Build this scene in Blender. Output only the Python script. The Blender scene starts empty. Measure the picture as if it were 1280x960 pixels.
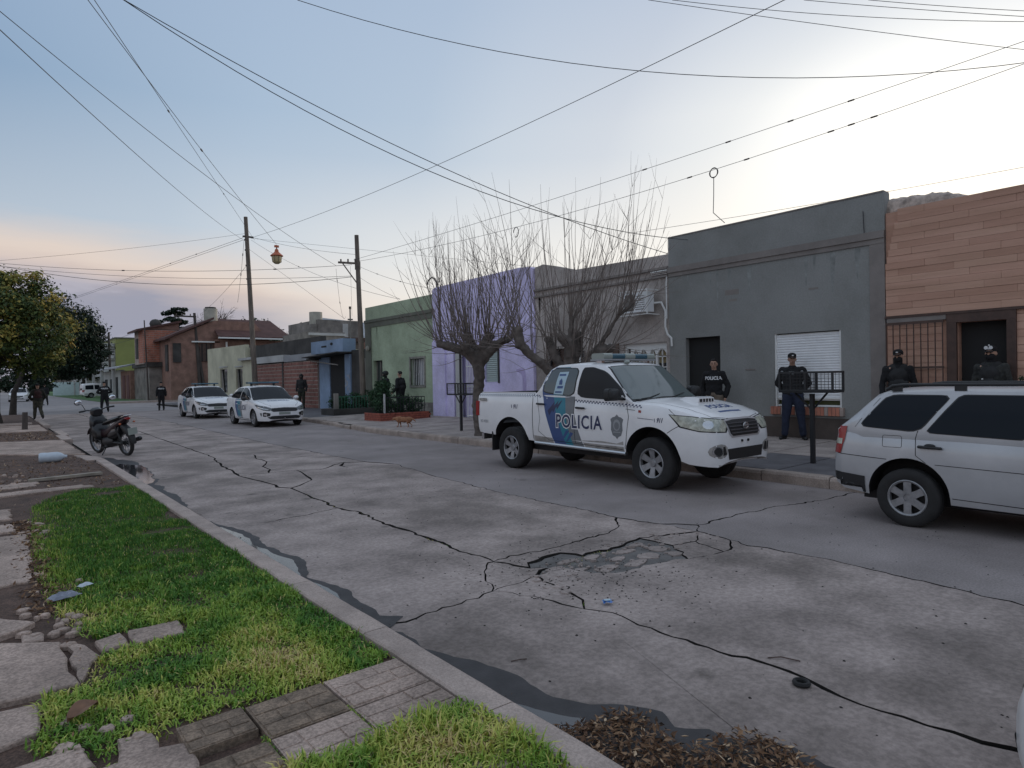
import bpy, bmesh, math, random
from mathutils import Vector, Matrix, noise, geometry
from mathutils.bvhtree import BVHTree
R = math.radians
PI = math.pi
rnd = random.Random(7)
S = bpy.context.scene
COL = S.collection

# ---------------------------------------------------------------- camera
cam_data = bpy.data.cameras.new("camera")
cam = bpy.data.objects.new("camera", cam_data)
COL.objects.link(cam)
S.camera = cam
cam_data.sensor_width = 36.0
cam_data.lens = 36.0 * 802.44 / 1280.0
cam_data.clip_start = 0.05
cam_data.clip_end = 3000
CR = Vector((0.77240618, -0.63486188, -0.01841402))
CU = Vector((0.02036504, -0.00422132, 0.9997837))
CF = Vector((0.63480229, 0.77261411, -0.00966841))
cam.matrix_world = Matrix(((CR.x, CU.x, -CF.x, 0.0), (CR.y, CU.y, -CF.y, 0.0), (CR.z, CU.z, -CF.z, 1.586), (0, 0, 0, 1)))

# ---------------------------------------------------------------- light
SUN_AZ, SUN_EL = 74.0, 9.0            # azimuth from +Y towards +X
world = bpy.data.worlds.new("World")
S.world = world
world.use_nodes = True
nt = world.node_tree
nt.nodes.clear()
def wn(t, **k):
    n = nt.nodes.new(t)
    for a, b in k.items(): setattr(n, a, b)
    return n
def wmath(op, a, b=None, c=None):
    n = wn('ShaderNodeMath', operation=op)
    for i, v in enumerate((a, b, c)):
        if v is None: continue
        if isinstance(v, (int, float)): n.inputs[i].default_value = v
        else: nt.links.new(v, n.inputs[i])
    return n.outputs[0]
def wramp(src, pts):
    n = wn('ShaderNodeValToRGB')
    el = n.color_ramp.elements
    while len(el) < len(pts): el.new(0.5)
    for e, (p, c) in zip(el, pts):
        e.position = p; e.color = (c[0], c[1], c[2], 1)
    nt.links.new(src, n.inputs[0])
    return n.outputs[0]
def wmix(f, a, b):
    n = wn('ShaderNodeMix', data_type='RGBA')
    nt.links.new(f, n.inputs[0])
    for v, i in ((a, 6), (b, 7)):
        if isinstance(v, tuple): n.inputs[i].default_value = (*v, 1)
        else: nt.links.new(v, n.inputs[i])
    return n.outputs[2]
sky = wn('ShaderNodeTexSky', sky_type='NISHITA', sun_disc=False)
sky.sun_elevation = R(SUN_EL)
sky.sun_rotation = R(SUN_AZ)
sky.altitude = 20
sky.air_density = 1.0
sky.dust_density = 1.0
sky.ozone_density = 1.6
tc = wn('ShaderNodeTexCoord')
sep = wn('ShaderNodeSeparateXYZ')
nt.links.new(tc.outputs['Generated'], sep.inputs[0])
dz = sep.outputs[2]
# stretched cloud noise: direction with z exaggerated gives flat banks low over the houses
mp = wn('ShaderNodeMapping'); mp.inputs['Scale'].default_value = (1.6, 1.6, 9.0)
nt.links.new(tc.outputs['Generated'], mp.inputs[0])
def wnoise(sc, det, rough=0.55, loc=None):
    n = wn('ShaderNodeTexNoise'); n.inputs['Scale'].default_value = sc
    n.inputs['Detail'].default_value = det; n.inputs['Roughness'].default_value = rough
    src = mp
    if loc:
        src = wn('ShaderNodeMapping'); src.inputs['Location'].default_value = loc
        nt.links.new(mp.outputs[0], src.inputs[0])
    nt.links.new(src.outputs[0], n.inputs['Vector'])
    return n.outputs[0]
n1 = wnoise(1.5, 6); n2 = wnoise(1.3, 6, 0.55, (3, 1, 2)); n4 = wnoise(2.6, 6, 0.6, (1, 8, 2))
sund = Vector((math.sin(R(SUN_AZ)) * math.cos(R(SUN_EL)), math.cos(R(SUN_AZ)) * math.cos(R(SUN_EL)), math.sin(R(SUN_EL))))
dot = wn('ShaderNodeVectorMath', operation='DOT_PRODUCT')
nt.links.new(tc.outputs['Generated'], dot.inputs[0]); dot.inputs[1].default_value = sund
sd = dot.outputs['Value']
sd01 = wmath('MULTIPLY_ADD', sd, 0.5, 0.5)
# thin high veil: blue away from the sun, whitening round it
veil = wramp(sd01, [(0.0, (.44, .52, .63)), (0.35, (.42, .51, .63)), (0.55, (.33, .43, .56)), (0.66, (.243, .348, .488)), (0.79, (.365, .465, .59)), (0.87, (.425, .51, .615)), (0.905, (.52, .58, .655)), (0.945, (.57, .605, .66)), (0.975, (.74, .755, .76)), (1.0, (1.2, 1.17, 1.10))])  # stops behind the camera are brightened to light the ground and house fronts
def scale(col, k):
    n = wn('ShaderNodeVectorMath', operation='SCALE'); nt.links.new(col, n.inputs[0]); n.inputs['Scale'].default_value = k; return n.outputs[0]
low = wramp(dz, [(0.0, (.6, .6, .6)), (0.22, (.45, .45, .45)), (0.37, (0, 0, 0)), (1.0, (0, 0, 0))])
upb = wramp(dz, [(0.0, (0, 0, 0)), (0.36, (0, 0, 0)), (0.50, (.42, .42, .42)), (0.70, (.3, .3, .3)), (1.0, (.1, .1, .1))])
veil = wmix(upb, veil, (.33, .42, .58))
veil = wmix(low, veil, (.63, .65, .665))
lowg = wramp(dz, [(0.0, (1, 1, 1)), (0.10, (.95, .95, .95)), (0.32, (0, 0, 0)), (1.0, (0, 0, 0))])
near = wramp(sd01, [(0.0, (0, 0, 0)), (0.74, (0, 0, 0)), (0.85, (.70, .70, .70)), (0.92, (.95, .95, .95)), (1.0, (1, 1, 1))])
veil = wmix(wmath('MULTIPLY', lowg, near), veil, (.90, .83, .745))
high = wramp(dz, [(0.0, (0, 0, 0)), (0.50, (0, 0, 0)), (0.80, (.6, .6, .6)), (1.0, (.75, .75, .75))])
veil = wmix(high, veil, (.52, .58, .68))  # zenith above the frame paled to send more light onto the ground
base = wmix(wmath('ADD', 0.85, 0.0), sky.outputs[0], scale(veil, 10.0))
# height of the cloud bank, lower towards the sun
top = wmath('ADD', wmath('ADD', dz, wmath('MULTIPLY', wmath('SUBTRACT', n1, 0.5), -0.10)), wmath('MULTIPLY', wmath('MAXIMUM', wmath('SUBTRACT', sd, 0.36), 0.0), 0.16))
bank = wramp(top, [(0.0, (1, 1, 1)), (0.150, (1, 1, 1)), (0.230, (0, 0, 0)), (1.0, (0, 0, 0))])
away = wramp(sd01, [(0.0, (1, 1, 1)), (0.77, (1, 1, 1)), (0.84, (0.5, 0.5, 0.5)), (0.92, (0.12, 0.12, 0.12)), (0.97, (0, 0, 0)), (1.0, (0, 0, 0))])
mask = wmath('MULTIPLY', bank, away)
body = wramp(n2, [(0.0, (2.6, 2.75, 3.5)), (0.45, (2.8, 2.85, 3.5)), (0.56, (3.2, 3.05, 3.5)), (0.68, (4.4, 3.8, 3.8)), (0.82, (5.6, 4.6, 4.2)), (1.0, (6.2, 5.0, 4.4))])
warmth = wmath('MULTIPLY', wmath('MAXIMUM', wmath('SUBTRACT', sd, 0.45), 0.0), 2.2)
body = wmix(warmth, body, (6.4, 5.3, 4.7))
streak = wramp(n4, [(0.0, (0, 0, 0)), (0.50, (0, 0, 0)), (0.60, (.6, .6, .6)), (1.0, (.8, .8, .8))])
body = wmix(streak, body, (4.0, 3.9, 4.5))
rim = wramp(top, [(0.0, (0, 0, 0)), (0.125, (0.0, 0.0, 0.0)), (0.170, (1, 1, 1)), (1.0, (1, 1, 1))])
clouds = wmix(rim, body, (6.9, 5.5, 4.5))
c1 = wmix(mask, base, clouds)
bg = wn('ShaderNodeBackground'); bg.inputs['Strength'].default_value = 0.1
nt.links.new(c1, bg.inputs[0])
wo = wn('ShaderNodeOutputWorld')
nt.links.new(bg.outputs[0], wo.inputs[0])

sun_data = bpy.data.lights.new("sun", 'SUN')
sun_data.energy = 0.6
sun_data.angle = R(12)
sun_data.color = (1.0, 0.86, 0.7)
sun = bpy.data.objects.new("sun", sun_data)
COL.objects.link(sun)
sun.rotation_euler = (-sund).to_track_quat('-Z', 'Y').to_euler()
S.view_settings.view_transform = 'Standard'
S.view_settings.look = 'None'
S.view_settings.exposure = 0.28
S.view_settings.gamma = 1.0

# ---------------------------------------------------------------- materials
MATS = {}
def mat(name, col, rough=0.8, metal=0.0, spec=0.5, var=0.0, vscale=3.0, col2=None, bump=0.0, bscale=60.0,
        speck=0.0, speckscale=120.0, coords='pos', coat=0.0, stretch=None, detail=6, spots=0.0, spotscale=2.2, grime=0.0):
    if name in MATS: return MATS[name]
    m = bpy.data.materials.new(name); m.use_nodes = True
    t = m.node_tree; p = t.nodes['Principled BSDF']
    p.inputs['Roughness'].default_value = rough
    p.inputs['Metallic'].default_value = metal
    p.inputs['Specular IOR Level'].default_value = spec
    if coat: p.inputs['Coat Weight'].default_value = coat; p.inputs['Coat Roughness'].default_value = 0.08
    p.inputs['Base Color'].default_value = (*col, 1)
    m.diffuse_color = (*col, 1)
    if coords == 'pos':
        g = t.nodes.new('ShaderNodeNewGeometry'); vec = g.outputs['Position']
    else:
        g = t.nodes.new('ShaderNodeTexCoord'); vec = g.outputs['Object']
    if stretch:
        q = t.nodes.new('ShaderNodeMapping'); q.inputs['Scale'].default_value = stretch
        t.links.new(vec, q.inputs[0]); vec = q.outputs[0]
    def noi(sc, det=detail, rg=0.6):
        n = t.nodes.new('ShaderNodeTexNoise'); n.inputs['Scale'].default_value = sc
        n.inputs['Detail'].default_value = det; n.inputs['Roughness'].default_value = rg
        t.links.new(vec, n.inputs['Vector']); return n.outputs[0]
    cur = None
    if var > 0 or col2:
        r = t.nodes.new('ShaderNodeValToRGB'); e = r.color_ramp.elements
        c2 = col2 if col2 else tuple(c * (1 - var) for c in col)
        c1 = tuple(min(1, c * (1 + var * 0.6)) for c in col)
        e[0].position = 0.32; e[0].color = (*c2, 1); e[1].position = 0.66; e[1].color = (*c1, 1)
        t.links.new(noi(vscale), r.inputs[0]); cur = r.outputs[0]
    if speck > 0:
        r = t.nodes.new('ShaderNodeValToRGB'); e = r.color_ramp.elements
        e[0].position = 0.40; e[0].color = (1 - speck,) * 3 + (1,); e[1].position = 0.60; e[1].color = (1 + speck * 0.4,) * 3 + (1,)
        t.links.new(noi(speckscale, 3, 0.7), r.inputs[0])
        x = t.nodes.new('ShaderNodeMix'); x.data_type = 'RGBA'; x.blend_type = 'MULTIPLY'; x.inputs[0].default_value = 1
        if cur: t.links.new(cur, x.inputs[6])
        else: x.inputs[6].default_value = (*col, 1)
        t.links.new(r.outputs[0], x.inputs[7]); cur = x.outputs[2]
    def mulr(src, lo, hi, dark):
        nonlocal cur
        r = t.nodes.new('ShaderNodeValToRGB'); e = r.color_ramp.elements
        e[0].position = lo; e[0].color = (dark, dark, dark * .98, 1); e[1].position = hi; e[1].color = (1, 1, 1, 1)
        t.links.new(src, r.inputs[0])
        x = t.nodes.new('ShaderNodeMix'); x.data_type = 'RGBA'; x.blend_type = 'MULTIPLY'; x.inputs[0].default_value = 1
        if cur: t.links.new(cur, x.inputs[6])
        else: x.inputs[6].default_value = (*col, 1)
        t.links.new(r.outputs[0], x.inputs[7]); cur = x.outputs[2]
    if spots:
        v = t.nodes.new('ShaderNodeTexVoronoi'); v.inputs['Scale'].default_value = spotscale; v.inputs['Randomness'].default_value = 1
        n = t.nodes.new('ShaderNodeTexNoise'); n.inputs['Scale'].default_value = 9; t.links.new(vec, n.inputs['Vector'])
        a = t.nodes.new('ShaderNodeMath'); a.operation = 'MULTIPLY_ADD'; t.links.new(n.outputs[0], a.inputs[0]); a.inputs[1].default_value = .16
        t.links.new(vec, v.inputs['Vector']); t.links.new(v.outputs['Distance'], a.inputs[2]); mulr(a.outputs[0], .12, .21, 1 - spots)
    if grime: mulr(noi(.55, 8, .7), .38, .56, 1 - grime)
    if cur: t.links.new(cur, p.inputs['Base Color'])
    if bump > 0:
        b = t.nodes.new('ShaderNodeBump'); b.inputs['Strength'].default_value = bump; b.inputs['Distance'].default_value = 0.01
        t.links.new(noi(bscale, 5, 0.65), b.inputs['Height']); t.links.new(b.outputs[0], p.inputs['Normal'])
    MATS[name] = m
    return m

# ---------------------------------------------------------------- mesh helpers
class MB:
    def __init__(s): s.v = []; s.f = []; s.m = []
    def add(s, vs, fs, m=0):
        o = len(s.v); s.v.extend([tuple(v) for v in vs])
        for f in fs: s.f.append(tuple(i + o for i in f)); s.m.append(m)
        return s
    def box(s, x0, x1, y0, y1, z0, z1, m=0, M=None):
        vs = [Vector((x, y, z)) for z in (z0, z1) for y in (y0, y1) for x in (x0, x1)]
        if M: vs = [M @ v for v in vs]
        return s.add(vs, [(0, 2, 3, 1), (4, 5, 7, 6), (0, 1, 5, 4), (2, 6, 7, 3), (0, 4, 6, 2), (1, 3, 7, 5)], m)
    def cbox(s, c, d, m=0, M=None):
        T = Matrix.Translation(c)
        if M: T = T @ M
        return s.box(-d[0] / 2, d[0] / 2, -d[1] / 2, d[1] / 2, -d[2] / 2, d[2] / 2, m, T)
    def tube(s, pts, rs, n=8, m=0, caps=True):
        pts = [Vector(p) for p in pts]
        if isinstance(rs, (int, float)): rs = [rs] * len(pts)
        vs = []; up = None
        for i, p in enumerate(pts):
            d = (pts[min(i + 1, len(pts) - 1)] - pts[max(i - 1, 0)])
            if d.length < 1e-9: d = Vector((0, 0, 1))
            d.normalize()
            if up is None: up = Vector((0, 0, 1)) if abs(d.z) < 0.9 else Vector((1, 0, 0))
            a = d.cross(up)
            if a.length < 1e-6: a = d.cross(Vector((1, 0.3, 0.2)))
            a.normalize(); b = d.cross(a); up = -b if False else a.cross(d)
            for k in range(n):
                t = 2 * PI * k / n
                vs.append(p + (a * math.cos(t) + b * math.sin(t)) * rs[i])
        fs = []
        for i in range(len(pts) - 1):
            for k in range(n):
                k2 = (k + 1) % n
                fs.append((i * n + k, i * n + k2, (i + 1) * n + k2, (i + 1) * n + k))
        if caps:
            fs.append(tuple(range(n - 1, -1, -1))); fs.append(tuple((len(pts) - 1) * n + k for k in range(n)))
        return s.add(vs, fs, m)
    def cyl(s, p0, p1, r, n=16, m=0, r1=None):
        return s.tube([p0, p1], [r, r if r1 is None else r1], n, m)
    def sphere(s, c, r, n=12, m=0, M=None):
        if isinstance(r, (int, float)): r = (r, r, r)
        k = n // 2; vs = []; fs = []
        for i in range(1, k):
            t = PI * i / k
            for j in range(n):
                a = 2 * PI * j / n
                vs.append(Vector((r[0] * math.sin(t) * math.cos(a), r[1] * math.sin(t) * math.sin(a), r[2] * math.cos(t))))
        vs.append(Vector((0, 0, r[2]))); vs.append(Vector((0, 0, -r[2])))
        T = len(vs) - 2
        for i in range(k - 2):
            for j in range(n):
                j2 = (j + 1) % n
                fs.append((i * n + j, (i + 1) * n + j, (i + 1) * n + j2, i * n + j2))
        for j in range(n):
            j2 = (j + 1) % n
            fs.append((T, j, j2)); fs.append((T + 1, (k - 2) * n + j2, (k - 2) * n + j))
        c = Vector(c)
        vs = [(M @ v if M else v) + c for v in vs]
        return s.add(vs, fs, m)
    def capsule(s, p0, p1, r0, r1=None, n=12, m=0):
        p0 = Vector(p0); p1 = Vector(p1); r1 = r0 if r1 is None else r1
        d = (p1 - p0); L = max(d.length, 1e-4); d = d / L
        pts = []; rs = []
        for a in (-90, -60, -30): pts.append(p0 + d * r0 * math.sin(R(a))); rs.append(max(r0 * math.cos(R(a)), 0.001))
        pts.append(p0); rs.append(r0); pts.append(p1); rs.append(r1)
        for a in (30, 60, 90): pts.append(p1 + d * r1 * math.sin(R(a))); rs.append(max(r1 * math.cos(R(a)), 0.001))
        return s.tube(pts, rs, n, m)
    def lathe(s, prof, n=24, m=0, M=None):
        # prof: (r, h) round local z
        vs = []; fs = []
        for r, h in prof:
            for k in range(n):
                a = 2 * PI * k / n; vs.append(Vector((r * math.cos(a), r * math.sin(a), h)))
        for i in range(len(prof) - 1):
            for k in range(n):
                k2 = (k + 1) % n
                fs.append((i * n + k, i * n + k2, (i + 1) * n + k2, (i + 1) * n + k))
        if M: vs = [M @ v for v in vs]
        return s.add(vs, fs, m)
    def prism(s, poly, f0, f1, m=0):
        # poly list of 2D, f0/f1 map (u,v)->3D
        n = len(poly)
        vs = [Vector(f0(*p)) for p in poly] + [Vector(f1(*p)) for p in poly]
        fs = [tuple(range(n - 1, -1, -1)), tuple(range(n, 2 * n))]
        for i in range(n):
            j = (i + 1) % n; fs.append((i, j, n + j, n + i))
        return s.add(vs, fs, m)
    def mesh(s, name, mats, smooth=False, angle=35, fix=False):
        me = bpy.data.meshes.new(name)
        me.from_pydata(s.v, [], s.f)
        if not isinstance(mats, (list, tuple)): mats = [mats]
        for x in mats: me.materials.append(x)
        if len(mats) > 1: me.polygons.foreach_set('material_index', s.m)
        if fix:
            b = bmesh.new(); b.from_mesh(me); bmesh.ops.recalc_face_normals(b, faces=b.faces); b.to_mesh(me); b.free()
        if smooth:
            me.polygons.foreach_set('use_smooth', [True] * len(me.polygons))
            if angle < 180: me.set_sharp_from_angle(angle=R(angle))
        me.update()
        return me
    def obj(s, name, mats, parent=None, smooth=False, angle=35, fix=True, loc=(0, 0, 0), rotz=0.0):
        return link(name, s.mesh(name, mats, smooth, angle, fix), parent, loc, rotz)
def link(name, me, parent=None, loc=(0, 0, 0), rotz=0.0):
    o = bpy.data.objects.new(name, me); COL.objects.link(o)
    o.location = loc; o.rotation_euler = (0, 0, rotz)
    if parent: o.parent = parent
    return o
def thing(name, label, cat, loc=(0, 0, 0), rotz=0.0, group=None):
    o = bpy.data.objects.new(name, None); COL.objects.link(o); o.empty_display_size = 0.1
    o.location = loc; o.rotation_euler = (0, 0, rotz)
    return tag(o, label, cat, group)
def tag(o, label, cat, group=None):
    o['label'] = label; o['category'] = cat
    if group: o['group'] = group
    return o
def struct(o):
    o['kind'] = 'structure'; return o
def stuff(o, label=None, cat=None):
    o['kind'] = 'stuff'
    if label: o['label'] = label
    if cat: o['category'] = cat
    return o
def kids(o): return [c for c in bpy.data.objects if c.parent == o]
def dup(root, loc, rotz, label=None, group=None, allkids=None):
    r = root.copy(); COL.objects.link(r); r.location = loc; r.rotation_euler = (0, 0, rotz)
    if label: r['label'] = label
    if group: r['group'] = group
    for ch in kids(root):
        c = ch.copy(); COL.objects.link(c); c.parent = r
        for g in kids(ch):
            d = g.copy(); COL.objects.link(d); d.parent = c
    return r
def bake(o, mods):
    """apply modifiers by evaluating; mods = list of (type, dict)"""
    for t, k in mods:
        md = o.modifiers.new(t.lower(), t)
        for a, b in k.items(): setattr(md, a, b)
    dg = bpy.context.evaluated_depsgraph_get()
    ev = o.evaluated_get(dg)
    me = bpy.data.meshes.new_from_object(ev)
    old = o.data; o.modifiers.clear(); o.data = me; me.name = old.name
    return o
def text_bm(txt, size, sx=1.0, offset=0.0, align='CENTER', space=1.0):
    cu = bpy.data.curves.new('txt', 'FONT'); cu.body = txt; cu.size = size; cu.align_x = align; cu.align_y = 'CENTER'
    cu.offset = offset; cu.space_character = space; cu.resolution_u = 3
    o = bpy.data.objects.new('txt', cu); COL.objects.link(o)
    dg = bpy.context.evaluated_depsgraph_get()
    me = bpy.data.meshes.new_from_object(o.evaluated_get(dg))
    bpy.data.objects.remove(o); bpy.data.curves.remove(cu)
    b = bmesh.new(); b.from_mesh(me); bpy.data.meshes.remove(me)
    bmesh.ops.remove_doubles(b, verts=b.verts, dist=1e-5)
    for v in b.verts: v.co.x *= sx
    return b
# ================================================================ GROUND, ROAD, PAVEMENTS
M_road = mat('road_concrete', (0.365, 0.3, 0.272), 0.85, spec=0.3, var=0.30, vscale=1.1, bump=0.5, bscale=45, speck=0.20, speckscale=26, detail=9, spots=.5, spotscale=1.5, grime=.30)
M_road2 = mat('road_concrete_smooth', (0.305, 0.262, 0.25), 0.82, spec=0.3, var=0.22, vscale=0.7, bump=0.35, bscale=60, speck=0.2, speckscale=60, detail=8, spots=.3, spotscale=1.3, grime=.15)
M_soil = mat('joint_soil', (0.022, 0.018, 0.015), 0.95, var=0.4, vscale=5, bump=0.8, bscale=90)
M_dirt = mat('brown_dirt', (0.115, 0.07, 0.052), 0.95, var=0.45, vscale=4, bump=1.0, bscale=50, speck=0.4, speckscale=70)
M_earth = mat('earth', (0.12, 0.11, 0.095), 0.95, var=0.3, vscale=0.2)
M_kerb = mat('kerb_concrete', (0.42, 0.335, 0.29), 0.85, var=0.25, vscale=3, bump=0.5, bscale=60, speck=0.2, speckscale=90)
M_kerb2 = mat('kerb_concrete_old', (0.38, 0.31, 0.265), 0.85, var=0.35, vscale=2, bump=0.5, bscale=50, speck=0.2, speckscale=60)
M_slab = mat('pavement_concrete', (0.47, 0.355, 0.295), 0.88, var=0.35, vscale=2.6, bump=0.6, bscale=40, speck=0.32, speckscale=60, detail=8, grime=.4, spots=.3, spotscale=6)
M_slabd = mat('pavement_concrete_mossy', (0.24, 0.175, 0.125), 0.9, var=0.5, vscale=8, bump=0.7, bscale=50, speck=0.35, speckscale=70)
M_pave = mat('right_pavement', (0.36, 0.305, 0.275), 0.85, var=0.35, vscale=1.6, bump=0.4, bscale=40, speck=0.2, speckscale=50)
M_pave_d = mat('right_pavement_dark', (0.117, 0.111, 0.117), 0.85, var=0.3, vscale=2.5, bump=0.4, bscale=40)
M_wet = mat("wet_concrete", (0.050, 0.046, 0.047), 0.65, spec=0.35, var=0.25, vscale=6, bump=0.25, bscale=60)
M_water = mat('gutter_water', (0.030, 0.030, 0.034), 0.06, spec=0.9, var=0.2, vscale=8, bump=0.04, bscale=18)
M_grass = bpy.data.materials.new('grass_blades'); M_grass.use_nodes = True
def attr_mat(m, stops, rough=0.6, attr='tone'):
    t = m.node_tree; p = t.nodes['Principled BSDF']; a = t.nodes.new('ShaderNodeAttribute'); a.attribute_name = attr
    r = t.nodes.new('ShaderNodeValToRGB'); e = r.color_ramp.elements
    while len(e) < len(stops): e.new(0.5)
    for q, (pp, c) in zip(e, stops): q.position = pp; q.color = (*c, 1)
    t.links.new(a.outputs['Fac'], r.inputs[0]); t.links.new(r.outputs[0], p.inputs['Base Color'])
    p.inputs['Roughness'].default_value = rough; p.inputs['Specular IOR Level'].default_value = 0.25
    return m
attr_mat(M_grass, [(0, (0.028, 0.085, 0.014)), (0.35, (0.080, 0.20, 0.026)), (0.60, (0.25, 0.37, 0.05)), (0.85, (0.55, 0.53, 0.13)), (1, (0.56, 0.42, 0.20))])
M_deadleaf = bpy.data.materials.new('dead_leaves'); M_deadleaf.use_nodes = True
attr_mat(M_deadleaf, [(0, (0.03, 0.019, 0.013)), (0.4, (0.13, 0.066, 0.036)), (0.75, (0.30, 0.18, 0.10)), (1, (0.56, 0.42, 0.28))], 0.7)

KR = [(-8, 8.72), (3.4, 8.80), (4.8, 8.84), (12, 8.92), (17.8, 8.98), (21.2, 9.48), (25.6, 9.86), (29.7, 10.05), (44, 10.1)]   # right kerb line (Y, X)
def kerbX(y):
    for (a, xa), (b, xb) in zip(KR, KR[1:]):
        if y <= b: return xa + (xb - xa) * (y - a) / (b - a)
    return KR[-1][1]
KL = 1.85
g = MB().add([(-500, -300, -0.12), (900, -300, -0.12), (900, 1200, -0.12), (-500, 1200, -0.12)], [(0, 1, 2, 3)])
struct(g.obj('ground', M_earth))

CR_L = {
'A': ([(4.0, 44.2), (4.04, 26.05), (3.98, 22.69), (3.84, 17.62), (3.75, 14.64), (3.48, 13.11), (3.42, 12.11), (3.32, 11.4), (3.36, 10.81), (3.42, 10.23), (3.39, 9.74), (3.51, 9.51), (3.46, 8.74), (3.43, 8.27), (3.38, 7.59), (3.46, 7.24), (3.46, 6.92), (3.37, 6.38), (3.41, 5.93), (3.39, 5.48), (3.38, 5.11), (3.36, 4.78), (3.37, 4.4)], .016),
'B': ([(4.56, 14.58), (4.34, 13.67), (4.33, 13.05), (4.03, 12.35), (3.98, 11.8), (3.82, 11.4), (3.32, 11.4)], .014),
'B2': ([(3.82, 11.4), (4.3, 11.39), (4.63, 11.11), (5.08, 11.55), (5.37, 11.73)], .013),
'C': ([(3.51, 9.51), (3.83, 9.81), (4.04, 10.04), (4.15, 10.53), (4.3, 11.39)], .016),
'J2a': ([(6.1, 44.2), (5.95, 30.28), (5.78, 21.79), (5.65, 16.83), (5.7, 15.08), (5.67, 13.42), (5.71, 12.47), (5.72, 11.54), (5.96, 10.77)], .010),
'J2l': ([(5.72, 11.54), (5.37, 11.73), (5.13, 11.34), (5.12, 10.95), (5.49, 10.95), (5.96, 10.77)], .016),
'J2b': ([(5.96, 10.77), (5.68, 9.06), (5.61, 8.19), (5.5, 7.11), (5.47, 6.12), (5.5, 5.32), (5.44, 4.81), (5.47, 4.70), (5.54, 4.29)], .007),
'J2c': ([(5.54, 4.29), (5.54, 3.83), (5.47, 3.42), (5.4, 3.2), (5.46, 3.03), (5.47, 2.34), (5.4, 1.63), (5.34, 1.15), (5.3, -6.2)], .010),
'J2d': ([(5.54, 4.29), (5.78, 3.99)], .009),
'T1': ([(1.7, 3.85), (1.93, 3.81), (2.1, 3.7), (2.28, 3.74), (2.64, 3.77), (2.89, 3.79), (3.28, 3.84), (3.38, 3.86)], .011),
'S1': ([(3.37, 4.4), (3.32, 4.41), (3.05, 4.09), (2.89, 3.79)], .008),
'S2': ([(3.37, 4.4), (3.8, 4.41), (4.13, 4.36), (4.56, 4.41), (4.91, 4.44), (5.1, 4.5), (5.44, 4.81)], .011),
'S3': ([(3.37, 4.4), (3.49, 4.06), (3.6, 3.96), (3.38, 3.86)], .013),
'S4': ([(2.89, 3.79), (2.98, 3.67), (3.06, 3.42), (3.13, 3.08)], .008),
'S5': ([(3.38, 3.86), (3.31, 3.53), (3.25, 3.21), (3.13, 3.08), (3.22, 2.9), (3.18, 2.65), (3.21, 2.31), (3.22, 2.01), (3.27, 1.8), (3.26, 1.62), (3.22, 1.5), (3.19, 1.32), (3.22, 1.14), (3.24, 0.95), (3.28, 0.75), (3.3, -6.2)], .010),
'P1': ([(3.49, 4.06), (3.57, 4.17), (3.99, 4.21), (4.07, 4.01), (4.6, 4.0), (4.92, 4.06), (5.22, 3.95), (5.54, 3.83)], .012),
'P2': ([(3.38, 3.86), (3.69, 3.87), (3.78, 3.59), (3.91, 3.47), (4.37, 3.42), (4.66, 3.32), (5.08, 3.24), (5.31, 3.32), (5.47, 3.42)], .010),
'P3': ([(5.1, 4.5), (5.27, 4.38), (5.54, 4.29)], .007),
'P4': ([(4.92, 4.06), (4.93, 3.68), (4.66, 3.32)], .006),
'P5': ([(4.93, 3.68), (5.2, 3.62), (5.54, 3.83)], .006),
'P6': ([(5.2, 3.62), (5.08, 3.24)], .005),
'T2': ([(5.78, 3.99), (6.29, 3.98), (7.09, 3.93), (8.01, 3.7), (9.3, 3.66)], .009),
'J2e': ([(5.78, 3.99), (5.54, 3.83)], .006),
'D': ([(2.38, 7.44), (2.54, 7.4), (2.8, 7.46), (3.38, 7.59)], .008),
'E': ([(4.04, 26.05), (2.6, 26.2), (1.7, 26.2)], .010),
'Ea': ([(3.98, 22.69), (4.9, 22.6), (5.78, 21.79)], .008),
'Eb': ([(3.75, 14.64), (2.7, 14.9)], .008),
'Ec': ([(5.67, 13.42), (4.9, 13.3), (4.33, 13.05)], .008),
'F': ([(3.3, -0.4), (2.4, -0.35), (1.7, -0.3)], .010),
'Fa': ([(5.33, 0.3), (4.3, 0.2), (3.29, 0.1)], .008),
}
CR_L['S5'][0].insert(-1, (3.29, 0.1)); CR_L['S5'][0].insert(-1, (3.3, -0.4)); CR_L['J2c'][0].insert(-1, (5.33, 0.3))
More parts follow.
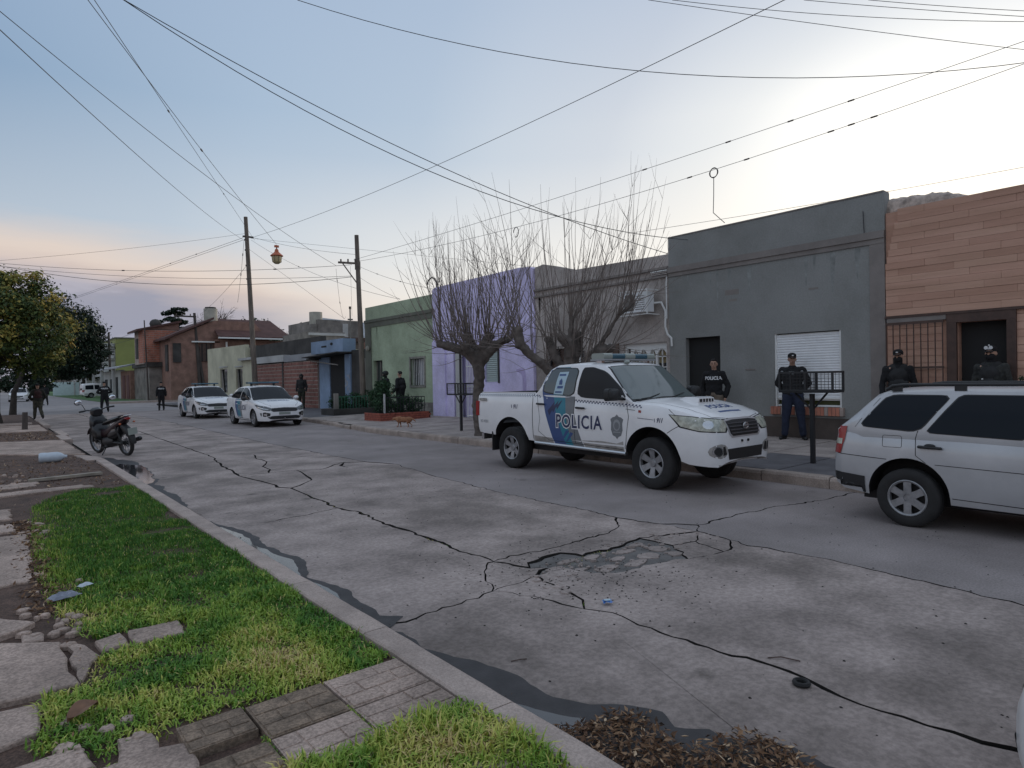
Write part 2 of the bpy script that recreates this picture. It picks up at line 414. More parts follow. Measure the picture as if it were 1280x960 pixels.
def build_road():
    outer = [(KL - 0.01, -6.0), (KL - 0.01, 44.0)] + [(kerbX(y) + 0.01, y) for y in (44, 36, 29.7, 25.6, 21.2, 17.8, 12, 4.8, 3.4, -6.0)]
    vs = []; es = []; wid = []
    key = {}
    def vid(x, y):
        k = (round(x, 3), round(y, 3))
        if k not in key: key[k] = len(vs); vs.append(Vector(k))
        return key[k]
    def seg(a, b, w, jag):
        ax, ay = a; bx, by = b
        L = math.hypot(bx - ax, by - ay)
        st = 0.07 if min(ay, by) < 8 else (0.2 if min(ay, by) < 16 else 0.6)
        n = max(1, int(L / st)) if jag else 1
        last = vid(ax, ay)
        for i in range(1, n + 1):
            t = i / n; x = ax + (bx - ax) * t; y = ay + (by - ay) * t
            if i < n:
                j = 0.024 * rnd.uniform(-1, 1) + 0.03 * noise.noise(Vector((x * 3, y * 3, 1)))
                x += -(by - ay) / L * j; y += (bx - ax) / L * j
            c = vid(x, y)
            if c != last: es.append((last, c)); wid.append(w)
            last = c
    for k, (pl, w) in CR_L.items():
        for a, b in zip(pl, pl[1:]): seg(a, b, w, True)
    for a, b in zip(outer, outer[1:] + outer[:1]): seg(a, b, 0.004, False)
    V, E, F, ov, oe, of = geometry.delaunay_2d_cdt(vs, es, [], 0, 1e-4)
    con = {}
    for e, o in zip(E, oe):
        if o: con[frozenset(e)] = wid[min(o)]
    he = {}
    for fi, f in enumerate(F):
        for i in range(3): he[(f[i], f[(i + 1) % 3])] = (fi, i)
    # flood fill
    reg = [-1] * len(F); R_ = 0
    for s0 in range(len(F)):
        if reg[s0] >= 0: continue
        st = [s0]; reg[s0] = R_
        while st:
            fi = st.pop(); f = F[fi]
            for i in range(3):
                a, b = f[i], f[(i + 1) % 3]
                if frozenset((a, b)) in con: continue
                q = he.get((b, a))
                if q and reg[q[0]] < 0: reg[q[0]] = R_; st.append(q[0])
        R_ += 1
    def inside(x, y): return KL - 0.02 < x < kerbX(y) + 0.02 and -6.01 < y < 44.01
    used = set(); loops = []
    for (a, b), (fi, i) in he.items():
        if frozenset((a, b)) not in con or (a, b) in used: continue
        loop = []; cur = (a, b)
        for _ in range(100000):
            used.add(cur); loop.append(cur)
            u, v = cur
            fi, i = he[(u, v)]
            nx = F[fi][(i + 2) % 3]; e = (v, nx)
            while frozenset(e) not in con:
                q = he.get((e[1], e[0]))
                if q is None: break
                fi, i = q; e = (v, F[fi][(i + 2) % 3])
            if e not in he: break
            cur = e
            if cur == (a, b): break
        loops.append((reg[he[(a, b)][0]], loop))
    return V, con, loops, reg, F, inside
V_, con_, loops_, reg_, F_, inside_ = build_road()
road = MB()
road.add([(KL - .2, -6.2, -0.042), (9.4, -6.2, -0.042), (10.6, 26, -0.042), (10.6, 44.0, -0.042), (KL - .2, 44.0, -0.042)], [(0, 1, 2, 3, 4)])
road_o = struct(road.obj('road', M_soil))
CENT = {}
for fi, f in enumerate(F_):
    a, b, c = (V_[i] for i in f); ar = abs((b - a).cross(c - a)) / 2
    q = CENT.setdefault(reg_[fi], [0, 0, 0]); m_ = (a + b + c) / 3
    q[0] += m_.x * ar; q[1] += m_.y * ar; q[2] += ar
def small_hole(x, y, poly):
    c = False
    for i in range(len(poly)):
        x1, y1 = poly[i]; x2, y2 = poly[i - 1]
        if (y1 > y) != (y2 > y) and x < (x2 - x1) * (y - y1) / (y2 - y1) + x1: c = not c
    return c
M_patch = mat('old_asphalt_patch', (0.15, 0.138, 0.13), .9, var=.35, vscale=6, bump=.9, bscale=70)
for rg, loop in loops_:
    c = CENT[rg]
    if c[2] < 0.004: continue
    cx, cy = c[0] / c[2], c[1] / c[2]
    a0 = loop[0]
    t0 = V_[a0[0]]
    sa = sum(V_[u].x * V_[v].y - V_[v].x * V_[u].y for u, v in loop) / 2
    if sa < 0.003: continue
    if not all(inside_(V_[u].x, V_[u].y) for u, v in loop): continue
    pts = []; n = len(loop)
    for i in range(n):
        p = V_[loop[i - 1][0]]; q = V_[loop[i][0]]; r = V_[loop[i][1]]
        w1 = con_[frozenset(loop[i - 1])]; w2 = con_[frozenset(loop[i])]
        d1 = (q - p).normalized(); d2 = (r - q).normalized()
        n1_ = Vector((-d1.y, d1.x)); n2_ = Vector((-d2.y, d2.x))
        nn = n1_ + n2_
        if nn.length < 0.3: nn = n1_ - d2 * 0 + (d1 * 1.0)
        nn.normalize()
        k = 0.55 + 0.9 * max(0, noise.noise(Vector((q.x * 1.7, q.y * 1.7, 5))) + 0.35)
        w = (w1 + w2) / 2 * k * 1.25 * (0.55 + 0.9 * rnd.random())
        pts.append(q + nn * w)
    # bevelled slab: top loop slightly inset
    lower = -0.0
    zoff = 0.0
    small = c[2] < 0.6
    if small: zoff = -0.002 - 0.005 * rnd.random()
    holes_ = [(3.38, 3.86), (3.49, 4.06), (3.57, 4.12), (4.0, 4.08), (4.6, 3.98), (4.92, 4.02), (4.93, 3.68), (4.66, 3.32), (4.37, 3.42), (3.91, 3.47), (3.78, 3.59), (3.69, 3.87)]
    inhole = small_hole(cx, cy, holes_) and c[2] < 2
    if inhole: zoff = -0.012
    sl = MB()
    top_ = [(p.x, p.y, zoff) for p in pts]; bot_ = [(p.x, p.y, -0.06) for p in pts]
    m = len(pts)
    sl.add(top_ + bot_, [tuple(range(m))] + [(i, m + i, m + (i + 1) % m, (i + 1) % m) for i in range(m)])
    sl.m = [0] + [1] * m
    sl.obj('road_slab', [M_patch if inhole else (M_road2 if cx > 5.6 else M_road), M_soil], road_o, fix=False)
# broken chips of concrete lying in the pothole
PL = [(3.62, 3.90, .10, .05), (3.86, 3.98, .12, .05), (4.10, 3.93, .10, .06), (3.95, 3.62, .13, .07), (4.25, 3.55, .14, .07), (4.50, 3.62, .12, .10), (4.74, 3.70, .10, .10), (4.45, 3.86, .12, .06), (4.70, 3.93, .10, .05), (4.22, 3.74, .11, .05), (4.72, 3.50, .08, .07), (3.75, 3.74, .09, .05), (5.05, 3.85, .12, .08), (5.25, 3.74, .11, .07), (5.0, 3.5, .14, .09)]
for (x, y, a_, b_) in PL[:13]:
    n = 9; t0 = rnd.random()
    poly = [(a_ * rnd.uniform(.8, 1.12) * math.cos(t0 + 2 * PI * k / n), b_ * rnd.uniform(.75, 1.15) * math.sin(t0 + 2 * PI * k / n)) for k in range(n)]
    MB().prism(poly, lambda a, b: (a, b, -.02), lambda a, b: (a * .96, b * .95, .011 + .006 * a)).obj('concrete_fragment', M_road, road_o, loc=(x, y, -0.014))
for i in range(110):
    u = rnd.random()
    x = 3.45 + 2.1 * u; y = 3.98 - 0.38 * rnd.random() + rnd.gauss(0, .06)
    if i > 95: x = 3.33 + rnd.gauss(0, .09); y = 3.7 + rnd.gauss(0, .16)
    if x > 4.4 and rnd.random() < .5: y = 3.95 + rnd.gauss(0, .1)
    r0 = rnd.uniform(0.012, 0.035) if rnd.random() < .93 else rnd.uniform(.04, .06)
    n = rnd.randint(5, 7); a0 = rnd.random() * 6
    poly = [(r0 * rnd.uniform(.6, 1.1) * math.cos(a0 + 2 * PI * k / n), r0 * rnd.uniform(.5, 1) * math.sin(a0 + 2 * PI * k / n)) for k in range(n)]
    h = rnd.uniform(.006, .02)
    MB().prism(poly, lambda a, b: (a, b, 0), lambda a, b: (a * .85, b * .85, h)).obj('concrete_chip', M_road, road_o, loc=(x, y, -0.012 + 0.004 * rnd.random()))
def sheet(name, poly, z, m, parent=None, wob=0.0, step=0.12):
    pts = []
    for a, b in zip(poly, poly[1:] + poly[:1]):
        L = math.hypot(b[0] - a[0], b[1] - a[1]); n = max(1, int(L / step)) if wob else 1
        for i in range(n):
            t = i / n; x = a[0] + (b[0] - a[0]) * t; y = a[1] + (b[1] - a[1]) * t
            if wob: x += wob * noise.noise(Vector((1.1, y * 2.3, 3))) + wob * .3 * noise.noise(Vector((x * 9, y * 9, 9)))
            pts.append((x, y, z))
    me = MB().add(pts, [tuple(range(len(pts)))])
    return me.obj(name, m, parent, fix=False)
wet = [(1.84, 16.9), (2.05, 16.47), (2.38, 15.1), (2.28, 12.82), (2.08, 11.45), (2.06, 9.78), (1.98, 8.97), (1.92, 8.06), (2.13, 7.06), (2.07, 6.36), (2.16, 5.59), (2.02, 5.1), (2.09, 4.57), (2.02, 3.91), (2.15, 3.79), (1.97, 3.65), (2.01, 3.55), (1.98, 3.26), (2.06, 3.0), (2.1, 2.74), (2.17, 2.55), (2.19, 2.33), (2.23, 2.16), (2.34, 2.03), (2.39, 1.89), (2.37, 1.77), (2.47, 1.66), (2.49, 1.57), (2.58, 1.47), (2.62, 1.35), (2.55, 1.2), (2.6, .6), (2.4, -.5), (1.84, -.5)]
struct(sheet('wet_gutter', wet[::-1], 0.004, M_wet, wob=0.09, step=.04))
pud = [('puddle', [(1.85, 8.2), (1.91, 7.8), (2.04, 7.0), (1.99, 6.4), (2.07, 5.6), (1.97, 5.15), (2.0, 4.6), (1.93, 4.1), (1.85, 4.05)]),
       ('puddle', [(1.86, 14.6), (2.05, 14.9), (2.34, 14.3), (2.25, 12.7), (2.05, 11.6), (1.86, 11.5)]),
       ('puddle', [(1.86, 2.75), (1.91, 2.6), (1.97, 2.45), (2.02, 2.30), (2.06, 2.18), (2.10, 2.08), (2.0, 2.02), (1.86, 2.08)])]
for nme, pl in pud: struct(sheet(nme, pl[::-1], 0.008, M_water, wob=0.06, step=.04))

# ---- left kerb in lengths
kb = MB().box(KL - .17, KL - .01, -6, 15.3, -.1, .085)
left_kerb = struct(kb.obj('left_kerb', M_soil))
y = -6.0
while y < 15.0:
    L = 1.18 if y < 9 else 1.9
    L = min(L, 15.2 - y)
    k = MB(); n = 10
    x0, x1 = KL - 0.175, KL
    prof = [(x0, -.08), (x1, -.08), (x1, .085), (x1 - .012, .105), (x1 - .03, .115), (x0 + .012, .118), (x0, .108)]
    vs = []
    for i in range(n + 1):
        yy = y + .004 + (L - .008) * i / n
        for (a, b) in prof: vs.append((a + .006 * noise.noise(Vector((yy * 4, b * 9, 0))), yy, b + .004 * noise.noise(Vector((yy * 5, a * 9, 4)))))
    m = len(prof); fs = []
    for i in range(n):
        for j in range(m): fs.append((i * m + j, (i + 1) * m + j, (i + 1) * m + (j + 1) % m, i * m + (j + 1) % m))
    fs += [tuple(range(m)), tuple(n * m + j for j in range(m - 1, -1, -1))]
    k.add(vs, fs).obj('kerbstone', M_kerb, left_kerb)
    y += L
k = MB()
k.prism([(1.55, 15.25), (1.85, 15.25), (1.80, 15.9), (1.62, 16.5), (1.45, 16.6)], lambda a, b: (a, b, -.08), lambda a, b: (a, b, .10)).obj('kerbstone', M_kerb, left_kerb)
k = MB()
for (a, b, c, d) in ((1.62, 1.86, 21.5, 23.6), (1.75, 1.95, 23.6, 26.2), (1.7, 1.9, 30, 36)):
    MB().box(a, b, c, d, -.08, .11).obj('kerbstone', M_kerb, left_kerb)

# ---- left pavement: soil bed, slabs, grass
bed = MB(); nx, ny = 22, 110
vs = []
for j in range(ny + 1):
    for i in range(nx + 1):
        x = -4 + (KL - .15 + 4) * i / nx; yy = -6 + 50 * j / ny
        vs.append((x, yy, 0.075 + .02 * noise.noise(Vector((x * 2, yy * 2, 0))) + .008 * noise.noise(Vector((x * 9, yy * 9, 0)))))
fs = [(j * (nx + 1) + i, j * (nx + 1) + i + 1, (j + 1) * (nx + 1) + i + 1, (j + 1) * (nx + 1) + i) for j in range(ny) for i in range(nx)]
pav_l = struct(bed.add(vs, fs).obj('left_pavement', M_dirt, smooth=True, angle=180))
def slab(poly, z=0.115, m=M_slab, name='paving_slab', jag=0.012, th=.06, tilt=0.0, parent=None):
    pts = []
    for a, b in zip(poly, poly[1:] + poly[:1]):
        L = math.hypot(b[0] - a[0], b[1] - a[1]); n = max(1, int(L / .09)) if jag else 1
        for i in range(n):
            t = i / n; x = a[0] + (b[0] - a[0]) * t; yy = a[1] + (b[1] - a[1]) * t
            if jag: x += rnd.uniform(-1, 1) * jag; yy += rnd.uniform(-1, 1) * jag
            pts.append((x, yy))
    cx = sum(p[0] for p in pts) / len(pts); cy = sum(p[1] for p in pts) / len(pts)
    s = MB(); m_ = len(pts)
    ins = [(cx + (p[0] - cx) * (1 - .010 / max(.05, math.hypot(p[0] - cx, p[1] - cy))), cy + (p[1] - cy) * (1 - .010 / max(.05, math.hypot(p[0] - cx, p[1] - cy)))) for p in pts]
    Z = lambda x, yy: z + tilt * (x - cx)
    vs = [(p[0], p[1], Z(*p)) for p in ins] + [(p[0], p[1], Z(*p) - .008) for p in pts] + [(p[0], p[1], z - th) for p in pts]
    fs = [tuple(range(m_))] + [(i, m_ + i, m_ + (i + 1) % m_, (i + 1) % m_) for i in range(m_)] + [(m_ + i, 2 * m_ + i, 2 * m_ + (i + 1) % m_, m_ + (i + 1) % m_) for i in range(m_)]
    return s.add(vs, fs).obj(name, m, parent or pav_l)
# big cracked slabs along the left border
for pl in ([(0.30, 8.14), (0.28, 6.9), (.24, 6.15), (-.9, 6.1), (-.9, 8.3)], [(.22, 5.02), (.05, 4.88), (-.9, 4.86), (-.9, 5.2), (.05, 5.26)],
           [(.30, 4.56), (.325, 3.86), (.05, 3.87), (-.9, 3.9), (-.9, 4.74), (.06, 4.76)], [(.345, 4.54), (.42, 4.42), (.455, 4.2), (.335, 3.87)],
           [(.16, 3.76), (.15, 3.42), (.02, 3.38), (-.9, 3.36), (-.9, 3.82)], [(.20, 3.19), (.29, 3.17), (.31, 2.98), (.17, 3.0), (-.1, 3.0), (-.1, 3.2)],
           [(-.9, 2.95), (.12, 2.95), (.12, 2.5), (-.9, 2.5)], [(.2, 2.95), (.62, 2.93), (.60, 2.55), (.2, 2.5)],
           [(.39, 3.14), (.54, 3.11), (.52, 2.93), (.38, 2.94)], [(.46, 4.44), (.60, 4.48), (.62, 4.24), (.49, 4.22)], [(.63, 4.48), (.92, 4.46), (.90, 4.20), (.64, 4.23)],
           [(.13, 4.84), (.24, 4.80), (.25, 4.68), (.14, 4.70)], [(.0, 8.9), (.2, 8.85), (.22, 8.4), (-.9, 8.4), (-.9, 8.95)],
           [(.0, 10.0), (.2, 9.9), (.2, 9.2), (-.9, 9.2), (-.9, 10.0)],
           [(.22, 18.1), (-.9, 18.1), (-.9, 22.1), (.3, 22.15), (1.62, 21.5), (1.65, 16.7), (.9, 17.3)],
           [(-.9, 11.1), (1.25, 11.2), (1.1, 11.55), (-.9, 11.4)], [(-.9, 11.9), (.55, 12.0), (.62, 12.5), (-.9, 12.5)],
           [(-.9, 27), (1.6, 26.6), (1.6, 31), (-.9, 31)], [(-.9, 32), (1.4, 31.6), (1.5, 33.2), (-.9, 33.8)]):
    slab(pl, z=.102 + rnd.uniform(-.006, .006), tilt=rnd.uniform(-.01, .01), jag=.014 if pl[0][1] < 9 else .03)
# small broken stones along the slabs
for i in range(60):
    x = rnd.choice([.27, .33, .2, .42]) + rnd.gauss(0, .06); yy = rnd.choice([5.6, 3.15, 8.3, 12.7, 13.5, 4.8, 4.95]) + rnd.gauss(0, .25)
    r0 = rnd.uniform(.015, .05); n = 6
    pl = [(x + r0 * rnd.uniform(.6, 1.1) * math.cos(2 * PI * k / n), yy + r0 * rnd.uniform(.6, 1.1) * math.sin(2 * PI * k / n)) for k in range(n)]
    slab(pl, z=.105, name='broken_stone', jag=0, th=.03)
# stamped paving squares by the kerb: each square cast with a block pattern
def stamped(x0, x1, y0, y1, m, z=.116):
    cx, cy = (x0 + x1) / 2, (y0 + y1) / 2; sx, sy = x1 - x0, y1 - y0
    b = MB().box(x0 + .004, x1 - .004, y0 + .004, y1 - .004, .04, z - .005)
    rows = 3; yy = y0 + .008
    for r in range(rows):
        h = (sy - .016) / rows; cols = 3 if r % 2 else 2
        cut = [0] + sorted(rnd.uniform(.25, .75) if cols == 2 else v for v in ([.5] if cols == 2 else [rnd.uniform(.25, .4), rnd.uniform(.6, .75)])) + [1]
        for a, c in zip(cut, cut[1:]):
            xa = x0 + .008 + (sx - .016) * a; xb = x0 + .008 + (sx - .016) * c
            j = lambda: rnd.uniform(-.003, .003)
            zz = z + rnd.uniform(-.002, .002)
            q = [(xa + .003 + j(), yy + .003 + j()), (xb - .003 + j(), yy + .003 + j()), (xb - .003 + j(), yy + h - .003 + j()), (xa + .003 + j(), yy + h - .003 + j())]
            mx = (xa + xb) / 2; my = yy + h / 2
            b.prism(q, lambda p, s_: (p, s_, z - .012), lambda p, s_: (p + (mx - p) * .05, s_ + (my - s_) * .06, zz))
        yy += h
    b.obj('stamped_slab', m, pav_l)
for yi, (ya, yb) in enumerate([(2.36, 2.685), (2.69, 3.03), (2.02, 2.355), (1.68, 2.015), (1.3, 1.675), (.9, 1.295)]):
    for xi, (xa, xb) in enumerate([(-.5, -.1), (-.095, .09), (.10, .48), (.49, .875), (.88, 1.245), (1.25, 1.66)]):
        if yi == 0 and xi in (0, 1, 2): continue
        if yi == 1 and xi in (0, 1, 2, 3): continue
        stamped(xa, xb, ya, yb, M_slabd if (yi, xi) in ((1, 4), (1, 3), (0, 3)) else M_slab)
stamped(.60, .875, 2.80, 3.05, M_slabd)

def pip(x, y, poly):
    c = False; n = len(poly)
    for i in range(n):
        x1, y1 = poly[i]; x2, y2 = poly[i - 1]
        if (y1 > y) != (y2 > y) and x < (x2 - x1) * (y - y1) / (y2 - y1) + x1: c = not c
    return c
G1 = [(0.95, 11.05), (1.66, 10.9), (1.68, 8.1), (1.67, 5.28), (1.67, 4.0), (1.67, 3.45), (1.655, 3.12), (1.54, 3.05), (1.38, 3.03), (1.23, 3.06), (0.98, 3.10), (0.78, 3.12), (0.58, 3.14), (.56, 3.05), (0.41, 3.18), (.35, 3.0), (0.3, 3.2), (0.14, 3.22), (0.1, 3.34), (0.2, 3.45), (0.18, 3.79), (0.34, 3.82), (0.47, 4.16), (.62, 4.2), (.9, 4.18), (.94, 4.3), (.95, 4.47), (.62, 4.52), (0.47, 4.50), (0.42, 4.75), (0.34, 5.0), (0.31, 5.55), (0.30, 6.78), (0.33, 8.4), (0.45, 10.05)]
G2 = [(0.80, 2.40), (0.95, 2.45), (1.12, 2.40), (1.3, 2.38), (1.44, 2.37), (1.6, 2.40), (1.70, 2.33), (1.69, 2.18), (1.68, 1.93), (1.68, .9), (.2, .9), (.5, 2.3)]
G3 = [(.18, 2.98), (.36, 2.96), (.34, 2.52), (.6, 2.5), (.6, 2.3), (0, 2.3), (0, 2.9)]
tone = []; vs = []; fs = []
def blade(x, y, z, L, w, lean, az, t):
    global vs, fs, tone
    dx, dy = math.cos(az), math.sin(az); px, py = -dy * w / 2, dx * w / 2
    o = len(vs)
    b1, b2 = L * (1 - lean * .45), L * (1 - lean * .75)
    h1, h2 = L * .5 * (1 - lean * .35), L * (1 - lean * .8)
    o1, o2 = L * .38 * lean, L * .95 * lean
    vs += [(x - px, y - py, z), (x + px, y + py, z), (x - px * .9 + dx * o1, y - py * .9 + dy * o1, z + h1), (x + px * .9 + dx * o1, y + py * .9 + dy * o1, z + h1), (x + dx * o2, y + dy * o2, z + h2)]
    fs += [(o, o + 1, o + 3, o + 2), (o + 2, o + 3, o + 4)]
    tone += [t] * 5
def lawn(poly, dens, z0=.082):
    xs = [p[0] for p in poly]; ys = [p[1] for p in poly]
    A = (max(xs) - min(xs)) * (max(ys) - min(ys)); N = int(A * dens(0))
    for i in range(N):
        x = rnd.uniform(min(xs), max(xs)); y = rnd.uniform(min(ys), max(ys))
        if rnd.random() > dens(y) / dens(0): continue
        if not pip(x + rnd.gauss(0, .022), y + rnd.gauss(0, .03), poly): continue
        c = noise.noise(Vector((x * 3.2, y * 3.2, 0))); c2 = noise.noise(Vector((x * 9, y * 9, 4)))
        edge = min(1, max(0, (x - .3) / .35)) if y > 4.5 else 1
        wear = noise.noise(Vector((x * 1.4, y * 1.0, 21)))
        if y > 5 and wear > .28 and rnd.random() < (wear - .28) * 6: continue
        if rnd.random() > (.92 + c * .55) * (.25 + .75 * edge): continue
        near = max(0, min(1, (6.2 - y) / 2.2))
        yel = noise.noise(Vector((x * 2.1 + 4, y * 2.1, 7)))
        t = .30 + c2 * .25 + .10 * rnd.random() + near * max(0, .24 + yel * .75) * rnd.uniform(.3, 1.1) + (.25 if (1 - edge) > rnd.random() else 0)
        if y < 3.6: t += .10
        if rnd.random() < .05: t = rnd.uniform(.75, 1)
        tall = .9 + .75 * c + .45 * noise.noise(Vector((x * 1.1, y * 1.1, 11)))
        if near > rnd.random() * .8: blade(x, y, z0, rnd.uniform(.040, .085) * tall, rnd.uniform(.0055, .0105), rnd.uniform(.25, .95), rnd.random() * 6.28, t)
        else: blade(x, y, z0, rnd.uniform(.030, .065) * tall, rnd.uniform(.004, .007), rnd.uniform(.1, .7), rnd.random() * 6.28, t - .04)
lawn(G1, lambda y: 9500 if y < 5 else (9500 if y < 8 else 6500))
lawn(G2, lambda y: 12000, .108)
lawn(G3, lambda y: 8000)
# weeds in slab joints, thin edges
for i in range(500):
    x = rnd.choice([.875, 1.245, .49]) + rnd.gauss(0, .01); y = rnd.uniform(2.3, 2.75)
    blade(x, y, .1, rnd.uniform(.015, .03), .005, rnd.uniform(.3, .9), rnd.random() * 6.28, rnd.uniform(.3, .8))
me = bpy.data.meshes.new('grass'); me.from_pydata(vs, [], fs); me.materials.append(M_grass)
at = me.attributes.new('tone', 'FLOAT', 'POINT'); at.data.foreach_set('value', [max(0, min(1, t)) for t in tone])
stuff(link('grass', me), 'green broad-bladed grass growing on the verge beside the left kerb', 'grass')
# sparse moss and weeds in the road joints
vs = []; fs = []; tone = []
for (ax, ay, bx, by, n) in ((3.2, 3.2, 3.13, 2.75, 260), (3.37, 4.4, 3.4, 5.6, 130), (3.45, 6.9, 3.4, 8.9, 160), (3.4, 9.6, 3.35, 8.7, 90), (3.24, 1.4, 3.2, 1.0, 60), (3.7, 3.9, 4.4, 4.0, 120)):
    for i in range(n):
        t = rnd.random(); x = ax + (bx - ax) * t + rnd.gauss(0, .03); y = ay + (by - ay) * t + rnd.gauss(0, .03)
        blade(x, y, -.02, rnd.uniform(.015, .035), .006, rnd.uniform(.4, .95), rnd.random() * 6.28, rnd.choice([.2, .3, .5, .9, .95]))
me = bpy.data.meshes.new('joint_weeds'); me.from_pydata(vs, [], fs); me.materials.append(M_grass)
at = me.attributes.new('tone', 'FLOAT', 'POINT'); at.data.foreach_set('value', tone)
stuff(link('joint_weeds', me), 'low green and straw weeds rooted in the cracks of the road', 'weeds')
# ---- dead leaves: heap in the gutter and litter on the bare earth
vs = []; fs = []; tone = []
def leaf(x, y, z, L, t):
    o = len(vs); az = rnd.random() * 6.28; w = L * rnd.uniform(.22, .42)
    M = Matrix.Translation((x, y, z)) @ Matrix.Rotation(az, 4, 'Z') @ Matrix.Rotation(rnd.gauss(0, .45), 4, 'X') @ Matrix.Rotation(rnd.gauss(0, .35), 4, 'Y')
    c = rnd.uniform(-.2, .35) * L
    for p in ((-L / 2, 0, 0), (-L * .1, w / 2, c * .5), (L / 2, 0, c), (-L * .1, -w / 2, c * .5), (-L * .05, 0, c * .12)): vs.append(tuple(M @ Vector(p)))
    fs.extend([(o, o + 4, o + 1), (o + 4, o + 2, o + 1), (o, o + 3, o + 4), (o + 3, o + 2, o + 4)]); tone.extend([t] * 5)
LT = 1
pile = [(1.86, 2.15), (1.95, 2.1), (2.15, 2.03), (2.25, 2.02), (2.33, 1.94), (2.26, 1.75), (2.25, 1.64), (2.31, 1.58), (2.44, 1.57), (2.57, 1.48), (2.56, 1.33), (2.5, 1.2), (2.45, .9), (1.86, .9)]
for i in range(5200):
    x = rnd.uniform(1.86, 2.6); y = rnd.uniform(.9, 2.15)
    if not pip(x + rnd.gauss(0, .02), y + rnd.gauss(0, .02), pile): continue
    h = .012 + .05 * max(0, 1 - abs((y - 1.5)) / .8) * rnd.random()
    leaf(x, y, h, rnd.uniform(.018, .05), min(1, max(0, rnd.gauss(.45, .25))))
for i in range(520):
    y = rnd.uniform(2.0, 9.5); leaf(1.87 + abs(rnd.gauss(0, .05)), y, .012, rnd.uniform(.01, .025), rnd.uniform(0, .5))
me = bpy.data.meshes.new('leaf_heap'); me.from_pydata(vs, [], fs); me.materials.append(M_deadleaf)
at = me.attributes.new('tone', 'FLOAT', 'POINT'); at.data.foreach_set('value', tone)
stuff(link('leaf_heap', me), 'heap of dry brown leaves washed into the gutter by the left kerb', 'dead leaves')
vs = []; fs = []; tone = []
for i in range(3600):
    y = rnd.choice([rnd.uniform(11.2, 16.6), rnd.uniform(22.2, 26.5), rnd.uniform(5.2, 9.0)]); x = rnd.uniform(-.2, 1.65)
    if y < 9: x = rnd.gauss(.3, .07); 
    leaf(x, y, .095, rnd.uniform(.02, .07), min(1, max(0, rnd.gauss(.5, .28))))
for i in range(500): leaf(rnd.uniform(.2, 1.6), rnd.uniform(3.1, 10.5), .11, rnd.uniform(.012, .03), rnd.uniform(.4, 1))
me = bpy.data.meshes.new('leaf_litter'); me.from_pydata(vs, [], fs); me.materials.append(M_deadleaf)
at = me.attributes.new('tone', 'FLOAT', 'POINT'); at.data.foreach_set('value', tone)
stuff(link('leaf_litter', me), 'scattered brown leaves and chips on the bare earth of the left verge', 'dead leaves')
# small grit on the road
vs = []; fs = []; tone = []
for i in range(900):
    x = rnd.uniform(2.1, 8.5); y = rnd.uniform(.3, 9); r0 = rnd.uniform(.003, .011); o = len(vs)
    if rnd.random() < .5: x = rnd.gauss(3.7, .5); y = rnd.gauss(3.7, .5)
    for k in range(4): vs.append((x + r0 * math.cos(k * 1.57 + i) * rnd.uniform(.6, 1.3), y + r0 * math.sin(k * 1.57 + i), .001))
    vs.append((x, y, r0 * .7)); fs += [(o, o + 1, o + 4), (o + 1, o + 2, o + 4), (o + 2, o + 3, o + 4), (o + 3, o, o + 4)]
me = bpy.data.meshes.new('road_grit'); me.from_pydata(vs, [], fs); me.materials.append(M_soil)
stuff(link('road_grit', me), 'tiny dark stones and crumbs scattered over the road', 'grit')

# ---- right kerb and pavement
pr = MB()
ys = [-8, -4, 0, 3.4, 4.8, 8, 12, 15, 17.8, 21.2, 25.6, 29.7, 36, 44, 55]
vs = []
for y in ys:
    kx = kerbX(y) + .14
    vs += [(kx, y, .142), (13.9, y, .20)]
fs = [(2 * i, 2 * i + 1, 2 * i + 3, 2 * i + 2) for i in range(len(ys) - 1)]
pav_r = struct(pr.add(vs, fs).obj('right_pavement', M_pave_d))
kr = struct(MB().add([(kerbX(y) + d, y, z) for y in ys for d, z in ((.012, -.1), (.012, .12), (.14, .12))], [(3 * i + a, 3 * i + 3 + a, 3 * i + 4 + a, 3 * i + 1 + a) for i in range(len(ys) - 1) for a in (0, 1)]).obj('right_kerb', M_soil))
y = -4.0
while y < 44:
    L = 1.0 if y < 18 else 1.6
    n = 5; vs = []
    z0 = rnd.uniform(-.008, .006); dx = rnd.uniform(-.008, .008)
    prof = [(.0, -.08), (.0, .11), (.02, .145), (.05, .155), (.15, .155), (.15, -.08)]
    if 18.3 < y < 21.5: z0 -= rnd.uniform(.02, .06); dx += rnd.uniform(-.06, .03)
    for i in range(n + 1):
        yy = y + .006 + (L - .012) * i / n
        for a, b in prof: vs.append((kerbX(yy) + a + dx + .008 * noise.noise(Vector((yy * 3, b * 7, 1))), yy, b + z0 + .006 * noise.noise(Vector((yy * 3, a * 7, 2)))))
    m = len(prof); fs = [(i * m + j, i * m + (j + 1) % m, (i + 1) * m + (j + 1) % m, (i + 1) * m + j) for i in range(n) for j in range(m)]
    fs += [tuple(range(m)), tuple(n * m + j for j in range(m - 1, -1, -1))]
    MB().add(vs, fs).obj('kerbstone', M_kerb2, kr); y += L
def pz(x, y):
    k = kerbX(y) + .14; return .142 + .058 * (x - k) / (13.9 - k)
